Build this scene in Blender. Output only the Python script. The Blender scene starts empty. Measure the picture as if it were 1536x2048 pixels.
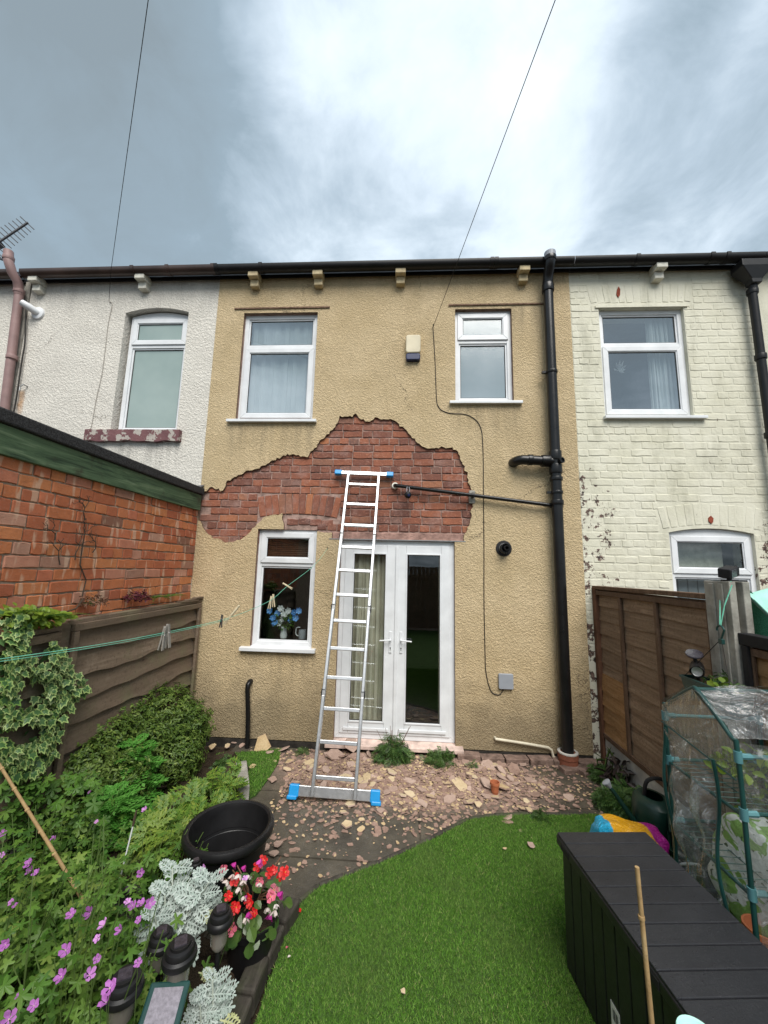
import bpy, bmesh, math, random
import numpy as np
from mathutils import Vector, Matrix
from mathutils.geometry import delaunay_2d_cdt

rnd = random.Random(7)
npr = np.random.default_rng(11)
SC = bpy.context.scene
COL = SC.collection

# ------------------------------------------------------------------ camera
FPX = 770.0
YAW, PIT, ROL = math.radians(3.3292), math.radians(8.3467), math.radians(1.32518)
EYE = Vector((0, -4.3, 1.875))
_f = Vector((-math.sin(YAW)*math.cos(PIT), math.cos(YAW)*math.cos(PIT), math.sin(PIT)))
_r0 = Vector((math.cos(YAW), math.sin(YAW), 0)); _u0 = _r0.cross(_f)
_r = _r0*math.cos(ROL) + _u0*math.sin(ROL); _u = _r.cross(_f)
cam = bpy.data.cameras.new("camera"); cam.sensor_width = 36; cam.sensor_fit = 'AUTO'
cam.lens = FPX/2048*36; cam.clip_start = .05; cam.clip_end = 2000
camo = bpy.data.objects.new("camera", cam); COL.objects.link(camo)
camo.matrix_world = Matrix(((_r.x, _u.x, -_f.x, EYE.x), (_r.y, _u.y, -_f.y, EYE.y), (_r.z, _u.z, -_f.z, EYE.z), (0, 0, 0, 1)))
SC.camera = camo
SC.render.resolution_x = 768; SC.render.resolution_y = 1024

# survey helpers: read a point of the photograph off a known plane of the place (facade y, ground z, fence x)
def ray(px, py): return _r*((px-768)/FPX) - _u*((py-1024)/FPX) + _f
def W(px, py, y=0.0):
    d = ray(px, py); t = (y-EYE.y)/d.y; p = EYE+d*t; return (p.x, p.z)
def G(px, py, z=0.0):
    d = ray(px, py); t = (z-EYE.z)/d.z; p = EYE+d*t; return (p.x, p.y)
def S(px, py, x):
    d = ray(px, py); t = (x-EYE.x)/d.x; p = EYE+d*t; return (p.y, p.z)
def W3(px, py, y=0.0): x, z = W(px, py, y); return Vector((x, y, z))
def G3(px, py, z=0.0): x, y = G(px, py, z); return Vector((x, y, z))
def S3(px, py, x): y, z = S(px, py, x); return Vector((x, y, z))

# ------------------------------------------------------------------ world, sun, exposure
SUN_EL, SUN_AZ = math.radians(52), math.radians(164)     # azimuth clockwise from +Y: behind the viewer, to the right
w = bpy.data.worlds.new("World"); SC.world = w; w.use_nodes = True
nt = w.node_tree; nt.nodes.clear(); L = nt.links
def nn(t, **kw):
    n = nt.nodes.new(t)
    for k, v in kw.items(): setattr(n, k, v)
    return n
def mth(op, a, b=None, clamp=False):
    n = nn('ShaderNodeMath', operation=op, use_clamp=clamp)
    for i, x in enumerate((a, b)):
        if x is None: continue
        if isinstance(x, (int, float)): n.inputs[i].default_value = x
        else: L.new(x, n.inputs[i])
    return n.outputs[0]
out = nn('ShaderNodeOutputWorld'); bg = nn('ShaderNodeBackground'); bg.inputs[1].default_value = .1
sky = nn('ShaderNodeTexSky', sky_type='NISHITA', sun_disc=False); sky.sun_elevation = SUN_EL; sky.sun_rotation = SUN_AZ
sky.air_density = 1.2; sky.dust_density = 2
tc = nn('ShaderNodeTexCoord'); sep = nn('ShaderNodeSeparateXYZ'); L.new(tc.outputs['Generated'], sep.inputs[0])
zc = mth('MAXIMUM', sep.outputs[2], .0); zz = mth('ADD', zc, .22)
cmb = nn('ShaderNodeCombineXYZ'); L.new(mth('DIVIDE', sep.outputs[0], zz), cmb.inputs[0]); L.new(mth('DIVIDE', sep.outputs[1], zz), cmb.inputs[1])
cmb.inputs[2].default_value = 2.4
n1 = nn('ShaderNodeTexNoise'); n1.inputs['Scale'].default_value = 1.6; n1.inputs['Detail'].default_value = 7; n1.inputs['Roughness'].default_value = .5; n1.inputs['Distortion'].default_value = .25
n2 = nn('ShaderNodeTexNoise'); n2.inputs['Scale'].default_value = .75; n2.inputs['Detail'].default_value = 2; n2.inputs['Distortion'].default_value = .3
L.new(cmb.outputs[0], n1.inputs['Vector']); L.new(cmb.outputs[0], n2.inputs['Vector'])
def glow(px, py, lo, hi):
    d = ray(px, py).normalized()
    vm = nn('ShaderNodeVectorMath', operation='DOT_PRODUCT'); L.new(tc.outputs['Generated'], vm.inputs[0]); vm.inputs[1].default_value = d
    mr = nn('ShaderNodeMapRange', interpolation_type='SMOOTHERSTEP'); L.new(vm.outputs['Value'], mr.inputs[0])
    mr.inputs[1].default_value = lo; mr.inputs[2].default_value = hi
    return mr.outputs[0]
g1 = glow(825, 250, .90, 1.0)          # the thin place in the cloud where light comes through
g2 = glow(250, 130, .84, 1.0)          # the thickest cloud
v = mth('ADD', mth('MULTIPLY', n1.outputs[0], .56), mth('MULTIPLY', n2.outputs[0], .40))
n3 = nn('ShaderNodeTexNoise'); n3.inputs['Scale'].default_value = 4.2; n3.inputs['Detail'].default_value = 6; n3.inputs['Roughness'].default_value = .6; n3.inputs['Distortion'].default_value = .4; L.new(cmb.outputs[0], n3.inputs['Vector'])
v = mth('ADD', v, mth('MULTIPLY', mth('SUBTRACT', n3.outputs[0], .5), .40))
v = mth('ADD', v, mth('MULTIPLY', g1, mth('ADD', .07, mth('MULTIPLY', n1.outputs[0], .38)))); v = mth('SUBTRACT', v, mth('MULTIPLY', g2, .13))
hz = nn('ShaderNodeMapRange'); L.new(sep.outputs[2], hz.inputs[0]); hz.inputs[1].default_value = .80; hz.inputs[2].default_value = .45
v = mth('ADD', v, mth('MULTIPLY', hz.outputs[0], .05))
v = mth('ADD', v, mth('MULTIPLY', glow(1380, 420, .86, 1.0), .07)); v = mth('ADD', v, .004)
cr = nn('ShaderNodeValToRGB'); L.new(v, cr.inputs[0]); e = cr.color_ramp.elements
e[0].position = .27; e[0].color = (.215, .265, .295, 1)
e[1].position = .97; e[1].color = (.98, 1.03, 1.05, 1)
for p, c in ((.47, (.255, .330, .385)), (.56, (.385, .47, .545)), (.68, (.62, .71, .79))):
    k = e.new(p); k.color = (*c, 1)
vs = nn('ShaderNodeVectorMath', operation='SCALE'); L.new(cr.outputs[0], vs.inputs[0]); vs.inputs['Scale'].default_value = 4.75
mx = nn('ShaderNodeMix', data_type='RGBA'); mx.inputs[0].default_value = .95
L.new(sky.outputs[0], mx.inputs[6]); L.new(vs.outputs[0], mx.inputs[7]); L.new(mx.outputs[2], bg.inputs[0]); L.new(bg.outputs[0], out.inputs[0])

sl = bpy.data.lights.new("sun", 'SUN'); sl.energy = 1.5; sl.angle = math.radians(40); sl.color = (1, .96, .90)
so = bpy.data.objects.new("sun", sl); COL.objects.link(so)
sd = Vector((math.sin(SUN_AZ)*math.cos(SUN_EL), math.cos(SUN_AZ)*math.cos(SUN_EL), math.sin(SUN_EL)))
so.rotation_euler = sd.to_track_quat('Z', 'Y').to_euler(); so.location = (0, -4, 12)
SC.view_settings.view_transform = 'Standard'; SC.view_settings.look = 'None'
SC.view_settings.exposure = 1.55; SC.view_settings.gamma = 1; SC.view_settings.use_curve_mapping = False
SC.render.engine = 'CYCLES'; SC.cycles.max_bounces = 8; SC.cycles.transparent_max_bounces = 24
SC.cycles.use_denoising = True

# ------------------------------------------------------------------ material helpers
MATS = {}
class NB:
    def __init__(s, name):
        s.m = bpy.data.materials.new(name); s.m.use_nodes = True; s.t = s.m.node_tree; s.t.nodes.clear()
        s.out = s.n('ShaderNodeOutputMaterial'); s.pos = None
    def n(s, t, **kw):
        x = s.t.nodes.new(t)
        for k, v in kw.items(): setattr(x, k, v)
        return x
    def l(s, a, b): s.t.links.new(a, b)
    def put(s, sock, v):
        if isinstance(v, (int, float)): sock.default_value = v
        elif isinstance(v, (tuple, list)): sock.default_value = (*v, 1) if len(v) == 3 and sock.type == 'RGBA' else v
        else: s.l(v, sock)
    def P(s):
        if s.pos is None: s.pos = s.n('ShaderNodeNewGeometry')
        return s.pos.outputs['Position']
    def xyz(s, v):
        x = s.n('ShaderNodeSeparateXYZ'); s.l(v, x.inputs[0]); return x.outputs
    def scaled(s, sc, off=None):
        x = s.n('ShaderNodeVectorMath', operation='MULTIPLY'); s.l(s.P(), x.inputs[0]); x.inputs[1].default_value = sc
        if off is not None:
            y = s.n('ShaderNodeVectorMath', operation='ADD'); s.l(x.outputs[0], y.inputs[0]); s.put(y.inputs[1], off); return y.outputs[0]
        return x.outputs[0]
    def noise(s, scale=5, detail=3, rough=.5, dist=0, vec=None, color=False):
        x = s.n('ShaderNodeTexNoise'); s.l(vec or s.P(), x.inputs['Vector'])
        x.inputs['Scale'].default_value = scale; x.inputs['Detail'].default_value = detail; x.inputs['Roughness'].default_value = rough; x.inputs['Distortion'].default_value = dist
        return x.outputs[1 if color else 0]
    def vor(s, scale, feature='F1', vec=None, out='Distance'):
        x = s.n('ShaderNodeTexVoronoi', feature=feature); s.l(vec or s.P(), x.inputs['Vector']); x.inputs['Scale'].default_value = scale
        return x.outputs[out]
    def ramp(s, fac, stops, mode='LINEAR'):
        x = s.n('ShaderNodeValToRGB'); x.color_ramp.interpolation = mode; s.put(x.inputs[0], fac); e = x.color_ramp.elements
        for i, (p, c) in enumerate(stops):
            k = e[i] if i < 2 else e.new(p)
            k.position = p; k.color = (*c, 1) if len(c) == 3 else c
        return x.outputs[0]
    def step(s, fac, a, b):
        x = s.n('ShaderNodeMapRange', interpolation_type='SMOOTHSTEP'); s.put(x.inputs[0], fac); x.inputs[1].default_value = a; x.inputs[2].default_value = b
        return x.outputs[0]
    def math(s, op, a, b=0, clamp=False):
        x = s.n('ShaderNodeMath', operation=op, use_clamp=clamp); s.put(x.inputs[0], a); s.put(x.inputs[1], b); return x.outputs[0]
    def mix(s, f, a, b, mode='MIX'):
        x = s.n('ShaderNodeMix', data_type='RGBA', blend_type=mode); s.put(x.inputs[0], f); s.put(x.inputs[6], a); s.put(x.inputs[7], b); return x.outputs[2]
    def bump(s, h, strength=.5, dist=.01, nrm=None):
        x = s.n('ShaderNodeBump'); x.inputs['Strength'].default_value = strength; x.inputs['Distance'].default_value = dist; s.put(x.inputs['Height'], h)
        if nrm is not None: s.l(nrm, x.inputs['Normal'])
        return x.outputs[0]
    def orand(s): return s.n('ShaderNodeObjectInfo').outputs['Random']
    def irand(s):
        if s.pos is None: s.P()
        return s.pos.outputs['Random Per Island']
    def bsdf(s, col, rough=.7, spec=.3, metal=0, nrm=None, **kw):
        x = s.n('ShaderNodeBsdfPrincipled'); s.put(x.inputs['Base Color'], col); s.put(x.inputs['Roughness'], rough); s.put(x.inputs['Specular IOR Level'], spec); x.inputs['Metallic'].default_value = metal
        if nrm is not None: s.l(nrm, x.inputs['Normal'])
        for k, v in kw.items(): s.put(x.inputs[k.replace('_', ' ')], v)
        return x.outputs[0]
    def done(s, sh): s.l(sh, s.out.inputs[0]); MATS[s.m.name] = s.m; return s.m

def plain(name, col, rough=.5, spec=.4, metal=0, var=.12, scale=9, bump=.15, bscale=60, bdist=.002):
    b = NB(name); n = b.noise(scale, 4, .6)
    lo = tuple(c*(1-var) for c in col); hi = tuple(min(1, c*(1+var)) for c in col)
    c = b.ramp(n, [(.3, lo), (.7, hi)])
    r = b.math('ADD', rough-.08, b.math('MULTIPLY', b.noise(scale*2.3, 3), .16))
    return b.done(b.bsdf(c, r, spec, metal, b.bump(b.noise(bscale, 3), bump, bdist) if bump else None))

def roughcast(name, c1, c2, stain, top, foot, scale=42, strength=.9, rust=None, drips=()):
    b = NB(name); p = b.xyz(b.P()); x, z = p[0], p[2]
    c = b.ramp(b.noise(1.7, 6, .65), [(.3, c1), (.7, c2)])
    c = b.mix(b.math('MULTIPLY', b.step(b.noise(26, 3, .6), .45, .75), .18), c, tuple(k*.62 for k in c1))
    # grime: soot under the eaves, vertical rain streaks, damp at the foot
    streak = b.noise(1, 5, .6, vec=b.scaled((5, 5, .55)))
    gt = b.math('MULTIPLY', b.step(b.math('ADD', z, b.math('MULTIPLY', streak, 1.3)), top, top+1.1), .62)
    c = b.mix(gt, c, stain)
    gs = b.math('MULTIPLY', b.step(streak, .60, .82), .30); c = b.mix(gs, c, stain)
    gf = b.math('MULTIPLY', b.step(b.math('ADD', z, b.math('MULTIPLY', b.noise(4, 5), -.75)), .45, -.15), .75); c = b.mix(gf, c, foot)
    sp = b.math('MULTIPLY', b.step(b.noise(75, 3, .7), .56, .70), .30); c = b.mix(sp, c, stain)
    wv = b.n('ShaderNodeVectorMath', operation='ADD'); b.l(b.P(), wv.inputs[0]); wz = b.n('ShaderNodeVectorMath', operation='SCALE'); b.l(b.noise(2.6, 5, .7, color=True), wz.inputs[0]); wz.inputs['Scale'].default_value = .55; b.l(wz.outputs[0], wv.inputs[1])
    ck = b.vor(.75, 'DISTANCE_TO_EDGE', wv.outputs[0]); ck = b.math('MULTIPLY', b.step(ck, .0045, .0015), b.step(b.noise(.9, 2), .53, .60)); c = b.mix(b.math('MULTIPLY', ck, .75), c, (.09, .07, .05))
    pt_ = b.step(b.noise(.8, 4, .6, .6), .54, .60); c = b.mix(b.math('MULTIPLY', pt_, .22), c, tuple(k*.74 for k in c1))
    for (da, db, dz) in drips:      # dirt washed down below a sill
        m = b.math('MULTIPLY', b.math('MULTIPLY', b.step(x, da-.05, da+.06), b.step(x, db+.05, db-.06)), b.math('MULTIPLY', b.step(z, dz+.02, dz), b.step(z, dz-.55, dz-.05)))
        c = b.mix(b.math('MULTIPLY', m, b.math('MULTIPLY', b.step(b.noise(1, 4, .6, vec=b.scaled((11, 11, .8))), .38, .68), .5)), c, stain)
    if rust is not None:
        rx = b.math('ABSOLUTE', b.math('ADD', b.math('SUBTRACT', x, rust[0]), b.math('MULTIPLY', b.noise(6, 3), .06))); rm = b.math('MULTIPLY', b.step(rx, .055, .01), b.math('MULTIPLY', b.step(z, rust[1]-.42, rust[1]-.2), b.step(z, rust[1], rust[1]-.05))); c = b.mix(b.math('MULTIPLY', rm, b.math('ADD', .25, b.math('MULTIPLY', b.noise(18, 4), .8))), c, (.42, .19, .04))
    h1 = b.noise(scale, 2.5, .55, .8); h2 = b.vor(scale*1.3, 'SMOOTH_F1')
    h = b.math('ADD', b.step(h1, .38, .68), b.math('MULTIPLY', h2, .5))
    nr = b.bump(h, strength, .017)
    nr = b.bump(b.noise(3.5, 3), .3, .025, nr)
    c = b.mix(b.math('MULTIPLY', b.step(h, .7, .3), .16), c, tuple(k*.5 for k in c1))  # relief shade put into the colour: hollows between the lumps darkened
    return b.done(b.bsdf(c, .82, .25, 0, nr))

def brickmat(name, stops, streaks=None, rough=.85, flake=None, wash=None, bstr=.5):
    b = NB(name); r = b.orand(); c = b.ramp(r, stops)
    c = b.mix(b.math('MULTIPLY', b.noise(16, 5, .7), .75), c, tuple(k*.55 for k in stops[0][1]))
    c = b.mix(b.math('MULTIPLY', b.step(b.noise(48, 4, .7), .5, .8), .4), c, tuple(min(1, k*1.4+.05) for k in stops[-1][1]))
    if streaks is not None:     # pale kiss marks, vertical bands across the face
        sv = b.noise(1, 1, vec=b.scaled((0, 16, 1.0), None)); off = b.noise(1, 0, vec=b.scaled((0, 0, 11.7)))
        m = b.math('MULTIPLY', b.step(b.noise(1, 2, vec=b.scaled((3, 17, 4.0))), .57, .66), .62)
        c = b.mix(m, c, streaks)
    if wash is not None:
        m = b.math('MULTIPLY', b.step(b.noise(6, 6, .75), .47, .70), .50); c = b.mix(m, c, wash); c = b.mix(b.math('MULTIPLY', b.step(b.noise(10, 5, .7, 1), .65, .74), .5), c, (.52, .43, .38))
    nr = b.bump(b.noise(70, 5, .65), bstr, .006)
    return b.done(b.bsdf(c, rough, .25, 0, nr))

def woodmat(name, stops, grain=(22, 2.2, 42), knots=None, algae=None, rough=.8, wav=None):
    b = NB(name); r = b.orand()
    off = b.n('ShaderNodeCombineXYZ'); b.l(b.math('MULTIPLY', r, 37), off.inputs[0]); b.l(b.math('MULTIPLY', r, 11), off.inputs[1]); b.l(b.math('MULTIPLY', r, 23), off.inputs[2])
    v = b.scaled(grain, off.outputs[0])
    g = b.noise(1, 6, .65, .9, v)
    c = b.ramp(g, stops)
    c = b.mix(b.math('MULTIPLY', b.step(b.noise(45, 5, .75), .50, .68), .6), c, tuple(k*.45 for k in stops[0][1]))
    c = b.mix(b.math('MULTIPLY', b.step(b.noise(6, 5, .7), .55, .75), .35), c, tuple(min(1, k*1.25) for k in stops[-1][1]))
    c = b.mix(b.math('MULTIPLY', r, .5), c, tuple(k*.55 for k in stops[1][1]))
    if knots is not None:
        k = b.vor(1, 'F1', b.scaled((5, 2.3, 6.5), off.outputs[0])); c = b.mix(b.math('MULTIPLY', b.step(k, .17, .06), .7), c, knots)
        c = b.mix(b.math('MULTIPLY', b.step(k, .06, .02), .8), c, tuple(q*.25 for q in knots))
    if algae is not None: c = b.mix(b.math('MULTIPLY', b.step(b.noise(2.6, 5, .65), .46, .68), .6), c, algae)
    return b.done(b.bsdf(c, rough, .25, 0, b.bump(g, .45, .006)))

def leafmat(name, stops, trans=.25, rough=.45, spec=.35, spot=None):
    b = NB(name); c = b.ramp(b.irand(), stops)
    c = b.mix(b.math('MULTIPLY', b.noise(35, 3), .45), c, tuple(k*.6 for k in stops[0][1]))
    c = b.mix(b.math('MULTIPLY', b.step(b.noise(4.5, 3), .45, .7), .35), c, stops[-1][1])
    if spot: c = b.mix(b.step(b.noise(60, 2), .62, .66), c, spot)
    if name.endswith('petal'):
        r_ = b.orand(); c = b.mix(b.math('MULTIPLY', b.step(r_, .55, 1.0), .5), c, tuple(min(1, k*1.25+.10) for k in stops[-1][1])); c = b.mix(b.math('MULTIPLY', b.step(r_, .30, .0), .35), c, tuple(k*.6 for k in stops[0][1]))
    d = b.bsdf(c, rough, spec); t = b.n('ShaderNodeBsdfTranslucent'); b.put(t.inputs[0], c)
    m = b.n('ShaderNodeMixShader'); m.inputs[0].default_value = trans; b.l(d, m.inputs[1]); b.l(t.outputs[0], m.inputs[2])
    return b.done(m.outputs[0])

# --- masonry
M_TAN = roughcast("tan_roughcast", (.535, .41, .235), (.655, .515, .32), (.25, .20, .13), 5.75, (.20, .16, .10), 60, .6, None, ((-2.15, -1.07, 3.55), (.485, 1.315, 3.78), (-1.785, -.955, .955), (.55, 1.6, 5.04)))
M_CREAM = roughcast("offwhite_roughcast", (.66, .625, .56), (.735, .70, .63), (.24, .23, .21), 5.55, (.3, .28, .25), 42, .5, W(51, 778), ((-3.88, -2.7, 3.3),))
b = NB("broken_render_edge"); M_EDGE = b.done(b.bsdf(b.ramp(b.noise(30, 5, .7), [(.3, (.10, .065, .045)), (.7, (.30, .20, .14))]), .95, .1, 0, b.bump(b.noise(90, 4), .8, .006)))
M_OLDBRICK = brickmat("old_brick", [(.0, (.17, .078, .06)), (.2, (.27, .105, .07)), (.42, (.34, .125, .075)), (.62, (.43, .155, .085)), (.78, (.29, .15, .115)), (.9, (.22, .13, .105)), (1, (.56, .215, .095))], wash=(.36, .235, .205), bstr=1.1)
M_MORTAR = plain("old_mortar", (.33, .225, .19), .95, .15, var=.45, scale=14, bump=.8, bscale=55, bdist=.008)
M_REDBRICK = brickmat("red_brick", [(.0, (.46, .14, .072)), (.3, (.60, .20, .085)), (.6, (.72, .285, .11)), (.85, (.63, .20, .105)), (.93, (.62, .38, .28)), (.985, (.24, .14, .10))], streaks=(.66, .46, .33), bstr=.5)
M_REDMORTAR = plain("sandy_mortar", (.36, .28, .21), .95, .15, var=.4, scale=14, bump=.7, bscale=60, bdist=.007)
def painted(name, obj_var):
    b = NB(name); p = b.xyz(b.P())
    base = b.ramp(b.noise(2.2, 5, .6), [(.3, (.60, .58, .455)), (.7, (.685, .665, .555))])
    if obj_var: base = b.mix(b.math('MULTIPLY', b.orand(), .18), base, (.55, .53, .40))
    grime = b.math('MULTIPLY', b.step(b.noise(1, 6, .7, vec=b.scaled((4, 4, 1.2))), .45, .72), .5); base = b.mix(grime, base, (.30, .29, .21))
    # paint that has flaked off near the left edge and low down, soot and brick showing
    xx = b.math('SUBTRACT', 2.36, p[0]); zz = b.math('SUBTRACT', 3.35, p[2])
    reg = b.math('MULTIPLY', b.step(xx, 0, .2), b.step(zz, 0, .8))
    far = b.math('MULTIPLY', b.math('MULTIPLY', b.step(p[0], 3.66, 3.72), b.step(p[0], 3.90, 3.84)), b.step(zz, .6, 1.2))
    reg = b.math('MAXIMUM', reg, far)
    n = b.math('ADD', b.noise(8.5, 5, .7), b.math('MULTIPLY', reg, .125))
    fl = b.step(n, .668, .69)
    under = b.ramp(b.noise(30, 4), [(.35, (.035, .028, .025)), (.6, (.16, .10, .08)), (.75, (.33, .27, .21))])
    c = b.mix(fl, base, under)
    nr = b.bump(b.noise(38, 5, .65), .6, .006); nr = b.bump(fl, -.4, .004, nr)
    return b.done(b.bsdf(c, .6, .35, 0, nr))
M_PBRICK = painted("painted_brick", True); M_PMORTAR = painted("painted_joint", False)
M_BARE = plain("bare_brick_flake", (.24, .06, .035), .9, .2, var=.4, scale=30)
M_LINTEL = plain("pink_lintel", (.33, .20, .165), .9, .2, var=.45, scale=9, bump=.9, bscale=28, bdist=.012)
M_CORBT = plain("tan_block", (.50, .41, .255), .85, .2, var=.25, scale=12, bump=.5, bscale=50, bdist=.004)
M_CORBW = plain("white_block", (.66, .64, .56), .85, .2, var=.25, scale=12, bump=.5, bscale=50, bdist=.004)
M_CONC = plain("grey_concrete", (.30, .285, .25), .85, .2, var=.45, scale=7, bump=.6, bscale=70, bdist=.004)
M_GRAVELB = plain("pale_gravel_board", (.47, .45, .41), .85, .2, var=.3, scale=6, bump=.4, bscale=80, bdist=.003)
M_SLATE = plain("roof_slate", (.07, .07, .08), .6, .4, var=.3)
# --- plastics, metals
M_UPVC = plain("white_upvc", (.70, .715, .73), .32, .5, var=.09, scale=5, bump=.05)
M_BLACKP = plain("black_plastic", (.010, .0098, .0105), .42, .32, var=.3, bump=.06)
M_PIPE = plain("black_pipe", (.009, .0088, .009), .3, .38, var=.35, scale=6, bump=.05)
M_BROWNG = plain("brown_gutter", (.055, .034, .028), .35, .5, var=.4, scale=3, bump=.06)
M_PINKP = plain("faded_brown_pipe", (.26, .165, .155), .55, .4, var=.2, scale=5)
M_BLACKMAT = plain("matt_black", (.016, .0155, .017), .7, .3, var=.3)
M_RUBBER = plain("cable_black", (.02, .017, .015), .6, .3)
M_ALU = plain("aluminium", (.56, .57, .58), .36, .5, metal=.85, var=.1, scale=20, bump=.05)
M_STEEL = plain("dull_steel", (.35, .35, .35), .45, .5, metal=.8)
M_BLUE = plain("blue_plastic", (.012, .27, .62), .4, .5, var=.1)
M_NAVY = plain("navy_plastic", (.012, .02, .075), .35, .5)
M_ALARM = plain("yellowed_plastic", (.63, .56, .40), .45, .4, var=.18, scale=3)
M_GREYBOX = plain("grey_box", (.29, .31, .345), .45, .4, var=.06)
M_WHITEPIPE = plain("dirty_white_pipe", (.62, .57, .44), .5, .4, var=.2, scale=10)
M_TERRA = plain("terracotta", (.42, .135, .06), .75, .3, var=.2)
M_CLAY = plain("clay_collar", (.24, .085, .05), .75, .3, var=.25)
M_SILLRED = None
b = NB("flaking_maroon_sill"); fl = b.step(b.noise(9, 5, .65), .53, .56)
M_SILLRED = b.done(b.bsdf(b.mix(fl, b.ramp(b.noise(6, 4), [(.3, (.12, .05, .055)), (.7, (.20, .095, .095))]), (.40, .36, .32)), .6, .3, 0, b.bump(b.math('ADD', b.math('MULTIPLY', fl, -.6), b.noise(40, 4)), .6, .006)))
b = NB("felt_edge"); M_FELT = b.done(b.bsdf(b.ramp(b.noise(130, 3, .7), [(.35, (.012, .012, .013)), (.75, (.075, .075, .078))]), .85, .25, 0, b.bump(b.noise(150, 3), .8, .004)))
M_FASCIA = None
b = NB("mossy_fascia"); g = b.noise(1, 6, .65, .8, b.scaled((14, 1.6, 22)))
c = b.ramp(g, [(.32, (.028, .05, .03)), (.5, (.085, .14, .075)), (.64, (.16, .22, .13)), (.78, (.25, .24, .15))]); c = b.mix(b.math('MULTIPLY', b.step(b.noise(7, 5), .55, .7), .7), c, (.05, .045, .03))
M_FASCIA = b.done(b.bsdf(c, .8, .25, 0, b.bump(g, .5, .006)))
# --- timber
M_FENCEL = woodmat("weathered_fence", [(.2, (.12, .086, .06)), (.55, (.22, .162, .115)), (.85, (.33, .26, .195))], (12, 1.6, 26), knots=(.13, .09, .065), algae=(.15, .15, .08))
M_FENCER = woodmat("brown_fence", [(.28, (.16, .105, .068)), (.55, (.29, .20, .132)), (.78, (.41, .305, .215))], (20, 2.2, 40), knots=(.40, .29, .20))
M_FENCEO = woodmat("orange_fence", [(.28, (.25, .13, .05)), (.55, (.40, .225, .10)), (.78, (.52, .33, .18))], (20, 2.2, 40), knots=(.48, .34, .20))
M_BATTEN = woodmat("batten_wood", [(.3, (.085, .05, .032)), (.6, (.17, .105, .068)), (.8, (.26, .185, .13))], (24, 24, 3))
M_CANE = woodmat("bamboo_cane", [(.3, (.28, .17, .075)), (.6, (.45, .31, .15)), (.8, (.55, .42, .24))], (9, 9, 9))
M_PEG = woodmat("pale_peg_wood", [(.3, (.60, .50, .31)), (.7, (.78, .68, .48))], (60, 60, 8))
M_PEGG = woodmat("grey_peg_wood", [(.3, (.20, .18, .155)), (.7, (.36, .335, .30))], (60, 60, 8))
M_PEGD = plain("dark_peg", (.05, .045, .045), .7)
M_TIMBER = woodmat("old_edging", [(.3, (.03, .026, .021)), (.55, (.07, .061, .05)), (.75, (.125, .113, .095))], (24, 3, 24), algae=(.06, .075, .03))
# --- glass, fabric
def schlick(b, f0, front_only=False, nrm=None):
    lw_ = b.n('ShaderNodeLayerWeight'); lw_.inputs[0].default_value = .5
    if nrm is not None: b.l(nrm, lw_.inputs['Normal'])
    f = b.math('ADD', f0, b.math('MULTIPLY', b.math('POWER', lw_.outputs['Facing'], 4.0), 1-f0))
    if front_only:
        b.P(); f = b.math('MULTIPLY', f, b.math('SUBTRACT', 1.0, b.pos.outputs['Backfacing']))
    return f
def glassmat(name, f0, tint=(1, 1, 1), rough=0.0):
    b = NB(name); tr = b.n('ShaderNodeBsdfTransparent'); tr.inputs[0].default_value = (*tint, 1)
    gl = b.n('ShaderNodeBsdfGlossy'); gl.inputs['Roughness'].default_value = rough; gl.inputs[0].default_value = (.94, .98, 1, 1)
    nr = b.bump(b.noise(1.4, 2), .10, .02); b.l(nr, gl.inputs['Normal'])
    m = b.n('ShaderNodeMixShader'); b.l(schlick(b, f0, True), m.inputs[0]); b.l(tr.outputs[0], m.inputs[1]); b.l(gl.outputs[0], m.inputs[2])
    return b.done(m.outputs[0])
M_GLASS = glassmat("window_glass", .36, (.88, .91, .91))
M_GLASSD = glassmat("door_glass", .10, (.86, .89, .88))
b = NB("frosted_glass"); M_FROST = b.done(b.bsdf(b.ramp(b.noise(2, 3), [(.3, (.22, .28, .31)), (.7, (.29, .35, .385))]), .10, .9, 0, b.bump(b.noise(120, 2), .25, .002)))
b = NB("greenish_frosted_glass"); M_FROSTG = b.done(b.bsdf(b.ramp(b.noise(2, 3), [(.3, (.24, .315, .295)), (.7, (.31, .385, .36))]), .10, .9, 0, b.bump(b.noise(120, 2), .15, .002)))
M_NET = None
b = NB("net_curtain"); d = b.bsdf(b.ramp(b.noise(9, 3), [(.3, (.74, .79, .80)), (.7, (.84, .88, .88))]), .9, .1); t = b.n('ShaderNodeBsdfTranslucent'); t.inputs[0].default_value = (.8, .84, .84, 1)
m = b.n('ShaderNodeMixShader'); m.inputs[0].default_value = .35; b.l(d, m.inputs[1]); b.l(t.outputs[0], m.inputs[2]); M_NET = b.done(m.outputs[0])
M_DRAPE = plain("beige_drape", (.62, .56, .45), .9, .1, var=.2, scale=3)
M_BLINDP = plain("pale_blind", (.44, .52, .48), .8, .2, var=.05, scale=1)
M_SLATW = plain("dark_blind_slat", (.13, .06, .035), .5, .4)
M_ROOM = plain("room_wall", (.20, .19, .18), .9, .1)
M_ROOMD = plain("dark_room_wall", (.07, .065, .06), .9, .1)

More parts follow.
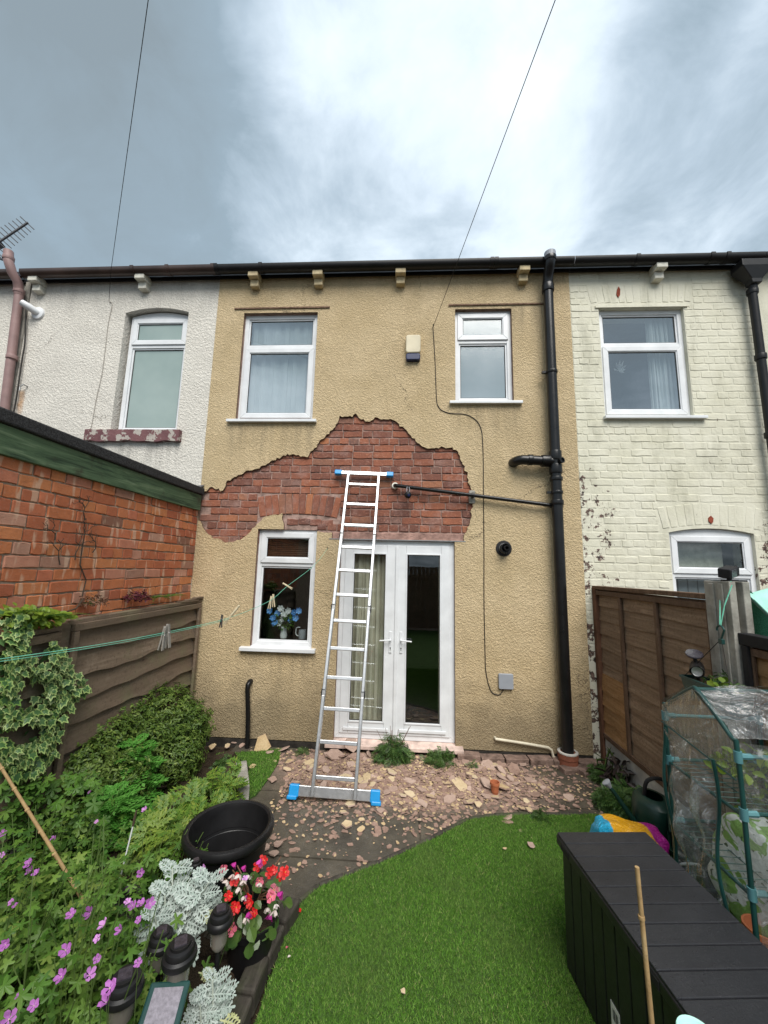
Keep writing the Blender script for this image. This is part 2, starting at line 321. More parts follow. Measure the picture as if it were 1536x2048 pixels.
# ------------------------------------------------------------------ mesh helpers
ORG = {}
class MB:
    def __init__(s): s.v = []; s.f = []; s.mi = []; s.cur = 0
    def add(s, vs, fs):
        o = len(s.v); s.v += [tuple(p) for p in vs]; s.f += [tuple(i+o for i in f) for f in fs]; s.mi += [s.cur]*len(fs); return s
    def box(s, a, b_, rot=None, about=None):
        x0, y0, z0 = a; x1, y1, z1 = b_
        vs = [Vector(p) for p in ((x0, y0, z0), (x1, y0, z0), (x1, y1, z0), (x0, y1, z0), (x0, y0, z1), (x1, y0, z1), (x1, y1, z1), (x0, y1, z1))]
        if rot is not None:
            c = Vector(about) if about is not None else (Vector(a)+Vector(b_))/2
            vs = [rot @ (p-c)+c for p in vs]
        return s.add(vs, [(0, 3, 2, 1), (4, 5, 6, 7), (0, 1, 5, 4), (1, 2, 6, 5), (2, 3, 7, 6), (3, 0, 4, 7)])
    def bar(s, p, q, wd, h, side=Vector((1, 0, 0))):
        p, q = Vector(p), Vector(q); u = (q-p).normalized(); sd_ = (side-u*side.dot(u)).normalized(); n = u.cross(sd_)
        vs = [c+sd_*a*wd/2+n*b_*h/2 for c in (p, q) for a, b_ in ((-1, -1), (1, -1), (1, 1), (-1, 1))]
        return s.add(vs, [(0, 3, 2, 1), (4, 5, 6, 7), (0, 1, 5, 4), (1, 2, 6, 5), (2, 3, 7, 6), (3, 0, 4, 7)])
    def tube(s, pts, r, n=8, cap=True):
        pts = [Vector(p) for p in pts]; rs = r if isinstance(r, (list, tuple)) else [r]*len(pts)
        rings = []; t0 = (pts[1]-pts[0]).normalized(); ref = Vector((0, 0, 1)) if abs(t0.z) < .9 else Vector((1, 0, 0))
        a = t0.cross(ref).normalized()
        for i, p in enumerate(pts):
            t = (pts[min(i+1, len(pts)-1)]-pts[max(i-1, 0)]).normalized()
            a = (a-t*a.dot(t)).normalized(); b_ = t.cross(a)
            rings.append([p+(a*math.cos(k*2*math.pi/n)+b_*math.sin(k*2*math.pi/n))*rs[i] for k in range(n)])
        vs = [v for R in rings for v in R]; fs = []
        for i in range(len(pts)-1):
            for k in range(n):
                fs.append((i*n+k, i*n+(k+1) % n, (i+1)*n+(k+1) % n, (i+1)*n+k))
        if cap: fs.append(tuple(range(n-1, -1, -1))); fs.append(tuple((len(pts)-1)*n+k for k in range(n)))
        return s.add(vs, fs)
    def lathe(s, c, prof, n=24, axis=None, sx=1, sy=1, close=False):
        c = Vector(c); q = axis.to_track_quat('Z', 'Y').to_matrix() if axis is not None else Matrix.Identity(3)
        vs = [c+q @ Vector((r*sx*math.cos(2*math.pi*k/n), r*sy*math.sin(2*math.pi*k/n), z)) for r, z in prof for k in range(n)]
        fs = [(i*n+k, i*n+(k+1) % n, (i+1)*n+(k+1) % n, (i+1)*n+k) for i in range(len(prof)-1) for k in range(n)]
        if close:
            fs.append(tuple(range(n-1, -1, -1))); fs.append(tuple((len(prof)-1)*n+k for k in range(n)))
        return s.add(vs, fs)
    def grid(s, fn, nu, nv):
        vs = [fn(i/nu, j/nv) for j in range(nv+1) for i in range(nu+1)]
        return s.add(vs, [(j*(nu+1)+i, j*(nu+1)+i+1, (j+1)*(nu+1)+i+1, (j+1)*(nu+1)+i) for j in range(nv) for i in range(nu)])
    def prism(s, poly, y0, y1):          # polygon in x,z from y0 to y1
        n = len(poly); vs = [(x, y0, z) for x, z in poly]+[(x, y1, z) for x, z in poly]
        return s.add(vs, [tuple(range(n)), tuple(range(2*n-1, n-1, -1))]+[(i, n+i, n+(i+1) % n, (i+1) % n) for i in range(n)])
    def build(s, name, mats, parent=None, at=None, smooth=False, bevel=0, recalc=True):
        o0 = ORG[parent.name] if parent is not None else Vector(at if at is not None else (0, 0, 0))
        me = bpy.data.meshes.new(name); me.from_pydata([Vector(p)-o0 for p in s.v], [], s.f)
        mats = mats if isinstance(mats, (list, tuple)) else [mats]
        for m in mats: me.materials.append(m)
        if len(mats) > 1: me.polygons.foreach_set('material_index', s.mi)
        if recalc:
            bm = bmesh.new(); bm.from_mesh(me); bmesh.ops.recalc_face_normals(bm, faces=bm.faces); bm.to_mesh(me); bm.free()
        if smooth:
            me.polygons.foreach_set('use_smooth', [True]*len(me.polygons))
            me.set_sharp_from_angle(angle=math.radians(38))
        o = bpy.data.objects.new(name, me); COL.objects.link(o); ORG[o.name] = o0
        if parent is not None: o.parent = parent
        else: o.location = o0
        if bevel:
            m = o.modifiers.new('edge', 'BEVEL'); m.width = bevel; m.segments = 2; m.limit_method = 'ANGLE'
        return o
def thing(name, label, cat, at=(0, 0, 0), group=None):
    o = bpy.data.objects.new(name, None); COL.objects.link(o); o.location = at; o.empty_display_size = .1; ORG[o.name] = Vector(at)
    return tag(o, label, cat, group)
def tag(o, label, cat, group=None):
    o['label'] = label; o['category'] = cat
    if group: o['group'] = group
    return o
def kind(o, k): o['kind'] = k; return o
def inst(src, name, parent, loc, rot=(0, 0, 0), scale=(1, 1, 1)):      # a copy sharing the mesh; loc in world space
    o = bpy.data.objects.new(name, src); COL.objects.link(o); ORG[o.name] = Vector(loc)
    o.location = Vector(loc)-(ORG[parent.name] if parent else Vector()); o.rotation_euler = rot; o.scale = scale
    if parent is not None: o.parent = parent
    return o
def inside(p, poly):
    x, y = p; c = False; n = len(poly); j = n-1
    for i in range(n):
        xi, yi = poly[i]; xj, yj = poly[j]
        if (yi > y) != (yj > y) and x < (xj-xi)*(y-yi)/(yj-yi)+xi: c = not c
        j = i
    return c
def panel(mb, outer, holes, y0, y1, edge_mi=0):
    """a slab in the x,z plane from y0 (front) to y1, outer outline and holes as polygons"""
    pts = []; edges = []
    for poly in [outer]+holes:
        o = len(pts); n = len(poly); pts += [Vector(p) for p in poly]; edges += [(o+i, o+(i+1) % n) for i in range(n)]
    V, Ed, Fa, _, _, _ = delaunay_2d_cdt(pts, edges, [], 0, 1e-6)
    fs = []
    for f in Fa:
        c = sum((V[i] for i in f), Vector((0, 0)))/len(f)
        if inside(c, outer) and not any(inside(c, h) for h in holes): fs.append(tuple(f))
    mb.add([(p.x, y0, p.y) for p in V], fs)
    mb.cur = edge_mi
    for poly in [outer]+holes:
        n = len(poly)
        mb.add([(x, y0, z) for x, z in poly]+[(x, y1, z) for x, z in poly], [(i, (i+1) % n, n+(i+1) % n, n+i) for i in range(n)])
    mb.cur = 0
    return mb
def jag(poly, sub, amp):
    """subdivide a polyline (open) and roughen it"""
    out = [poly[0]]
    for a, b_ in zip(poly, poly[1:]):
        L_ = math.dist(a, b_); n = max(1, int(L_/sub)); nx, nz = -(b_[1]-a[1])/L_, (b_[0]-a[0])/L_
        for i in range(1, n+1):
            t = i/n; d = rnd.uniform(-amp, amp) if i < n else rnd.uniform(-amp, amp)*.4
            out.append((a[0]+(b_[0]-a[0])*t+nx*d, a[1]+(b_[1]-a[1])*t+nz*d))
    return out
def rect(x0, x1, z0, z1): return [(x0, z0), (x1, z0), (x1, z1), (x0, z1)]
def archrect(x0, x1, z0, z1, rise, n=10):
    return [(x0, z0), (x1, z0)]+[(x1+(x0-x1)*i/n, z1+rise*(1-(2*i/n-1)**2)) for i in range(n+1)]
# ================================================================== SETTING
def flat(name, poly, z, mat, z2=None):
    mb = MB(); n = len(poly)
    if z2 is None: mb.add([(x, y, z) for x, y in poly], [tuple(range(n))])
    else: mb.add([(x, y, z) for x, y in poly]+[(x, y, z2) for x, y in poly], [tuple(range(n))]+[(i, (i+1) % n, n+(i+1) % n, n+i) for i in range(n)])
    return mb.build(name, mat)
b = NB("bare_earth"); c = b.ramp(b.noise(7, 6, .7), [(.3, (.022, .016, .011)), (.7, (.075, .055, .036))])
M_EARTH = b.done(b.bsdf(c, .95, .15, 0, b.bump(b.noise(22, 5, .7), 1, .03)))
kind(flat('ground', [(-150, -150), (150, -150), (150, 150), (-150, 150)], -.03, M_EARTH), 'structure')

b = NB("wet_concrete"); p = b.xyz(b.P())
c = b.ramp(b.noise(3.2, 7, .7), [(.28, (.035, .031, .025)), (.5, (.078, .068, .052)), (.72, (.135, .115, .085))])
c = b.mix(b.math('MULTIPLY', b.step(b.noise(2.1, 4, .6), .55, .72), .5), c, (.055, .06, .025))
dx = b.math('MULTIPLY', b.math('SUBTRACT', p[0], .05), .75); dy = b.math('MULTIPLY', b.math('ADD', p[1], .42), 1.75)
rr = b.math('SQRT', b.math('ADD', b.math('MULTIPLY', dx, dx), b.math('MULTIPLY', dy, dy)))
dust = b.step(b.math('ADD', rr, b.math('MULTIPLY', b.noise(3.3, 6, .75), .95)), 1.62, 1.0)
c = b.mix(b.math('MULTIPLY', dust, .92), c, b.ramp(b.noise(18, 5, .7), [(.3, (.27, .18, .14)), (.6, (.42, .295, .24)), (.8, (.52, .40, .335))]))
rg = b.math('SUBTRACT', b.math('ADD', .50, b.math('MULTIPLY', dust, .35)), b.math('MULTIPLY', b.step(b.noise(4, 3), .5, .7), .15))
M_WET = b.done(b.bsdf(c, rg, .35, 0, b.bump(b.noise(32, 6, .7), .7, .012)))
patio = kind(flat('patio', [(-1.75, .02), (1.98, .02), (2.0, -1.12), (.7, -1.16), (-.30, -1.72), (-.66, -2.15), (-1.3, -2.2), (-1.75, -1.6)], -.012, M_WET), 'structure')
# cast slabs with open joints
def clip_poly(poly, a, n):
    out = []
    for i in range(len(poly)):
        p, q = Vector(poly[i]), Vector(poly[(i+1) % len(poly)])
        dp, dq = (p-a).dot(n), (q-a).dot(n)
        if dp >= 0: out.append(tuple(p))
        if (dp >= 0) != (dq >= 0): out.append(tuple(p+(q-p)*(dp/(dp-dq))))
    return out
LAWN_EDGE = [G(*q) for q in ((1186, 1632), (1120, 1634), (1060, 1633), (990, 1636), (940, 1643), (870, 1680), (760, 1731), (690, 1758), (640, 1778), (604, 1808), (578, 1850), (556, 1920), (530, 1990), (512, 2048))]
sx = [-1.75, -.98, .13, .92, 1.98]; sy = [-2.2, -1.52, -.80, -.02]
for i in range(4):
    for j in range(3):
        q = rect(sx[i]+.006, sx[i+1]-.006, sy[j]+.006, sy[j+1]-.006)
        if len(q) < 3: continue
        mb = MB(); n = len(q); t = rnd.uniform(-.003, .003)
        mb.add([(x, y, t) for x, y in q]+[(x, y, -.02) for x, y in q], [tuple(range(n))]+[(k, n+k, n+(k+1) % n, (k+1) % n) for k in range(n)])
        mb.build('paving_slab', M_WET, patio)

# artificial lawn: backing sheet and blades
b = NB("turf_backing"); M_TURFB = b.done(b.bsdf(b.ramp(b.noise(60, 4), [(.3, (.045, .085, .02)), (.7, (.08, .15, .036))]), .9, .15, 0, b.bump(b.noise(180, 3), 1, .01)))
b = NB("turf_blade"); c = b.ramp(b.irand(), [(.0, (.048, .125, .016)), (.4, (.095, .225, .027)), (.75, (.14, .305, .040)), (.93, (.21, .35, .07)), (1, (.34, .34, .14))])
c = b.mix(b.math('MULTIPLY', b.step(b.noise(2.6, 4, .6), .42, .7), .5), c, (.13, .20, .05))
d = b.bsdf(c, .6, .12); t = b.n('ShaderNodeBsdfTranslucent'); b.put(t.inputs[0], c); m = b.n('ShaderNodeMixShader'); m.inputs[0].default_value = .2; b.l(d, m.inputs[1]); b.l(t.outputs[0], m.inputs[2]); M_BLADE = b.done(m.outputs[0])
LAWN = LAWN_EDGE+[(-.62, -2.6), (-.62, -7.9), (1.98, -7.9), (1.98, -.95)]
kind(flat('lawn', LAWN, .012, M_TURFB, -.02), 'structure')
TURF2 = [G(*q) for q in ((430, 1512), (562, 1500), (556, 1528), (535, 1562), (512, 1592), (488, 1604), (440, 1570))]
kind(flat('turf_strip', TURF2, .012, M_TURFB, -.01), 'structure')

def blades(name, poly, dens, h, wd, zoff, ylim=None):
    xs = [p[0] for p in poly]; ys = [p[1] for p in poly]; x0, x1, y0, y1 = min(xs), max(xs), max(min(ys), ylim or -1e9), max(ys)
    n = int((x1-x0)*(y1-y0)*dens); P = np.stack([npr.uniform(x0, x1, n), npr.uniform(y0, y1, n)], 1)
    keep = np.zeros(n, bool); j = len(poly)-1
    for i in range(len(poly)):
        xi, yi = poly[i]; xj, yj = poly[j]
        if abs(yi-yj) > 1e-12:
            keep ^= ((yi > P[:, 1]) != (yj > P[:, 1])) & (P[:, 0] < (xj-xi)*(P[:, 1]-yi)/(yj-yi)+xi)
        j = i
    P = P[keep]; n = len(P); a = npr.uniform(0, 2*np.pi, n); ln = npr.uniform(.2, 1.5, n); la = npr.uniform(0, 2*np.pi, n); hh = h*npr.uniform(.6, 1.15, n)
    ex, ey = np.cos(a)*wd/2, np.sin(a)*wd/2; z = np.full(n, zoff)
    v = np.empty((n, 3, 3)); v[:, 0] = np.stack([P[:, 0]-ex, P[:, 1]-ey, z], 1); v[:, 1] = np.stack([P[:, 0]+ex, P[:, 1]+ey, z], 1)
    v[:, 2] = np.stack([P[:, 0]+np.cos(la)*ln*hh, P[:, 1]+np.sin(la)*ln*hh, z+hh], 1)
    me = bpy.data.meshes.new(name); me.vertices.add(n*3); me.vertices.foreach_set('co', v.ravel()); me.loops.add(n*3); me.loops.foreach_set('vertex_index', np.arange(n*3, dtype=np.int32))
    me.polygons.add(n); me.polygons.foreach_set('loop_start', np.arange(0, n*3, 3, dtype=np.int32)); me.update(); me.validate(); me.materials.append(M_BLADE)
    o = bpy.data.objects.new(name, me); COL.objects.link(o); return kind(o, 'stuff')
blades('artificial_grass', LAWN, 62000, .0145, .0036, .010, -3.3)
blades('artificial_grass', TURF2, 22000, .02, .0055, .010)

# ================================================================== HOUSES
def backbox(mb, x0, x1, y0, y1, z0, z1):      # room: five inner faces, open to the facade
    mb.add([(x0, y0, z0), (x1, y0, z0), (x1, y1, z0), (x0, y1, z0), (x0, y0, z1), (x1, y0, z1), (x1, y1, z1), (x0, y1, z1)], [(0, 1, 2, 3), (4, 7, 6, 5), (1, 5, 6, 2), (2, 6, 7, 3), (3, 7, 4, 0)])
def uframe(mb, x0, x1, z0, z1, wd, y0, y1):   # four mitred members of a frame
    for (a, b_, c_, d) in (((x0, z0), (x1, z0), (x1-wd, z0+wd), (x0+wd, z0+wd)), ((x1, z0), (x1, z1), (x1-wd, z1-wd), (x1-wd, z0+wd)),
                           ((x1, z1), (x0, z1), (x0+wd, z1-wd), (x1-wd, z1-wd)), ((x0, z1), (x0, z0), (x0+wd, z0+wd), (x0+wd, z1-wd))):
        q = [a, b_, c_, d]; mb.add([(x, y0, z) for x, z in q]+[(x, y1, z) for x, z in q], [(0, 1, 2, 3), (7, 6, 5, 4), (0, 4, 5, 1), (2, 6, 7, 3), (1, 5, 6, 2), (3, 7, 4, 0)])
def pane(parent, x0, x1, z0, z1, y, mat):
    mb = MB(); mb.box((x0, y, z0), (x1, y+.006, z1)); return mb.build('glass_pane', mat, parent)
def curtain(parent, name, x0, x1, z0, z1, y, mat, amp=.03, k=9, taper=0):
    mb = MB(); ph = rnd.uniform(0, 6)
    def fn(u, v):
        a = u*k*2*math.pi+ph
        return (x0+(x1-x0)*u+.012*math.sin(a*2.3+v), y+amp*math.sin(a+.35*math.sin(3*v+u*5))*(1-.3*v)+amp*.4*math.sin(a*2.7+1), z0+(z1-z0)*v)
    mb.grid(fn, int(k*10), 8); return mb.build(name, mat, parent, smooth=True)
def window(house, x0, x1, z0, z1, zt, y=.045, top='sash', bot='sash', fw=.05, arch=0, open_top=False, glass=M_GLASS):
    mb = MB(); y1 = y+.06
    uframe(mb, x0, x1, z0, z1, fw, y, y1)
    mb.box((x0+fw-.002, y+.003, zt-.028), (x1-fw+.002, y1-.003, zt+.028))
    if arch:
        mb.prism([(x0, z1-.002), (x1, z1-.002)]+[(x1+(x0-x1)*i/10, z1+arch*(1-(2*i/10-1)**2)) for i in range(11)], y+.002, y1-.005)
    wn = mb.build('window', M_UPVC, house, bevel=.004)
    for which, a, b_ in ((top, zt+.028, z1-fw), (bot, z0+fw, zt-.028)):
        xa, xb = x0+fw, x1-fw
        if which == 'sash':
            e = .016; sw = .058; yo = y-.014
            m = MB(); uframe(m, xa-e, xb+e, a-e, b_+e, sw, yo, yo+.04); uframe(m, xa-e+sw-.004, xb+e-sw+.004, a-e+sw-.004, b_+e-sw+.004, .014, yo+.009, yo+.03)
            s_ = m.build('sash', M_UPVC, wn, bevel=.004)
            if open_top and which is top and a > zt:
                pass
            pane(wn, xa-e+sw+.004, xb+e-sw-.004, a-e+sw+.004, b_+e-sw-.004, yo+.024, glass)
            g = .008; mm = MB(); uframe(mm, xa-e+sw+.006, xb+e-sw-.006, a-e+sw+.006, b_+e-sw-.006, g, yo+.017, yo+.0225); mm.build('rubber_gasket', M_RUBBER, wn)
        else:
            m = MB(); uframe(m, xa-.003, xb+.003, a-.003, b_+.003, .022, y+.016, y+.05); m.build('glazing_bead', M_UPVC, wn, bevel=.003)
            pane(wn, xa+.017, xb-.017, a+.017, b_-.017, y+.03, glass)
            mm = MB(); uframe(mm, xa+.018, xb-.018, a+.018, b_-.018, .007, y+.0235, y+.0285); mm.build('rubber_gasket', M_RUBBER, wn)
    return wn
def sill(wn, x0, x1, z, h=.045, y0=-.055, y1=.06, mat=None):
    mb = MB(); mb.add([(x0, y1, z), (x1, y1, z), (x1, y0, z-.012), (x0, y0, z-.012), (x0, y1, z-h), (x1, y1, z-h), (x1, y0, z-h), (x0, y0, z-h)], [(0, 3, 2, 1), (4, 5, 6, 7), (3, 7, 6, 2), (0, 1, 5, 4), (1, 2, 6, 5), (0, 4, 7, 3)])
    return mb.build('sill', mat or M_UPVC, wn, bevel=.004)
def gutter(house, x0, x1, mat, joints=(), z=5.475, y=-.135, r=.062):
    mb = MB(); n = 14
    prof = [(y+r*math.cos(math.pi+math.pi*k/n), z+.03+r*math.sin(math.pi+math.pi*k/n)) for k in range(n+1)]
    prof = [(y-r, z+.045)]+prof+[(y+r, z+.045)]
    inn = [(y+(a-y)*.92, z+.03+(b_-z-.03)*.92) for a, b_ in reversed(prof)]; ring = prof+inn; k = len(ring)
    mb.add([(x0, a, b_) for a, b_ in ring]+[(x1, a, b_) for a, b_ in ring], [(i, (i+1) % k, k+(i+1) % k, k+i) for i in range(k)])
    g = mb.build('gutter', mat, house, smooth=True)
    for xj in joints:
        mb = MB(); rr = r+.007
        pr = [(y-rr, z+.052)]+[(y+rr*math.cos(math.pi+math.pi*q/n), z+.03+rr*math.sin(math.pi+math.pi*q/n)) for q in range(n+1)]+[(y+rr, z+.052)]
        k = len(pr); mb.add([(xj-.022, a, b_) for a, b_ in pr]+[(xj+.022, a, b_) for a, b_ in pr], [(i, i+1, k+i+1, k+i) for i in range(k-1)]+[tuple(range(k)), tuple(range(2*k-1, k-1, -1))])
        mb.build('gutter_bracket', mat, g, smooth=True)
    return g
def corbel(house, x, mat, z=5.36):
    mb = MB(); mb.box((x-.062, -.155, z+.028), (x+.062, .01, z+.118)); mb.box((x-.052, -.088, z-.06), (x+.052, .01, z+.026)); return mb.build('corbel', mat, house, bevel=.008)
def roof(house, x0, x1):
    mb = MB(); mb.add([(x0, -.10, 5.50), (x1, -.10, 5.50), (x1, 4.3, 8.2), (x0, 4.3, 8.2), (x0, -.10, 5.56), (x1, -.10, 5.56), (x1, 4.3, 8.27), (x0, 4.3, 8.27)], [(0, 3, 2, 1), (4, 5, 6, 7), (0, 1, 5, 4), (1, 2, 6, 5), (2, 3, 7, 6), (3, 0, 4, 7)])
    r = mb.build('roof', M_SLATE, house)
    mb = MB(); mb.box((x0, -.028, 5.462), (x1, .02, 5.502)); mb.build('fascia', M_BLACKMAT, r)  # plain black strip filling the gap between wall top and gutter
    return r
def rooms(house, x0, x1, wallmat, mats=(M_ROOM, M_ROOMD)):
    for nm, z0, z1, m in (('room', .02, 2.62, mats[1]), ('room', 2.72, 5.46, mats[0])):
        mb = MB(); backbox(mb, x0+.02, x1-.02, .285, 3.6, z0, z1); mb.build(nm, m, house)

# brick templates: rough little blocks, front face towards -Y
def brick_mesh(name, mat, seed, w=.225, h=.074, d=.05, ch=.005, wob=.0028):
    r = random.Random(seed); j = lambda a: r.uniform(-a, a)
    n = 4; F = []; 
    top = [(-w/2+w*i/n, h/2+j(wob)) for i in range(n+1)]; bot = [(w/2-w*i/n, -h/2+j(wob)) for i in range(n+1)]
    rim = top[::-1]+bot[::-1]    # counter-clockwise seen from the front (-Y)
    k = len(rim); front = [(x*(1-2*ch/w), -d/2+j(.0012), z*(1-2*ch/h)) for x, z in rim]; mid = [(x, -d/2+ch, z) for x, z in rim]; back = [(x, d/2, z) for x, z in rim]
    vs = front+mid+back; fs = [tuple(range(k))]+[(a*k+i, a*k+(i+1) % k, (a+1)*k+(i+1) % k, (a+1)*k+i) for a in (0, 1) for i in range(k)]
    me = bpy.data.meshes.new(name); me.from_pydata(vs, [], fs); me.materials.append(mat)
    bm = bmesh.new(); bm.from_mesh(me); bmesh.ops.recalc_face_normals(bm, faces=bm.faces); bm.to_mesh(me); bm.free()
    return me
def brickset(mat, n=6, **kw): return [brick_mesh('brick', mat, 100+i, **kw) for i in range(n)]

# ---------------------------------------------------------------- the rendered house in the middle
XL, XR, ZT, ZB = -2.405, 1.915, 5.478, .065
house = thing('terraced_house', 'terraced house in tan roughcast with a large patch fallen off to bare red brick', 'house', ((XL+XR)/2, 0, 0), 'row of terraced houses')
WLr = (-2.055, -1.125, 3.60, 4.99); WRr = (.555, 1.225, 3.825, 5.0); GWr = (-1.685, -1.003, 1.0, 2.29); DRr = (-.727, .54, .03, 2.185)
mb = MB(); panel(mb, rect(XL, XR, -.02, 5.47), [rect(*r) for r in (WLr, WRr, GWr, DRr)], .026, .29)
brickwall = mb.build('brick_wall', M_MORTAR, house)
PATCH_T = [W(*q) for q in ((394, 990), (420, 975), (446, 982), (452, 965), (490, 943), (515, 938), (575, 908), (615, 915), (635, 890), (672, 850), (680, 832), (705, 835), (712, 827), (722, 840), (740, 843), (750, 835), (790, 842), (815, 865), (840, 888), (850, 895), (905, 895), (920, 912), (935, 950), (940, 975), (945, 1010), (935, 1060), (928, 1076))]
PATCH_T[0] = (XL+.004, PATCH_T[0][1])
PATCH_L = [W(*q) for q in ((565, 1026), (526, 1036), (506, 1057), (485, 1078), (455, 1085), (425, 1075), (408, 1058), (398, 1040))]
PATCH_L = PATCH_L+[(XL+.004, 2.42)]
top = jag(PATCH_T, .026, .015); low = jag([(-1.39, 2.30)]+PATCH_L, .026, .011)
x0, x1, z0, z1 = DRr; gx0, gx1, gz0, gz1 = GWr
combined = top+[(.64, 2.20), (.64, 2.187), (x1, 2.187), (x1, z0), (x0, z0), (x0, 2.187), (-.832, 2.187), (-.832, 2.262), (-.93, 2.262), (gx1, 2.275), (gx1, gz0), (gx0, gz0), (gx0, gz1), (-1.39, gz1)]+low
# outer outline shares the left edge with the patch
LEFT = 0
mb = MB(); mb.cur = 0
outer = rect(XL, XR, ZB, ZT)
# door reaches the foot of the render
holes = [combined, rect(*WLr), rect(*WRr)]
panel(mb, outer, holes, -.008, .0262, 1)
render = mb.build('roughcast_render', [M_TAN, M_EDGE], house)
# exposed bricks
OB = brickset(M_OLDBRICK, 6, wob=.0045, h=.073)
zone = top+[(.64, 2.19), (-.832, 2.19), (-.832, 2.25), (gx1, 2.26), (gx1, 2.29), (-1.39, 2.29)]+low
def near_zone(x, z, hw, hh): return any(inside((x+a*hw, z+b_*hh), zone) for a in (-1, -.5, 0, .5, 1) for b_ in (-1, 0, 1))
PITCH = .0845
row = 0; z = 2.29-PITCH*2+.037
arch_box = (-1.71, -.76, 2.43, 2.68)
while z < 3.75:
    hdr = row % 4 == 2; bw = .107 if hdr else .225
    x = XL-.1-((row % 2)*.118 if not hdr else .03)+rnd.uniform(-.01, .01)
    while x < .9:
        ww = bw*rnd.uniform(.95, 1.03)
        if not hdr and rnd.random() < .12: ww = .107
        cx_ = x+ww/2; x += ww+.011
        if cx_-ww/2 < XL or not near_zone(cx_, z, ww/2, .037): continue
        if arch_box[2]-.03 < z < arch_box[3]+.03 and cx_-ww/2 < arch_box[1] and cx_+ww/2 > arch_box[0]:
            if cx_-ww/2 < arch_box[0]-.035: nw = arch_box[0]-.006-(cx_-ww/2); cx_ -= (ww-nw)/2; ww = nw
            elif cx_+ww/2 > arch_box[1]+.035: nw = cx_+ww/2-arch_box[1]-.006; cx_ += (ww-nw)/2; ww = nw
            else: continue
        if z < 2.325 and -.84-ww/2 < cx_ < .66+ww/2: continue
        if cx_+ww/2 > gx0+.01 and cx_-ww/2 < gx1-.01 and z-.037 < gz1: continue
        inst(rnd.choice(OB), 'brick', brickwall, (cx_, .0415+rnd.uniform(-.004, .0035), z+rnd.uniform(-.003, .003)), (rnd.uniform(-.02, .02), rnd.uniform(-.012, .012), rnd.uniform(-.012, .012)), (ww/.225, 1, rnd.uniform(.95, 1.04)))
    row += 1; z += PITCH
n = 12
for i in range(n):      # soldier arch over the small window
    t = (i+.5)/n; x = arch_box[0]+(arch_box[1]-arch_box[0])*t; a = (t-.5)*.42
    zc_ = 2.545+.045*(1-(2*t-1)**2)
    inst(rnd.choice(OB), 'brick', brickwall, (x, .0405+rnd.uniform(-.004, .003), zc_), (0, math.pi/2+a, 0), (.235/.225, 1, .97))
for i in range(5):      # rowlock course below it, right of the render island
    x = -1.30+i*.135
    if x < -.8: inst(rnd.choice(OB), 'brick', brickwall, (x, .0415, 2.385-.008*abs(i-1)), (0, (i-1)*-.03, 0), (.13/.225, 1, .95))
mb = MB(); mb.box((-.829, .004, 2.192), (.637, .06, 2.272)); lint = mb.build('door_lintel', M_LINTEL, house, bevel=.006)
mb = MB(); mb.box((-.86, -.012, 2.187), (.66, .03, 2.196)); mb.build('lintel_bead', M_STEEL, lint)
# hood lines over the upper windows
for (a, b_) in (((470, 621), (660, 614)), ((897, 612), (1090, 609))):
    x0, z0 = W(*a); x1, z1 = W(*b_); zz_ = (z0+z1)/2; mb = MB(); mb.box((x0, -.022, zz_-.008), (x1, .01, zz_+.010)); mb.build('drip_strip', M_EDGE, house)
# openings
wl = window(house, *WLr, 4.55, top='fixed', bot='sash'); sill(wl, -2.15, -1.07, 3.602)
curtain(wl, 'net_curtain', -2.0, -1.16, 3.62, 4.98, .135, M_NET, .012, 6.3)
wr = window(house, *WRr, 4.61, top='sash', bot='fixed', glass=M_FROST); sill(wr, .485, 1.315, 3.827)
mb = MB(); mb.lathe((.66, .16, 3.87), [(.022, 0), (.026, .02), (.026, .07), (.012, .085), (.012, .10)], 12, close=True); mb.build('white_bottle', M_UPVC, wr)
gw = window(house, *GWr, 1.90, top='sash', bot='fixed', glass=M_GLASSD)
sill(gw, -1.785, -.955, 1.008, .05, -.06)
for i in range(13):
    mb = MB(); zz_ = 1.955+i*.0235; mb.box((-1.61, .13, zz_), (-1.08, .15, zz_+.014), Matrix.Rotation(.5, 3, 'X')); mb.build('blind_slat', M_SLATW, gw)
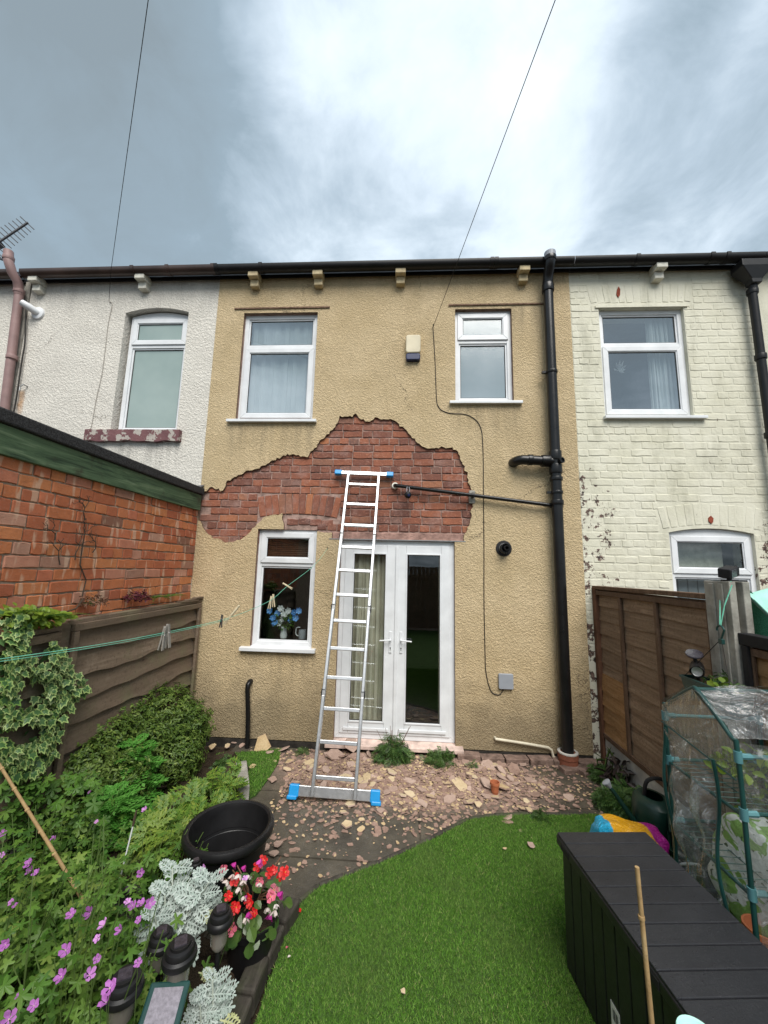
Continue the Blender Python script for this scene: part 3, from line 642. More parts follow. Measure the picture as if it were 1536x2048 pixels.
# french door
door = None
mb = MB(); y = .035; x0, x1, z0, z1 = DRr
uframe(mb, x0, x1, .10, z1, .055, y, y+.07); door = mb.build('french_door', M_UPVC, house, bevel=.005)
for (a, b_, pa, pb, nm) in ((-.675, -.098, -.585, -.205, 'l'), (-.082, .488, .008, .395, 'r')):
    m = MB(); yo = y-.012; za, zb = .152, 2.132
    # stiles and rails
    m.box((a, yo, za), (pa, yo+.05, zb)); m.box((pb, yo, za), (b_, yo+.05, zb)); m.box((pa+.0005, yo+.001, za), (pb-.0005, yo+.05, .265)); m.box((pa+.0005, yo+.001, 2.045), (pb-.0005, yo+.05, zb))
    leaf = m.build('door_leaf', M_UPVC, door, bevel=.005)
    m = MB(); uframe(m, pa-.002, pb+.002, .263, 2.047, .016, yo-.006, yo+.03); m.build('glazing_bead', M_UPVC, door, bevel=.003)
    m = MB(); uframe(m, pa+.015, pb-.015, .280, 2.03, .006, yo+.012, yo+.0185); m.build('rubber_gasket', M_RUBBER, door)
    pane(door, pa+.014, pb-.014, .279, 2.031, yo+.02, M_GLASSD)
    m = MB(); m.box((pa-.05, yo-.014, .185), (pb+.05, yo-.002, .215)); m.build('weather_bar', M_UPVC, door, bevel=.004)
    hx = -.150 if nm == 'l' else -.035; sgn = -1 if nm == 'l' else 1
    m = MB(); m.box((hx-.014, yo-.010, .98), (hx+.014, yo-.0005, 1.20)); m.tube([(hx, yo-.004, 1.115), (hx, yo-.045, 1.115), (hx+sgn*.02, yo-.052, 1.115), (hx+sgn*.115, yo-.05, 1.108)], [.009, .009, .009, .008], 8); h_ = m.build('handle', M_UPVC, door, bevel=.002)
    m = MB(); m.tube([(hx, yo-.0115, 1.03), (hx, yo-.0105, 1.03)], .0075, 10); m.box((hx-.003, yo-.0115, 1.004), (hx+.003, yo-.0105, 1.028)); m.build('keyhole', M_BLACKMAT, door)
mb = MB(); mb.box((-.107, y-.028, .153), (-.075, y-.012, 2.131)); mb.build('meeting_stile', M_UPVC, door, bevel=.004)
mb = MB(); mb.add([(-.80, .05, .098), (.615, .05, .098), (.615, -.09, .080), (-.80, -.09, .080), (-.80, .05, .045), (.615, .05, .045), (.615, -.09, .045), (-.80, -.09, .045)], [(0, 3, 2, 1), (4, 5, 6, 7), (3, 7, 6, 2), (0, 1, 5, 4), (1, 2, 6, 5), (0, 4, 7, 3)])
mb.build('threshold', [plain("dusty_cill", (.60, .46, .40), .6, .3, var=.35, scale=9)], door, bevel=.004)
curtain(door, 'drape', -.60, -.235, .12, 2.12, .135, M_DRAPE, .022, 5); curtain(door, 'drape', .37, .52, .12, 2.12, .14, M_DRAPE, .02, 2)
rooms(house, XL, XR, M_ROOM)
mb = MB(); mb.box((XL+.01, -.012, -.03), (XR-.01, .027, .055)); mb.build('plinth', plain("damp_plinth", (.032, .028, .024), .8, .2, var=.5, scale=11, bump=.6, bscale=40, bdist=.006), house)
for px in (508, 636, 801, 1048): corbel(house, W(px, 560, -.1)[0], M_CORBT)
gutter(house, XL-.0, 1.915, M_BLACKP, (-2.38, -1.82, .97, 1.02)); roof(house, XL, XR)

# ---------------------------------------------------------------- left neighbour
XA = -4.93
lh = thing('terraced_house', 'off white roughcast neighbour house with an arched window and flaking maroon sill', 'house', ((XA+XL)/2, 0, 0), 'row of terraced houses')
lx0 = (W(229, 861)[0]+W(255, 626)[0])/2; lx1 = (W(352, 861)[0]+W(376, 626)[0])/2; lz0 = W(290, 861)[1]; lz1 = W(316, 626)[1]
hole = archrect(lx0-.035, lx1+.01, lz0-.012, lz1+.005, .065)
mb = MB(); panel(mb, rect(XA, XL-.003, -.02, ZT), [hole], -.004, .29); mb.build('roughcast_wall', [M_CREAM], lh)
lw = window(lh, lx0, lx1, lz0, lz1-.005, W(300, 685)[1], y=.075, top='sash', bot='fixed', arch=.062, glass=M_FROSTG)
mb = MB(); mb.box((lx0+.01, .19, lz0), (lx1-.01, .195, lz1)); mb.build('blind', M_BLINDP, lw)
a = W(178, 862); b2 = W(362, 885)
mb = MB(); mb.grid(lambda u, v: (a[0]+(b2[0]-a[0])*u, -.06, b2[1]+(a[1]-b2[1])*v+(.006*math.sin(u*31)+.006*math.sin(u*13+2))*(1 if v < .1 else .2)), 24, 3)
mb.grid(lambda u, v: (a[0]+(b2[0]-a[0])*u, -.06+.13*v, a[1]+.01*v+(.006*math.sin(u*31)+.006*math.sin(u*13+2))*.2*(1-v)), 24, 1)
mb.grid(lambda u, v: (a[0]+(b2[0]-a[0])*u, -.06+.13*v, b2[1]+(.006*math.sin(u*31)+.006*math.sin(u*13+2))*(1-v)), 24, 1)
for xx in (a[0], b2[0]): mb.box((xx-.004, -.058, b2[1]+.006), (xx+.004, .04, a[1]-.004))
mb.build('stone_sill', M_SILLRED, lw)
rooms(lh, XA, XL, M_ROOM)
for px in (282, 70): corbel(lh, W(px, 572, -.1)[0], M_CORBW)
gutter(lh, XA, XL-.004, M_BROWNG, (-3.45, -2.42, -3.0)); roof(lh, XA, XL-.004)
mb = MB(); mb.box((XA-.075, -.02, 2.6), (XA-.004, .0, ZT)); mb.build('boundary_strip', M_CONC, lh)
vx, vz = W(78, 628)
mb = MB(); mb.lathe((vx, -.006, vz), [(.085, 0), (.08, -.02), (.055, -.028)], 20, Vector((0, 1, 0)), close=True)
mb.tube([(vx, -.02, vz), (vx-.03, -.10, vz+.02), (vx-.10, -.14, vz+.06)], [.045, .045, .04], 12); mb.build('vent_outlet', M_UPVC, lh, smooth=True)
hx, hz = W(51, 778); mb = MB(); mb.tube([(hx+.03, .0, hz+.03), (hx+.02, -.05, hz+.035), (hx-.01, -.06, hz), (hx-.005, -.06, hz-.05)], .008, 6); mb.build('iron_hook', M_STEEL, lh)

# ---------------------------------------------------------------- right neighbour, painted brick
XD = 4.02
rh = thing('terraced_house', 'pale cream painted brick neighbour house with paint flaking near the tan render', 'house', ((XR+XD)/2, 0, 0), 'row of terraced houses')
rx0, rz0 = W(1211, 832); rx1, rz1 = W(1367, 617); RWr = (2.243, 3.207, 3.645, 4.982)
RLr = (2.83, 3.70, 1.10, W(1420, 1066)[1])
rhole2 = archrect(RLr[0], RLr[1], RLr[2], RLr[3], .05)
mb = MB(); panel(mb, rect(XR+.003, XD, -.02, ZT), [rect(*RWr), rhole2], -.0005, .29)
pw = mb.build('painted_wall', M_PMORTAR, rh)
PB = brickset(M_PBRICK, 6, d=.05, wob=.004, ch=.006)
cand = []; z = 1.10; row = 0
A1 = (2.13, 3.32, 5.06, 5.30); A2 = (2.74, 3.80, RLr[3]+.03, RLr[3]+.29)
while z < 5.44:
    hdr = row % 5 == 3; x = XR+.004-((row % 2)*.118 if not hdr else .05)
    while x < XD:
        ww = (.107 if hdr else .225)*rnd.uniform(.95, 1.03)
        xa, xb = max(x, XR+.006), min(x+ww, XD-.004); x += ww+.010
        if xb-xa < .03: continue
        bad = False
        for o in (RWr, (RLr[0], RLr[1], RLr[2], RLr[3]+.03), A1, A2):
            if o[2]-.03 < z < o[3]+.03:
                if xa < o[1] and xb > o[0]:
                    if xa < o[0]-.03: xb = o[0]-.006
                    elif xb > o[1]+.03: xa = o[1]+.006
                    else: bad = True
        if bad or xb-xa < .03: continue
        cand.append(((xa+xb)/2, z, xb-xa))
    row += 1; z += PITCH
for A, rise in ((A1, 0.0), (A2, .05)):
    n = int((A[1]-A[0])/.084)
    for i in range(n):
        t = (i+.5)/n; cand.append((A[0]+(A[1]-A[0])*t, (A[2]+A[3])/2+rise*(1-(2*t-1)**2)-.01, -.235, (t-.5)*.38))
seen = [c for c in cand if c[1] > 1.72]
seen.sort(key=lambda c: (c[2] > 0, (c[0]-0)**2+(c[1]-1.875)**2))
rest = seen[295:]+[c for c in cand if c[1] <= 1.72 and c[0] < 2.1]
for c in seen[:295]:
    s_ = (abs(c[2])/.225, 1, rnd.uniform(.95, 1.04) if c[2] > 0 else .98)
    inst(rnd.choice(PB), 'brick', pw, (c[0], .0212+rnd.uniform(-.0022, .0022), c[1]+rnd.uniform(-.004, .004)), (rnd.uniform(-.02, .02), (math.pi/2+c[3]) if c[2] < 0 else rnd.uniform(-.015, .015), rnd.uniform(-.015, .015)), s_)
mb = MB()
for c in rest:
    q = rnd.choice(PB); s_ = c[2]/.225
    if c[2] < 0: continue
    mb.add([(c[0]+v.co.x*s_, .0212+v.co.y, c[1]+v.co.z) for v in q.vertices], [tuple(p.vertices) for p in q.polygons])
kind(mb.build('brick_courses', M_PBRICK, pw), 'stuff')
for (px, py, h_, w_, tl) in ((1236, 585, .115, .022, .25), (1421, 1040, .07, .03, .1)):    # bare chips of brick
    x, z = W(px, py); mb = MB(); pts = [(x+math.sin(k*1.05)*w_*rnd.uniform(.6, 1.2)+tl*.2*math.cos(k*1.05)*h_, z+math.cos(k*1.05)*h_*rnd.uniform(.5, .7)) for k in range(6)]
    mb.prism(pts, -.0125, -.002); mb.build('paint_chip_scar', M_BARE, pw)
rw = window(rh, *RWr, 4.53, top='fixed', bot='sash'); sill(rw, 2.22, 3.32, 3.648)
mb = MB(); mb.box((2.20, -.02, 4.985), (3.25, .03, 5.015)); mb.build('head_strip', M_PBRICK, rw)
curtain(rw, 'net_curtain', 2.86, 3.16, 3.70, 4.95, .15, M_NET, .02, 5)
sx_, sz_ = W(1240, 735, .2)
mb = MB()
for k, (a_, l_) in enumerate(((1.1, .16), (.7, .13), (1.75, .12), (.3, .09), (2.6, .07), (1.4, .15), (-.2, .07))):
    d = Vector((math.cos(a_), 0, math.sin(a_))); s_ = Vector((-d.z, 0, d.x))*.014; o_ = Vector((sx_-.02, .2, sz_-.05))
    mb.add([o_-s_*.3, o_+d*l_*.6+s_, o_+d*l_, o_+d*l_*.6-s_, o_+d*l_*.5+Vector((0, -.012, 0))], [(0, 4, 1), (1, 4, 2), (2, 4, 3), (3, 4, 0)])
mb.build('hanging_paper_star', M_UPVC, rw)
rl = window(rh, *RLr, 1.885, y=.04, top='sash', bot='fixed', arch=.045, glass=M_GLASSD)
mb = MB()
for i in range(8): mb.box((2.88+i*.105, .16, 1.12), (2.978+i*.105, .17, 1.84))
mb.build('vertical_blind', M_GREYBOX, rl)
mb = MB(); mb.box((2.9, .25, 1.92), (3.55, .26, 2.27)); mb.build('blind', M_CORBW, rl)
rooms(rh, XR, XD, M_ROOM)
corbel(rh, W(1320, 545, -.1)[0], M_CORBW)
gutter(rh, 1.92, XD, M_BLACKP, (2.63, 3.45, 3.62)); roof(rh, XR+.004, XD)

# slivers of the next houses along the terrace
for nm, a_, b_, m_, lab, gm in (('terraced_house', -8.6, XA-.08, M_CREAM, 'far left off white house behind the faded brown downpipe', M_BROWNG), ('terraced_house', XD+.004, 7.5, M_PMORTAR, 'sliver of cream painted house beyond the black hopper and downpipe', M_BLACKP)):
    t_ = thing(nm, lab, 'house', ((a_+b_)/2, 0, 0), 'row of terraced houses')
    mb = MB(); mb.box((a_, 0, -.02), (b_, .3, ZT)); mb.build('wall', m_, t_); gutter(t_, a_, b_-.003, gm, ()); roof(t_, a_, b_)
# ================================================================== FIXTURES ON THE WALLS
def collar(mb, c, r, h, axis=Vector((0, 0, 1))):
    mb.lathe(Vector(c), [(r*.97, -h/2), (r, -h/2+.006), (r, h/2-.006), (r*.97, h/2)], 18, axis, close=True)
px_ = 1.622; py_ = -.115
sp = thing('soil_pipe', 'tall black soil pipe with an elbow branch beside the cream painted house', 'drainpipe', (px_, py_, 0))
mb = MB(); mb.tube([(px_, py_, .02), (px_, py_, 5.20)], .056, 18); mb.build('pipe', M_PIPE, sp, smooth=True)
mb = MB(); mb.tube([(px_, py_, 5.16), (px_, py_, 5.24), (px_-.002, py_-.035, 5.32), (px_-.004, py_-.085, 5.38), (px_-.005, py_-.115, 5.43), (px_-.005, py_-.115, 5.515)], .058, 18); mb.build('offset_bend', M_PIPE, sp, smooth=True)
mb = MB(); mb.lathe((px_-.005, py_-.115, 5.475), [(.063, 0), (.063, .06), (.05, .06), (.05, .0)], 18); mb.box((px_-.055, py_-.12, 5.527), (px_+.045, py_-.11, 5.535)); mb.box((px_-.01, py_-.165, 5.526), (px_, py_-.065, 5.534)); mb.build('vent_cage', M_GREYBOX, sp)
for z_, h_ in ((5.17, .09), (3.14, .10), (2.99, .10), (1.98+.9, .04), (2.62, .05), (5.455, .05)):
    mb = MB(); collar(mb, (px_ if z_ < 5.3 else px_-.005, py_ if z_ < 5.3 else py_-.115, z_), .068, h_); mb.build('collar', M_PIPE, sp, smooth=True)
for z_ in (4.12, 2.73):
    mb = MB(); collar(mb, (px_, py_, z_), .066, .03); mb.box((px_-.105, py_-.01, z_-.012), (px_-.055, py_+.02, z_+.012)); mb.box((px_-.02, py_+.05, z_-.02), (px_+.02, .0, z_+.02)); mb.build('bracket', M_PIPE, sp)
ex, ez = W(1037, 921, -.1)
mb = MB(); pts = [(px_, py_, 3.075), (px_-.10, py_, 3.082), (px_-.27, py_, 3.092)]+[(ex+.055-.09*math.sin(a), py_+.12*(1-math.cos(a)), 3.095-.005*a) for a in np.linspace(.2, 1.5, 6)]
mb.tube(pts, .053, 16); mb.build('elbow_branch', M_PIPE, sp, smooth=True)
mb = MB(); collar(mb, (px_-.105, py_, 3.083), .066, .09, Vector((1, 0, 0))); collar(mb, (px_-.27, py_, 3.092), .061, .05, Vector((1, 0, 0))); mb.build('branch_socket', M_PIPE, sp, smooth=True)
mb = MB(); mb.lathe((px_+.035, py_-.062, 3.07), [(.032, 0), (.032, .025), (.022, .025), (.022, .012), (0, .012)], 14, Vector((.4, -1, 0))); mb.build('access_plug', M_PIPE, sp)
mb = MB(); mb.lathe((px_, py_, -.01), [(.09, 0), (.09, .085), (.095, .09), (.095, .135), (.075, .14)], 18, close=True); mb.build('clay_collar', M_CLAY, sp, smooth=True)
mb = MB(); mb.lathe((px_, py_, .128), [(.0955, 0), (.0955, .010), (.07, .013)], 18); mb.build('mortar_flaunching', M_GRAVELB, sp)

a = W3(792, 971, -.05); b2 = Vector((px_, -.075, W(1110, 1012, -.06)[1]))
wp = thing('waste_pipe', 'thin black waste pipe sloping from the bare brick to the soil pipe', 'pipe', a)
mb = MB(); mb.tube([(a.x-.015, .02, a.z+.008), (a.x-.012, -.03, a.z+.006), a, b2], .0215, 12); mb.build('pipe', M_PIPE, wp, smooth=True)
mb = MB(); mb.lathe((a.x-.012, -.005, a.z+.006), [(.04, 0), (.036, -.02), (.022, -.024)], 12, Vector((0, 1, 0)), close=True); mb.build('wall_collar', M_CORBW, wp)
k = a.lerp(b2, .49); mb = MB(); mb.box((k.x-.035, -.02, k.z-.085), (k.x+.035, .02, k.z+.065)); mb.build('mortar_pad', M_CONC, wp, bevel=.012)
mb = MB(); collar(mb, k, .030, .03, (b2-a).normalized()); mb.box((k.x-.012, -.05, k.z-.012), (k.x+.012, -.01, k.z+.012)); mb.build('clip', M_PIPE, wp)
mb = MB(); collar(mb, b2-(b2-a).normalized()*.035, .031, .05, (b2-a).normalized()); collar(mb, b2+(b2-a).normalized()*.03+Vector((.03, 0, 0)), .02, .03, Vector((1, 0, 0))); mb.build('boss', M_PIPE, wp)

c = W3(816, 990, -.10)
scam = thing('security_camera', 'small black camera dangling from the waste pipe near the ladder top', 'camera', c)
mb = MB(); mb.lathe(c, [(.012, .032), (.034, .02), (.04, 0), (.034, -.022), (.012, -.032)], 14, Vector((.3, -1, -.25)), close=True); mb.build('housing', M_BLACKP, scam, smooth=True)
mb = MB(); mb.lathe(c+Vector((.008, -.033, -.008)), [(.016, 0), (.014, .006), (0, .008)], 12, Vector((.3, -1, -.25))); mb.build('lens', M_NAVY, scam)
mb = MB(); mb.tube([c+Vector((-.005, .01, .03)), c+Vector((.004, .03, .06)), c+Vector((.008, .05, .085))], .007, 6); mb.build('stalk', M_BLACKP, scam)
mb = MB()
for q in (-1, 1): mb.tube([c+Vector((q*.012, .015, .02)), c+Vector((q*.016, .02, .07)), c+Vector((q*.01, .03, .10)), c+Vector((.0, .055, .11))], .0035, 5)
mb.build('cable_tie', M_GREYBOX, scam)

ax0, az1 = W(812, 671, -.05); ax1, az0 = W(841, 720, -.05)
al = thing('alarm_box', 'yellowed burglar alarm box with dark blue strobe between the upper windows', 'alarm', ((ax0+ax1)/2, 0, az0))
def rrect(x0, x1, z0, z1, r, n=4): return [(cx+r*math.cos(t), cz+r*math.sin(t)) for cx, cz, s in ((x1-r, z1-r, 0), (x0+r, z1-r, 1), (x0+r, z0+r, 2), (x1-r, z0+r, 3)) for t in np.linspace(s*math.pi/2, (s+1)*math.pi/2, n+1)]
mb = MB(); mb.prism(rrect(ax0, ax1, az0+.085, az1, .03), -.07, .001); mb.build('cover', M_ALARM, al, bevel=.012)
mb = MB(); mb.prism(rrect(ax0+.004, ax1-.004, az0, az0+.083, .022), -.062, .001); mb.build('strobe', M_NAVY, al, bevel=.01)
vx, vz = W(1007, 1097)
fl = thing('flue_vent', 'round black boiler flue outlet right of the french door', 'vent', (vx, 0, vz))
mb = MB(); mb.lathe((vx, 0, vz), [(.088, .004), (.085, -.018), (.06, -.024)], 26, Vector((0, 1, 0)), close=True); mb.build('wall_ring', M_BLACKMAT, fl, smooth=True)
mb = MB(); mb.lathe((vx, -.022, vz), [(.052, 0), (.052, -.075), (.044, -.075), (.044, -.02), (0, -.018)], 22, Vector((0, 1, 0))); mb.build('outer_tube', M_BLACKP, fl, smooth=True)
mb = MB(); mb.lathe((vx+.005, -.03, vz), [(.026, 0), (.026, -.10), (.021, -.10), (.021, -.03), (0, -.03)], 16, Vector((0, 1, 0))); mb.build('inner_tube', M_BLACKMAT, fl, smooth=True)
mb = MB(); mb.lathe((vx, -.040, vz), [(.054, 0), (.055, -.003), (.054, -.006)], 22, Vector((0, 1, 0))); mb.build('seal_ring', M_UPVC, fl)
bx0, bz1 = W(997, 1347, -.03); bx1, bz0 = W(1027, 1379, -.03)
jb = thing('junction_box', 'small square grey cable box low on the tan wall', 'box', ((bx0+bx1)/2, 0, bz0))
mb = MB(); mb.prism(rrect(bx0, bx1, bz0, bz1, .012), -.04, -.012); mb.build('lid', M_GREYBOX, jb, bevel=.005)
mb = MB(); mb.prism(rrect(bx0+.004, bx1-.004, bz0+.004, bz1-.004, .012), -.0118, .001); mb.build('base_plate', M_GREYBOX, jb)
mb = MB(); mb.tube([((bx0+bx1)/2-.03, -.02, bz0+.002), ((bx0+bx1)/2-.03, -.02, bz0-.02)], .008, 8); mb.build('cable_gland', M_RUBBER, jb)

# cables
def smooth_path(P, n=6):
    out = []
    for i in range(len(P)-1):
        p0, p1, p2, p3 = P[max(i-1, 0)], P[i], P[i+1], P[min(i+2, len(P)-1)]
        for k in range(n):
            t = k/n; out.append(.5*((2*p1)+(p2-p0)*t+(2*p0-5*p1+4*p2-p3)*t*t+(3*p1-p0-3*p2+p3)*t**3))
    out.append(P[-1]); return out
P = [W3(*q, -.012) for q in ((866, 655), (870, 720), (872, 775), (876, 812), (897, 826), (935, 830), (960, 852), (966, 900), (967, 1000), (968, 1100), (968, 1200), (970, 1300), (972, 1345), (982, 1382), (997, 1390), (1005, 1383))]
o = MB().tube(smooth_path(P), .0048, 6).build('wall_cable', M_RUBBER, None, at=P[0]); tag(o, 'black cable clipped down the tan wall to the grey box', 'cable')
def over(ca, px, py, y, z):      # the point at depth y and height z in the plane through the eye, the wall end and this image point
    n = (ca-EYE).cross(ray(px, py)); return Vector((-(n.y*(y-EYE.y)+n.z*(z-EYE.z))/n.x, y, z))
ca = W3(866, 655, -.03); far = over(ca, 1112, -4, -24, 8.6)
o = MB().tube([ca]+[ca.lerp(far, t) for t in np.linspace(.02, 1, 20)], .003, 6).build('overhead_cable', M_RUBBER, None, at=ca); tag(o, 'overhead cable slanting up across the sky from the tan wall', 'cable')
ca = W3(218, 603, -.03); far = over(W3(222, 540, -.25), 297, -4, -24, 9.2)
o = MB().tube([ca+Vector((0, .03, 0)), ca, W3(222, 540, -.25)]+[W3(222, 540, -.25).lerp(far, t) for t in np.linspace(.02, 1, 20)], .003, 6).build('overhead_cable', M_RUBBER, None, at=ca); tag(o, 'overhead cable rising from the off white house by its arched window', 'cable')
P = [W3(*q, -.012) for q in ((218, 603), (224, 610), (216, 650), (205, 740), (192, 800), (183, 850), (170, 890))]
o = MB().tube(smooth_path(P), .0035, 5).build('wall_cable', plain("pale_cable", (.35, .32, .28), .7), None, at=P[0]); tag(o, 'thin pale cable running down the off white roughcast', 'cable')
P = [W3(*q, -.035) for q in ((52, 600), (50, 680), (44, 720), (32, 800), (22, 850))]
o = MB().tube(smooth_path(P), .009, 6).build('wall_cable', M_RUBBER, None, at=P[0]); tag(o, 'black cable beside the faded brown downpipe', 'cable')
# a little eye where the overhead cables are tied
for q in ((866, 655),):
    c = W3(*q, 0); mb = MB(); mb.tube([c, c+Vector((0, -.035, 0)), c+Vector((.0, -.045, .015)), c+Vector((0, -.03, .025))], .005, 6)
    o = mb.build('cable_hook', M_RUBBER, None, at=c); tag(o, 'small hook holding the cable to the tan wall left of the small upper window', 'hook')

# downpipes
P = [W3(*q, y) for q, y in (((17, 503), -.22), ((17, 522), -.22), ((24, 545), -.20), ((36, 565), -.12), ((38, 590), -.085), ((32, 650), -.085), ((20, 740), -.085), ((4, 860), -.085))]
dp = thing('downpipe', 'faded pinkish brown downpipe with a swan neck above the gutter', 'drainpipe', P[-1])
mb = MB(); mb.tube(P[:5], .052, 14); mb.build('swan_neck', M_PINKP, dp, smooth=True)
mb = MB(); mb.tube([P[4], P[-1], P[-1]-Vector((0, 0, .6))], .048, 14); mb.build('pipe', M_PINKP, dp, smooth=True)
for q, y in (((38, 583), -.09), ((24, 715), -.085), ((17, 517), -.22)):
    mb = MB(); collar(mb, W3(*q, y), .06, .05); mb.build('collar', M_PINKP, dp, smooth=True)
c = W3(1505, 548, -.13)
dp = thing('downpipe', 'black cast iron hopper and downpipe on the cream house', 'drainpipe', c)
mb = MB(); mb.add([(c.x+sx_*a_, c.y+sy_*b_, z_) for z_, a_, b_ in ((c.z+.13, .17, .085), (c.z+.05, .17, .085), (c.z-.09, .06, .05), (c.z-.14, .05, .05)) for sx_, sy_ in ((-1, -1), (1, -1), (1, 1), (-1, 1))], [(3, 2, 1, 0), (12, 13, 14, 15)]+[(i*4+k, i*4+(k+1) % 4, i*4+4+(k+1) % 4, i*4+4+k) for i in range(3) for k in range(4)])
mb.build('hopper', M_BLACKP, dp, bevel=.008)
d0 = W3(1498, 585, -.10); d1 = W3(1540, 830, -.09)
mb = MB(); mb.tube([Vector((c.x, -.12, c.z-.12)), Vector((c.x, -.10, c.z-.25)), Vector((c.x+.01, -.095, 3.0)), Vector((c.x+.01, -.095, .1))], .042, 14); mb.build('pipe', M_BLACKP, dp, smooth=True)
for z_ in (c.z-.2, c.z-1.0, c.z-1.9): mb = MB(); collar(mb, (c.x+.003, -.098, z_), .054, .06); mb.build('collar', M_BLACKP, dp, smooth=True)

# short stub pipe, overflow pipe, gully
a = W3(497, 1364, -.05)
P = [Vector((a.x+.012, .01, a.z-.005)), Vector((a.x+.008, -.03, a.z)), Vector((a.x+.002, -.06, a.z-.025)), Vector((a.x, -.065, a.z-.07)), Vector((a.x+.03, -.07, .30)), Vector((a.x+.045, -.075, .0))]
o = MB().tube(P, [.026, .027, .028, .024, .024, .024], 12).build('stub_pipe', M_PIPE, None, at=P[-1], smooth=True); tag(o, 'short black pipe stub curving out of the wall under the kitchen window', 'pipe')
P = [W3(*q, -.04) for q in ((991, 1478), (1050, 1487), (1096, 1495), (1103, 1500), (1106, 1512), (1112, 1519), (1120, 1519))]
P = [Vector((P[0].x, .0, P[0].z+.004))]+P
o = MB().tube(P, .0135, 10).build('overflow_pipe', M_WHITEPIPE, None, at=P[0], smooth=True); tag(o, 'cranked dirty white overflow pipe low on the wall by the soil pipe', 'pipe')
# strip of old bricks along the wall foot
kb = thing('brick_kerb', 'row of worn bricks along the wall foot beside the soil pipe', 'kerb', (1.2, -.1, 0))
KB = brickset(plain("worn_kerb", (.19, .13, .105), .9, .2, var=.5, scale=12, bump=.9, bscale=40, bdist=.01), 4, d=.10)
for i in range(6): inst(KB[i % 4], 'brick', kb, (.66+i*.235, -.075+rnd.uniform(-.01, .01), .012+rnd.uniform(-.012, .008)), (0, rnd.uniform(-.05, .05), rnd.uniform(-.06, .06)))
for i in range(3): inst(KB[i % 4], 'brick', kb, (1.66+.16*(i-1)+.12, -.21-.03*i, .0), (0, rnd.uniform(-.05, .05), .3+rnd.uniform(-.2, .2)))
gx, gy = G(840, 1528); gr = thing('drain_grate', 'small dark drain grating under the door weeds', 'grate', (gx, gy, 0))
mb = MB(); mb.box((gx-.14, gy-.05, -.01), (gx+.14, gy-.03, .02)); mb.box((gx-.14, gy+.03, -.01), (gx+.14, gy+.05, .02)); mb.build('rim', M_BLACKMAT, gr)
for i in range(9): mb = MB(); mb.box((gx-.13+i*.031, gy-.03, 0), (gx-.118+i*.031, gy+.03, .015)); mb.build('grate_bar', M_BLACKMAT, gr)

# aerial
yA = 1.2; c0 = W3(-30, 503, yA); c1 = W3(56, 445, yA)
ae = thing('tv_aerial', 'yagi television aerial above the far left roofline', 'aerial', c0)
M_AERIAL = plain('dull_aerial', (.09, .09, .095), .7); mb = MB(); mb.bar(c0, c1, .025, .025); mb.build('boom', M_AERIAL, ae)
for i in range(11):
    p = c0.lerp(c1, .15+.083*i); l_ = .20-.006*i; dirv = Vector((.62, .25, -.55)).normalized()
    mb = MB(); mb.tube([p-dirv*l_, p+dirv*l_], .008, 5); mb.build('element', M_AERIAL, ae)
for i in (-1, 1): mb = MB(); p = c0.lerp(c1, .12); mb.bar(p+Vector((0, 0, .02*i)), p+Vector((.12, .05, .16*i)), .02, .16); mb.build('reflector', M_AERIAL, ae)
mb = MB(); mb.tube([c0, c0-Vector((0, 0, 1.0))], .022, 8); mb.build('mast', M_AERIAL, ae)

# ================================================================== LADDER
B0 = Vector((-.545, -.962, .045)); B1 = Vector((-.485, -.052, 2.955)); U = (B1-B0).normalized(); SX = Vector((1, .03, 0)); SX = (SX-U*SX.dot(U)).normalized(); N = U.cross(SX)
ld = thing('folding_ladder', 'folding aluminium ladder with blue end caps leaning on the bare brick', 'ladder', (B0.x, B0.y, 0))
HW = .172; TL = (B1-B0).length
rows_px = [1560, 1488, 1417, 1356, 1297, 1241, 1189, 1141, 1095, 1050, 1011, 971]
def t_at(py):       # where along the ladder plane the photo shows this row
    lo, hi = 0.0, 1.0
    for _ in range(40):
        m_ = (lo+hi)/2; p = B0.lerp(B1, m_)-EYE; yy = 1024-FPX*p.dot(_u)/p.dot(_f)
        if yy > py: lo = m_
        else: hi = m_
    return lo
ts = [t_at(y_) for y_ in rows_px]
t_fit = np.polyfit(range(12), ts, 1); ts = [t_fit[0]*i+t_fit[1] for i in range(12)]
hinges = [(ts[2]+ts[3])/2, (ts[5]+ts[6])/2, (ts[8]+ts[9])/2]; ends = [.004]+hinges+[.995]
for k in range(4):
    gap = .022/TL
    for s_ in (-1, 1):
        a = B0.lerp(B1, ends[k]+(gap if k else 0))+SX*HW*s_; b2 = B0.lerp(B1, ends[k+1]-(gap if k < 3 else 0))+SX*HW*s_
        MB().bar(a, b2, .026, .062, SX).build('rail', M_ALU, ld, bevel=.004)
for t in ts:
    c = B0.lerp(B1, t); MB().bar(c-SX*(HW-.0135), c+SX*(HW-.0135), .03, .03, N).build('rung', M_ALU, ld, bevel=.004)
for t in hinges:
    for s_ in (-1, 1):
        c = B0.lerp(B1, t)+SX*HW*s_
        h_ = MB().bar(c-U*.075, c+U*.075, .031, .040, SX).build('hinge', M_STEEL, ld, bevel=.003)
        MB().lathe(c+SX*.0165*s_, [(.032, -.004), (.034, 0), (.032, .004), (.012, .006)], 14, SX*s_, close=True).build('hinge_disc', M_BLACKP, h_)
        mb = MB()
        for q in (-.055, .055): mb.lathe(c+U*q-N*.0200, [(.006, 0), (.004, .004)], 8, -N, close=True)
        mb.build('rivet', M_ALU, h_)
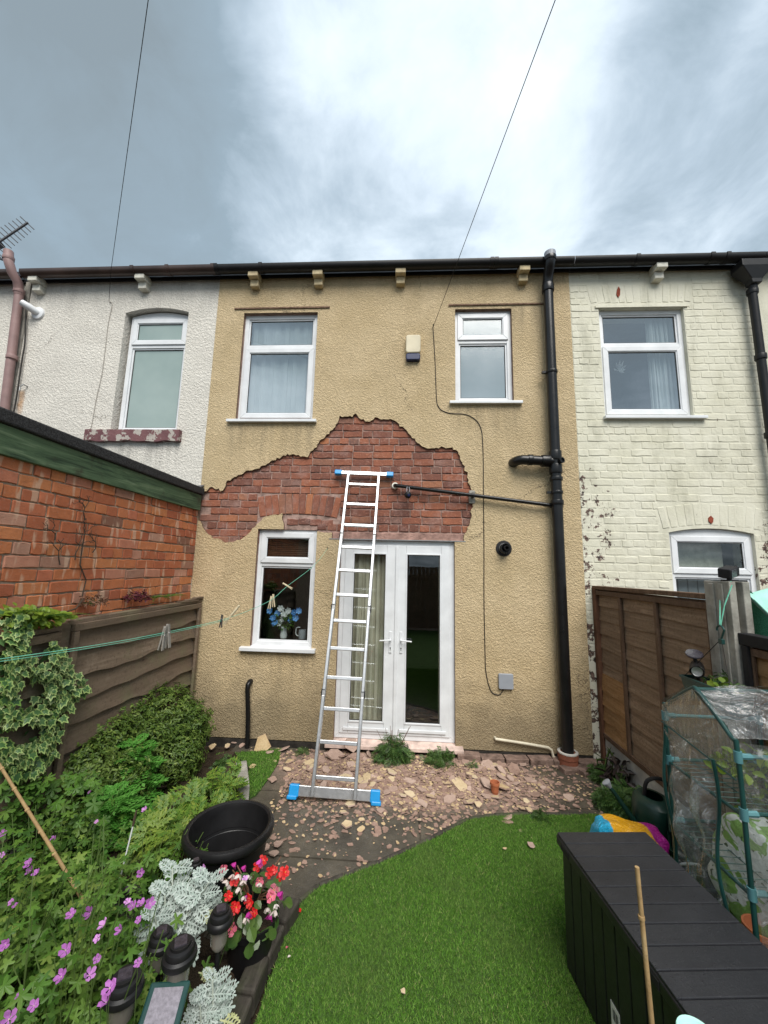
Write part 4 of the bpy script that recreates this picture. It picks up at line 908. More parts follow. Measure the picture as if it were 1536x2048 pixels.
def stab(c, hl, zoff, yrot):
    s_ = MB().bar(c-SX*hl, c+SX*hl, .075 if yrot else .045, .028, U).build('stabiliser_bar', M_ALU, ld, bevel=.004)
    for q in (-1, 1):
        e0 = c+SX*q*(hl-.045); e1 = c+SX*q*(hl+.035)
        mb = MB(); mb.bar(e0, e1, .086 if yrot else .056, .05, U); 
        if yrot: mb.bar(e0+SX*q*.01-U*.045, e1+SX*q*.01-U*.045, .03, .065, U)
        mb.build('end_cap', M_BLUE, s_, bevel=.008)
stab(B0.lerp(B1, .012)-N*-.0001+N*0.045, .335, 0, True); stab(B0.lerp(B1, .997)+N*.02, .30, 0, False)

# ================================================================== LEFT OUTBUILDING
XO = -2.40
ob = thing('brick_outbuilding', 'red brick outbuilding with mossy green fascia and black felt roof edge', 'outbuilding', (XO-1.2, -3.0, 0))
mb = MB(); mb.box((XO-2.4, -7.6, -.02), (XO-.012, -.008, 2.50)); ow = mb.build('brick_wall', M_REDMORTAR, ob)
RB = brickset(M_REDBRICK, 6, wob=.0035, d=.05, ch=.004)
z = 1.185; row = 0; cand = []
while z < 2.49:
    y = -.012; hd = row % 4 == 1
    if row % 2: y -= .118 if not hd else .06
    while y > -4.2:
        ww = (.107 if (hd or rnd.random() < .1) else .225)*rnd.uniform(.96, 1.03); cand.append((y-ww/2, z, ww)); y -= ww+.011
    if row % 2: cand.append((-.012-(.052 if not hd else .025), z, .098 if not hd else .046))
    row += 1; z += .0848
cand.sort(key=lambda c: (c[1] < 1.42, -c[0]))
for c in cand[:300]:
    inst(rnd.choice(RB), 'brick', ow, (XO-.0275+rnd.uniform(-.004, .003), c[0], c[1]+rnd.uniform(-.003, .003)), (rnd.uniform(-.01, .01), rnd.uniform(-.02, .02), math.pi/2+rnd.uniform(-.012, .012)), (c[2]/.225, 1, rnd.uniform(.96, 1.04)))
mb = MB(); mb.box((XO-.01, -7.6, 2.487), (XO+.028, -.03, 2.665)); mb.build('fascia', M_FASCIA, ob, bevel=.004)
mb = MB(); mb.box((XO-2.45, -7.65, 2.668), (XO+.05, -.012, 2.755)); mb.build('felt_roof', M_FELT, ob, bevel=.012)
mb = MB(); mb.grid(lambda u, v: (XO-1.2+1.24*u, -.02-.05*v+.01*math.sin(u*20), 2.757+.03*(1-v)+.008*math.sin(u*33)), 20, 2); mb.build('flashing', M_SLATE, ob)
# dead creeper stems left on the brick
def twig(mb, p, d, l, r, depth, x):
    q = p+d*l; q = Vector((x+rnd.uniform(.0, .012), q.y, q.z)); mb.tube([p, (p+q)/2+Vector((0, rnd.uniform(-.02, .02), rnd.uniform(-.02, .02))), q], [r, r*.85, r*.65], 5)
    if depth > 0:
        for _ in range(2+(depth > 1)):
            a = rnd.uniform(-1.0, 1.0); dd = Vector((0, d.y*math.cos(a)-d.z*math.sin(a), d.y*math.sin(a)+d.z*math.cos(a))); twig(mb, q, dd, l*rnd.uniform(.5, .8), r*.7, depth-1, x)
mb = MB(); X_ = XO+.012
for q, d, l in (((120, 1130), (-.3, 1), .10), ((150, 1120), (.2, 1), .11), ((165, 1090), (0, 1), .10), ((170, 1040), (-.3, 1), .09), ((185, 1105), (.1, 1), .08), ((110, 1080), (-.5, .8), .07)):
    twig(mb, S3(*q, X_), Vector((0, *d)).normalized(), l, .0045, 2, X_)
mb.tube([S3(*q, X_) for q in ((160, 1205), (165, 1190), (172, 1160), (160, 1130), (165, 1090))], .005, 5)
o = mb.build('dead_creeper', plain("dead_stem", (.06, .042, .03), .9), None, at=S3(150, 1200, X_)); tag(o, 'bare dead creeper stems clinging to the red brick wall', 'creeper')

# ================================================================== FENCES
def waney(mb, axis_x, y0, y1, z0, z1, thick, lean, amp, face):
    n = 26; ph = [rnd.uniform(0, 6) for _ in range(4)]; fr = [rnd.uniform(1.2, 2.4), rnd.uniform(3, 5), rnd.uniform(7, 11)]
    V_ = []
    for i in range(n+1):
        t = i/n; y = y0+(y1-y0)*t
        lowz = z0+amp*(.6*math.sin(fr[0]*t*3.1+ph[0])+.3*math.sin(fr[1]*t*3+ph[1])+.2*math.sin(fr[2]*t*3+ph[2])); b = amp*.25*math.sin(fr[1]*t*4+ph[3])
        V_ += [(axis_x, y, z1), (axis_x+face*.006, y, z1), (axis_x+face*(lean+thick+b*.3), y, lowz), (axis_x+face*lean, y, lowz)]
    F_ = []
    for i in range(n):
        for k in range(4): F_.append((i*4+k, i*4+(k+1) % 4, i*4+4+(k+1) % 4, i*4+4+k))
    F_ += [(3, 2, 1, 0), (n*4, n*4+1, n*4+2, n*4+3)]
    mb.add(V_, F_)
XF = -2.30
lf = thing('timber_fence', 'weathered grey brown waney lap fence below the red brick wall', 'fence', (XF, -2.0, 0), 'garden fences')
for (y0, y1, zt) in ((-1.70, -.045, 1.455), (-3.52, -1.80, 1.42)):
    n = 7; st = (zt-.30)/n
    for i in range(n):
        mb = MB(); waney(mb, XF-.014, y0, y1, .28+i*st-.022, .28+(i+1)*st+.024, .014, .034, .026, 1); mb.build('board', M_FENCEL, lf)
    mb = MB(); mb.box((XF-.03, y0-.02, zt-.005), (XF+.035, y1+.02, zt+.028), Matrix.Rotation(rnd.uniform(-.02, .02), 3, 'X')); mb.build('capping_rail', M_FENCEL, lf, bevel=.005)
    mb = MB(); mb.box((XF+.02, y0, zt-.055), (XF+.056, y1, zt-.006)); mb.build('top_batten', M_FENCEL, lf, bevel=.003)
    for yy in (y0+.02, y1-.025): mb = MB(); mb.box((XF+.034, yy-.02, .2), (XF+.060, yy+.02, zt-.058)); mb.build('batten', M_FENCEL, lf, bevel=.003)
    mb = MB(); mb.box((XF-.04, y0, -.02), (XF-.014, y1, .32)); mb.build('gravel_board', M_CONC, lf)
for yy, zt in ((-1.75, 1.46), (-3.57, 1.43)): mb = MB(); mb.box((XF-.05, yy-.045, -.02), (XF+.03, yy+.045, zt)); mb.build('post', M_FENCEL, lf, bevel=.006)
mb = MB()
for i in range(3):
    y = -.42+i*.12; mb.box((XF-.02+.01*i, y, 1.484+.012*i), (XF+.05, y+.3, 1.494+.012*i), Matrix.Rotation(.06*i-.05, 3, 'Z'))
o = mb.build('loose_lath', M_FENCEL, None, at=(XF, -.3, 1.48)); tag(o, 'thin loose laths lying on the fence top in the corner', 'lath')

XG = 2.03
rf = thing('timber_fence', 'brown overlap fence panels with concrete post and pale gravel board', 'fence', (XG, -2.0, 0), 'garden fences')
def rpanel(y0, y1, z0, z1, nb, batt, xo=0, mats=None):
    st = (z1-z0)/nb; X = XG+xo
    for i in range(nb):
        mb = MB(); waney(mb, X+.012, y0+.01, y1-.01, z0+i*st-.02, z0+(i+1)*st+.012, .007, .014, .009, -1); mb.build('board', mats[i] if mats else M_FENCER, rf)
    for (a, b_) in ((z0-.03, z0+.015), (z1-.045, z1)): mb = MB(); mb.box((X-.034, y0, a), (X-.012, y1, b_)); mb.build('rail', M_BATTEN, rf, bevel=.003)
    for yy in batt: mb = MB(); mb.box((X-.0335, yy-.019, z0+.016), (X-.0125, yy+.019, z1-.046)); mb.build('batten', M_BATTEN, rf, bevel=.003)
mt = [M_FENCEO]*3+[M_FENCER]*7
rpanel(-1.60, -.02, .29, 1.70, 10, (-.04, -.50, -1.02, -1.575), 0, None)
# lower boards of the far bay were re-stained a brighter orange
mb = MB(); waney(mb, XG-.006, -.475, -.065, .33, .80, .004, .006, .006, -1)
mb.v = []; mb.f = []; mb.mi = []
for i in range(4):
    mb = MB(); waney(mb, XG-.0035, -.478, -.062, .305+i*.141-.018, .305+(i+1)*.141+.004, .006, .0155, .008, -1); mb.build('board', M_FENCEO, rf)
mb = MB(); mb.box((XG-.04, -1.60, 1.715), (XG+.03, .0, 1.752), Matrix.Rotation(-.008, 3, 'X')); mb.build('capping_rail', M_BATTEN, rf, bevel=.005)
mb = MB(); mb.box((XG-.045, -.062, .0), (XG+.02, -.004, 1.73)); mb.build('end_post', plain("red_brown_post", (.13, .062, .036), .8, .25, var=.3), rf, bevel=.004)
mb = MB(); mb.box((XG-.02, -1.60, -.02), (XG+.02, -.065, .258)); mb.build('gravel_board', M_GRAVELB, rf, bevel=.004)
mb = MB(); pr = [(-.055, -.06), (.055, -.06), (.055, -.02), (.025, -.012), (.025, .012), (.055, .02), (.055, .06), (-.055, .06), (-.055, .02), (-.025, .012), (-.025, -.012), (-.055, -.02)]
# concrete post: H section, grooves towards the panels
pr = [(-.06, -.10), (-.02, -.10), (-.012, -.05), (.012, -.05), (.02, -.10), (.06, -.10), (.06, .10), (.02, .10), (.012, .05), (-.012, .05), (-.02, .10), (-.06, .10)]
pyc = -1.715; k = len(pr)
mb.add([(XG+a_-.01, pyc+b_, 0) for a_, b_ in pr]+[(XG+a_-.01, pyc+b_, 1.845) for a_, b_ in pr], [(i, (i+1) % k, k+(i+1) % k, k+i) for i in range(k)]+[tuple(range(k-1, -1, -1)), tuple(range(k, 2*k))])
for yy in (-.035, .035): mb.box((XG-.078, pyc+yy-.02, 0), (XG-.069, pyc+yy+.02, 1.83))
mb.build('concrete_post', M_CONC, rf, bevel=.005)
rpanel(-3.50, -1.83, .29, 1.47, 9, (-1.86, -2.4, -2.95, -3.48), 0, [M_FENCEO]*2+[M_FENCER]*2+[M_FENCEO]*5)
mb = MB(); mb.box((XG-.05, -3.6, 1.478), (XG+.03, -1.80, 1.545)); mb.build('black_top_rail', M_BLACKMAT, rf, bevel=.005)
mb = MB(); mb.box((XG-.055, -1.872, .0), (XG-.036, -1.835, 1.476)); mb.build('side_strip', M_BLACKMAT, rf)
mb = MB(); mb.box((XG-.02, -3.5, -.02), (XG+.02, -1.83, .258)); mb.build('gravel_board', M_GRAVELB, rf)

# green netting slung beyond the post
b = NB("mint_fabric"); M_MINT = b.done(b.bsdf(b.ramp(b.noise(9, 4), [(.3, (.30, .62, .52)), (.7, (.45, .76, .66))]), .6, .3, 0, b.bump(b.noise(16, 4), .6, .01)))
b = NB("green_net"); q = b.vor(210, 'F1', None); M_NETG = b.done(b.bsdf(b.ramp(b.noise(300, 1), [(.35, (.02, .13, .07)), (.65, (.10, .34, .21))]), .8, .2))
ng = thing('netting_cover', 'mint green netting draped beyond the concrete fence post', 'netting', (2.3, -1.9, 1.5))
mb = MB(); A_, B_, C_, D_ = S3(1490, 1160, 2.12), S3(1600, 1165, 2.12), S3(1600, 1290, 2.10), S3(1497, 1188, 2.12)
mb.grid(lambda u, v: (A_.lerp(B_, u)).lerp(D_.lerp(C_, u), v)+Vector((.012*math.sin(9*u+4*v)+.25*(1-v), 0, .01*math.sin(13*u))), 14, 8); mb.build('top_sheet', M_MINT, ng, smooth=True)
E_, F_ = S3(1505, 1280, 2.13), S3(1600, 1290, 2.13)
mb = MB(); D2, C2 = S3(1490, 1170, 2.135), S3(1600, 1285, 2.135)
mb.grid(lambda u, v: (D2.lerp(C2, u)).lerp(E_.lerp(F_, u), v), 10, 6); mb.build('side_mesh', M_NETG, ng)
mb = MB(); mb.tube([D_+Vector((-.01, 0, 0)), C_+Vector((-.01, 0, 0))], .008, 6); mb.build('hem', plain("hem_green", (.015, .06, .04)), ng)

# far end of the garden, behind the viewer (it shows in the door glass)
b = NB("far_brick"); br = b.n('ShaderNodeTexBrick'); v_ = b.n('ShaderNodeCombineXYZ'); p = b.xyz(b.P()); b.l(p[0], v_.inputs[0]); b.l(p[2], v_.inputs[1]); b.l(v_.outputs[0], br.inputs['Vector'])
br.inputs['Scale'].default_value = 1; br.inputs['Brick Width'].default_value = .235; br.inputs['Row Height'].default_value = .085; br.inputs['Mortar Size'].default_value = .01
br.inputs['Color1'].default_value = (.28, .09, .05, 1); br.inputs['Color2'].default_value = (.20, .06, .04, 1); br.inputs['Mortar'].default_value = (.2, .15, .12, 1); M_FARB = b.done(b.bsdf(br.outputs[0], .9, .2))
o = MB().box((-6, -8.3, -.02), (.1, -8.05, 2.3)).build('rear_wall', M_FARB, None, at=(0, -8.2, 0)); tag(o, 'brick wall at the garden end, reflected in the door glass', 'wall')
gt = thing('garden_gate', 'plain timber gate at the garden end, reflected in the door glass', 'gate', (.6, -8.1, 0))
for i in range(8): MB().box((.12+i*.13, -8.14, .05), (.242+i*.13, -8.11, 1.95)).build('board', M_FENCER, gt)
for z_ in (.4, 1.6): MB().box((.12, -8.109, z_), (1.15, -8.08, z_+.1)).build('ledge', M_FENCER, gt)
o = MB().box((1.25, -8.3, -.02), (6, -8.05, 2.3)).build('rear_wall', M_FARB, None, at=(3, -8.2, 0)); tag(o, 'brick wall beyond the gate at the garden end, reflected in glass', 'wall')
# ================================================================== GARDEN: leaf machinery
def fan(out, c=(0, .45, 0), mi=0):
    v = [c]+out; n = len(out); return np.array(v, float), [(0, i+1, (i+1) % n+1) for i in range(n)], [mi]*n
def t_oval(w=.5, fold=.08, tip=1.0):
    o = [(0, 0, 0), (w*.36, .22, fold), (w*.5, .5, fold*1.3), (w*.33, .8, fold*.8), (0, tip, -.03), (-w*.33, .8, fold*.8), (-w*.5, .5, fold*1.3), (-w*.36, .22, fold)]
    return fan(o, (0, .5, 0))
def t_palm(n=5, deep=.45, teeth=True, cup=.10):
    o = []; 
    for i in range(n):
        a = math.radians(-130+260*i/(n-1)); da = math.radians(260/(n-1))
        for da_, r in ((-.36, deep+.12), (-.2, .82), (0, 1.0), (.2, .82), (.36, deep+.12)) if teeth else ((-.3, .75), (0, 1), (.3, .75)):
            aa = a+da*da_; rr = r*(1-.22*abs(i-(n-1)/2)/((n-1)/2)); o.append((math.sin(aa)*rr*.55, .42+math.cos(aa)*rr*.55, -cup*rr*rr+(.04 if da_ == 0 else 0)))
        if i < n-1: aa = a+da*.5; o.append((math.sin(aa)*deep*.55, .42+math.cos(aa)*deep*.55, .02))
    o.append((0, .40-.08, 0)); return fan(o, (0, .42, .03))
def t_pinn(pairs=7, ll=.34, lw=.055, droop=.35, fwd=.5, sub=0, base=.12):
    V_, F_, M_ = [], [], []
    def leaf(p, d, l, w):
        p = np.array(p); d = np.array(d)/np.linalg.norm(d); s = np.array([-d[1], d[0], 0]); o = len(V_)
        V_.extend([p, p+d*l*.45+s*w, p+d*l+np.array([0, 0, -.06*l]), p+d*l*.45-s*w]); F_.extend([(o, o+2, o+1), (o, o+3, o+2)]); M_.extend([0, 0])
    for i in range(pairs):
        t = base+(1-base)*i/pairs; k = math.sin(math.pi*(.18+.8*t))*ll
        for sgn in (-1, 1):
            d = (sgn, fwd+.3*t, .05); leaf((0, t, -droop*t*t), d, k, lw)
            for q in range(sub):
                f = .35+.3*q; dd = np.array(d)/np.linalg.norm(d); pp = np.array((0, t, -droop*t*t))+dd*k*f
                for s2 in (-1, 1): leaf(pp, (dd[0]*.6-s2*dd[1]*.8, dd[1]*.6+s2*dd[0]*.8, 0), k*.42, lw*.8)
    leaf((0, .92, -droop*.85), (0, 1, -.5), .22, lw*1.2)
    o = len(V_); r = .012; V_.extend([np.array((-r, 0, 0)), np.array((r, 0, 0)), np.array((r*.5, .5, -droop*.25)), np.array((-r*.5, .5, -droop*.25)), np.array((0, 1, -droop))]); F_.extend([(o, o+1, o+2), (o, o+2, o+3), (o+3, o+2, o+4)]); M_.extend([0]*3)
    return np.array(V_, float), F_, M_
def t_ivy():
    ang = [-150, -112, -75, -50, -28, -14, 0, 14, 28, 50, 75, 112, 150]; rad = [.42, .72, .55, .85, .62, .8, 1.12, .8, .62, .85, .55, .72, .42]
    V_ = [(0, .3, .03)]; n = len(ang)
    for k in (.70, 1.0):
        for a, r in zip(ang, rad): V_.append((math.sin(math.radians(a))*r*k*.55, .3+math.cos(math.radians(a))*r*k*.6, -.06*k*r))
    V_.append((0, .12, 0)); e = len(V_)-1
    F_ = [(0, i+1, i+2) for i in range(n-1)]+[(0, n, e), (0, e, 1)]; M_ = [0]*len(F_)
    for i in range(n-1): F_ += [(1+i, 1+n+i, 2+n+i), (1+i, 2+n+i, 2+i)]; M_ += [1, 1]
    return np.array(V_, float), F_, M_
def t_dusty():
    V_, F_, M_ = [], [], []
    def lobe(p, d, l, w):
        p = np.array(p); d = np.array(d)/np.linalg.norm(d); s = np.array([-d[1], d[0], 0]); o = len(V_)
        V_.extend([p-s*w*.45, p+s*w*.45, p+d*l*.55+s*w*.6, p+d*l*.95+s*w*.65, p+d*l*1.1, p+d*l*.95-s*w*.65, p+d*l*.55-s*w*.6]); F_.extend([(o, o+i+1, o+i+2) for i in range(5)]); M_.extend([0]*5)
    for i in range(5):
        t = .22+.15*i; k = (.30, .36, .34, .28, .2)[i]
        for sg in (-1, 1):
            lobe((0, t, -.25*t*t), (sg, .75, .06), k, .055); dd = np.array((sg, .75, .06)); dd /= np.linalg.norm(dd); p = np.array((0, t, -.25*t*t))+dd*k*.55
            lobe(p, (sg*.2, 1, 0), k*.4, .045); lobe(p, (sg, -.1, 0), k*.4, .045)
    lobe((0, .85, -.2), (0, 1, -.4), .2, .075)
    o = len(V_); V_.extend([np.array(q) for q in ((-.03, 0, .004), (.03, 0, .004), (.035, .5, -.06), (-.035, .5, -.06), (0, .95, -.22))]); F_.extend([(o, o+1, o+2), (o, o+2, o+3), (o+3, o+2, o+4)]); M_.extend([0]*3)
    return np.array(V_, float), F_, M_
def t_flower(n=5, w=.42, cup=.25, c=1):
    k = 5/n
    V_, F_, M_ = [(0, 0, 0)], [], []
    for i in range(n):
        a = 2*math.pi*i/n; o = len(V_)
        for da, r, z in ((-.52, .42, .45), (-.60, .78, .8), (-.25, 1, 1), (.22, 1.02, 1), (.56, .8, .8), (.52, .42, .45)): V_.append((math.cos(a+da*k)*r, math.sin(a+da*k)*r, cup*z*r+.03*(da > 0)))
        F_ += [(0, o, o+5), (o, o+1, o+4), (o, o+4, o+5), (o+1, o+2, o+3), (o+1, o+3, o+4)]; M_ += [0]*5
    if c:
        o = len(V_); V_ += [(math.cos(t)*.13, math.sin(t)*.13, .10) for t in np.linspace(0, 5.03, 5)]+[(0, 0, .22)]; F_ += [(o+i, o+(i+1) % 5, o+5) for i in range(5)]; M_ += [1]*5
    V_ = np.array(V_, float); V_[1:1+6*n] += npr.normal(size=(6*n, 3))*np.array((.045, .045, .07)); return V_, F_, M_
def basis(N_, H_):
    N_ = N_/np.linalg.norm(N_, axis=1, keepdims=True); H_ = H_-N_*(H_*N_).sum(1, keepdims=True); H_ /= np.linalg.norm(H_, axis=1, keepdims=True)+1e-9
    return np.cross(H_, N_), H_, N_
def leaves(name, tm, P, N_, H_, S_, mats, parent=None, at=None):
    V_, F_, M_ = tm; n = len(P); X, Y, Z = basis(np.asarray(N_, float), np.asarray(H_, float)); S_ = np.asarray(S_).reshape(-1, 1, 1)
    o0 = np.array(ORG[parent.name] if parent is not None else (at or (0, 0, 0)))
    W_ = (V_[None, :, 0:1]*X[:, None]+V_[None, :, 1:2]*Y[:, None]+V_[None, :, 2:3]*Z[:, None])*S_+np.asarray(P)[:, None]-o0
    k = len(V_); f = len(F_); idx = (np.array(F_, np.int32)[None]+(np.arange(n)*k)[:, None, None]).astype(np.int32)
    me = bpy.data.meshes.new(name); me.vertices.add(n*k); me.vertices.foreach_set('co', W_.astype(np.float32).ravel()); me.loops.add(n*f*3); me.loops.foreach_set('vertex_index', idx.ravel())
    me.polygons.add(n*f); me.polygons.foreach_set('loop_start', np.arange(0, n*f*3, 3, dtype=np.int32))
    mats = mats if isinstance(mats, (list, tuple)) else [mats]
    for m in mats: me.materials.append(m)
    if len(mats) > 1: me.polygons.foreach_set('material_index', np.tile(np.array(M_, np.int32), n))
    me.update(); me.validate()
    o = bpy.data.objects.new(name, me); COL.objects.link(o); ORG[o.name] = Vector(o0)
    if parent is not None: o.parent = parent
    else: o.location = Vector(o0)
    return o
def tmesh(name, tm, mats):
    V_, F_, M_ = tm; me = bpy.data.meshes.new(name); me.from_pydata([tuple(v) for v in V_], [], F_)
    mats = mats if isinstance(mats, (list, tuple)) else [mats]
    for m in mats: me.materials.append(m)
    if len(mats) > 1: me.polygons.foreach_set('material_index', M_)
    return me
def place(me, name, parent, p, nrm, head, s):
    X, Y, Z = basis(np.array([nrm], float), np.array([head], float)); R = Matrix((X[0], Y[0], Z[0])).transposed()
    return inst(me, name, parent, p, R.to_euler(), (s, s, s))
def rdir(n, up=0.0):
    v = npr.normal(size=(n, 3)); v /= np.linalg.norm(v, axis=1, keepdims=True); v[:, 2] += up; return v/np.linalg.norm(v, axis=1, keepdims=True)

M_BOX = leafmat("box_leaf", [(0, (.05, .095, .016)), (.5, (.085, .155, .024)), (.85, (.15, .235, .038)), (1, (.26, .34, .08))], .3)
M_IVYG = leafmat("ivy_green", [(0, (.035, .10, .03)), (.6, (.08, .17, .055)), (1, (.17, .27, .10))], .2)
M_IVYC = leafmat("ivy_cream", [(0, (.17, .32, .06)), (.5, (.34, .47, .14)), (1, (.60, .66, .34))], .25)
M_LIME = leafmat("lime_leaf", [(0, (.10, .19, .02)), (.6, (.22, .32, .03)), (1, (.36, .45, .07))], .35)
M_FERN = leafmat("fern_leaf", [(0, (.04, .11, .02)), (1, (.12, .24, .04))], .35)
M_MUG = leafmat("feathery_leaf", [(0, (.07, .24, .03)), (.6, (.12, .36, .055)), (1, (.20, .45, .10))], .4)
M_YEL = leafmat("yellowish_leaf", [(0, (.06, .15, .02)), (.5, (.115, .24, .03)), (.85, (.19, .32, .04)), (1, (.31, .37, .06))], .4)
M_GER = leafmat("geranium_leaf", [(0, (.05, .13, .02)), (.5, (.095, .22, .032)), (.85, (.17, .32, .05)), (1, (.30, .40, .09))], .4)
M_WEED = leafmat("weed_leaf", [(0, (.03, .08, .018)), (.6, (.07, .15, .034)), (1, (.14, .23, .06))], .25)
M_DARKL = leafmat("dark_red_leaf", [(0, (.02, .02, .018)), (1, (.07, .045, .04))], .15)
M_MAROON = leafmat("maroon_leaf", [(0, (.06, .012, .018)), (1, (.16, .03, .05))], .2)
M_DUST = leafmat("silver_leaf", [(0, (.32, .40, .35)), (.6, (.47, .54, .50)), (1, (.60, .65, .62))], .15, .8, .15)
M_DUSTY2 = leafmat("pale_yellow_leaf", [(0, (.42, .45, .20)), (1, (.58, .58, .32))], .25)
M_LILAC = leafmat("lilac_petal", [(0, (.46, .13, .52)), (.6, (.56, .20, .60)), (1, (.68, .34, .70))], .3, .5, .2)
M_LEYE = plain("flower_eye", (.50, .42, .34), .6)
M_RED = leafmat("red_petal", [(0, (.55, .010, .012)), (1, (.78, .03, .03))], .2)
M_PINK = leafmat("pink_petal", [(0, (.72, .10, .19)), (1, (.85, .24, .33))], .25)
M_MAG = leafmat("magenta_petal", [(0, (.50, .02, .28)), (1, (.66, .06, .42))], .25)
M_WHITEF = leafmat("blush_petal", [(0, (.78, .62, .58)), (1, (.86, .80, .74))], .25)
M_YEYE = plain("yellow_eye", (.65, .42, .04), .6)
M_BEGL = leafmat("begonia_leaf", [(0, (.03, .075, .02)), (.6, (.06, .13, .03)), (1, (.15, .22, .04))], .2, .3, .5)
M_STEM = plain("green_stem", (.075, .12, .03), .6, .3)
M_STEMR = plain("reddish_stem", (.15, .075, .045), .6, .3)
M_STEMW = plain("silver_stem", (.42, .46, .40), .8, .15)
M_BARK = plain("bark", (.07, .05, .035), .9, .15)

# soil bed and its edging
BED = [(-2.25, -.32), (-1.62, -.32), (-1.42, -.55), (-1.30, -1.1), (-1.30, -1.62), (-.98, -2.12), (-.74, -2.16), (-.70, -2.55), (-.72, -3.2), (-.74, -4.6), (-2.25, -4.6)]
mb = MB(); nx, ny = 40, 90
def soil(u, v):
    x = -2.27+1.6*u; y = -4.6+4.35*v; ok = inside((x, y), BED)
    return (x, y, (.05+.03*math.sin(x*13+y*7)+.02*math.sin(y*23-x*5)) if ok else -.025)
mb.grid(soil, nx, ny); kind(mb.build('flower_bed', M_EARTH, smooth=True), 'structure')
ed = thing('bed_edging', 'dark weathered edging kerb between flower bed and artificial lawn', 'kerb', (-.65, -2.4, 0))
pts = [Vector((-.585, -1.93)), Vector((-.625, -2.08)), Vector((-.648, -2.25)), Vector((-.658, -2.42)), Vector((-.665, -2.6)), Vector((-.67, -2.9)), Vector((-.67, -3.3))]
for a, b2 in zip(pts, pts[1:]):
    d = (b2-a).normalized(); n_ = Vector((-d.y, d.x))*-.045; a2 = a+d*.006; c2 = b2-d*.006; h = .085+rnd.uniform(-.008, .008)
    q = [a2-n_, c2-n_, c2+n_, a2+n_]; mb = MB(); mb.add([(p.x, p.y, -.02) for p in q]+[(p.x, p.y, h) for p in q], [(0, 3, 2, 1), (4, 5, 6, 7), (0, 1, 5, 4), (1, 2, 6, 5), (2, 3, 7, 6), (3, 0, 4, 7)]); mb.build('edging_block', M_TIMBER, ed, bevel=.012)
# low kerb of the lawn along the patio
ke = thing('lawn_kerb', 'thin dark concrete kerb along the lawn by the patio', 'kerb', (.2, -1.3, 0))
for a, b2 in zip(LAWN_EDGE[:-4], LAWN_EDGE[1:-3]):
    a, b2 = Vector(a), Vector(b2); d = (b2-a).normalized(); n_ = Vector((d.y, -d.x)); q = [a+n_*.004, b2+n_*.004, b2+n_*(.034+rnd.uniform(-.006, .006)), a+n_*.034]
    mb = MB(); mb.add([(p.x, p.y, -.015) for p in q]+[(p.x, p.y, .018) for p in q], [(0, 3, 2, 1), (4, 5, 6, 7), (0, 1, 5, 4), (1, 2, 6, 5), (2, 3, 7, 6), (3, 0, 4, 7)]); mb.build('kerb_stone', M_TIMBER, ke, bevel=.008)
a, b2 = Vector(G(491, 1556)), Vector(G(497, 1612)); d = (b2-a).normalized(); n_ = Vector((d.y, -d.x))
q = [a, b2, b2+n_*.09, a+n_*.09]; mb = MB(); mb.add([(p.x, p.y, -.02) for p in q]+[(p.x, p.y, .15) for p in q], [(0, 3, 2, 1), (4, 5, 6, 7), (0, 1, 5, 4), (1, 2, 6, 5), (2, 3, 7, 6), (3, 0, 4, 7)])
o = mb.build('edging_block', M_CONC, None, at=(a.x, a.y, 0), bevel=.01); tag(o, 'grey concrete block holding the bed beside the turf strip', 'block')

# ---------------------------------------------------------------- rounded shrub
sh = thing('shrub', 'dense rounded evergreen shrub against the old timber fence', 'shrub', (-1.85, -.75, .02))
blobs = [((325, 1442), -.66, .265), ((250, 1445), -.90, .245), ((370, 1458), -.62, .19), ((207, 1492), -1.22, .215), ((280, 1505), -.95, .26), ((350, 1510), -.85, .19), ((172, 1540), -1.45, .19), ((235, 1560), -1.30, .21)]
BL = [(np.array(W3(*p, y)), r) for p, y, r in blobs]
PP, NN = [], []
for c, r in BL:
    d = rdir(int(5200*r)); lump = 1+.15*np.sin(d[:, 0]*8+c[0]*7)*np.sin(d[:, 2]*7+1+c[0]*3)+.12*npr.normal(size=len(d))+.22*(npr.random(len(d)) < .05)
    p = c+d*(r*lump)[:, None]; PP.append(p); NN.append(d)
PP, NN = np.concatenate(PP), np.concatenate(NN); ok = PP[:, 2] > .06
for c, r in BL: ok &= np.linalg.norm(PP-c, axis=1) > r*.74
ok &= PP[:, 0] > XF+.05; ok &= PP[:, 1] < -.03
PP, NN = PP[ok], NN[ok]; NN[:, 2] += .35
k = 7; n = len(PP); tip = np.repeat(PP, k, 0); ax = np.repeat(NN, k, 0); hd = rdir(n*k)+ax*.7
nr = ax*1.0+rdir(n*k)*.35
leaves('foliage', t_oval(.42), tip+npr.normal(size=tip.shape)*.007, nr, hd, npr.uniform(.020, .036, n*k), M_BOX, sh)
for c, r in BL:
    d = rdir(260); leaves('foliage', t_oval(.5), c+d*r*npr.uniform(.35, .8, (260, 1)), rdir(260), rdir(260), npr.uniform(.03, .05, 260), M_BOX, sh)
    mb = MB(); b0 = Vector((-1.85, -.8, .02)); cc = Vector(c); mb.tube([b0, b0.lerp(cc, .5)+Vector((rnd.uniform(-.05, .05), 0, -.04)), cc], [.016, .011, .006], 6); mb.build('branch', M_BARK, sh)

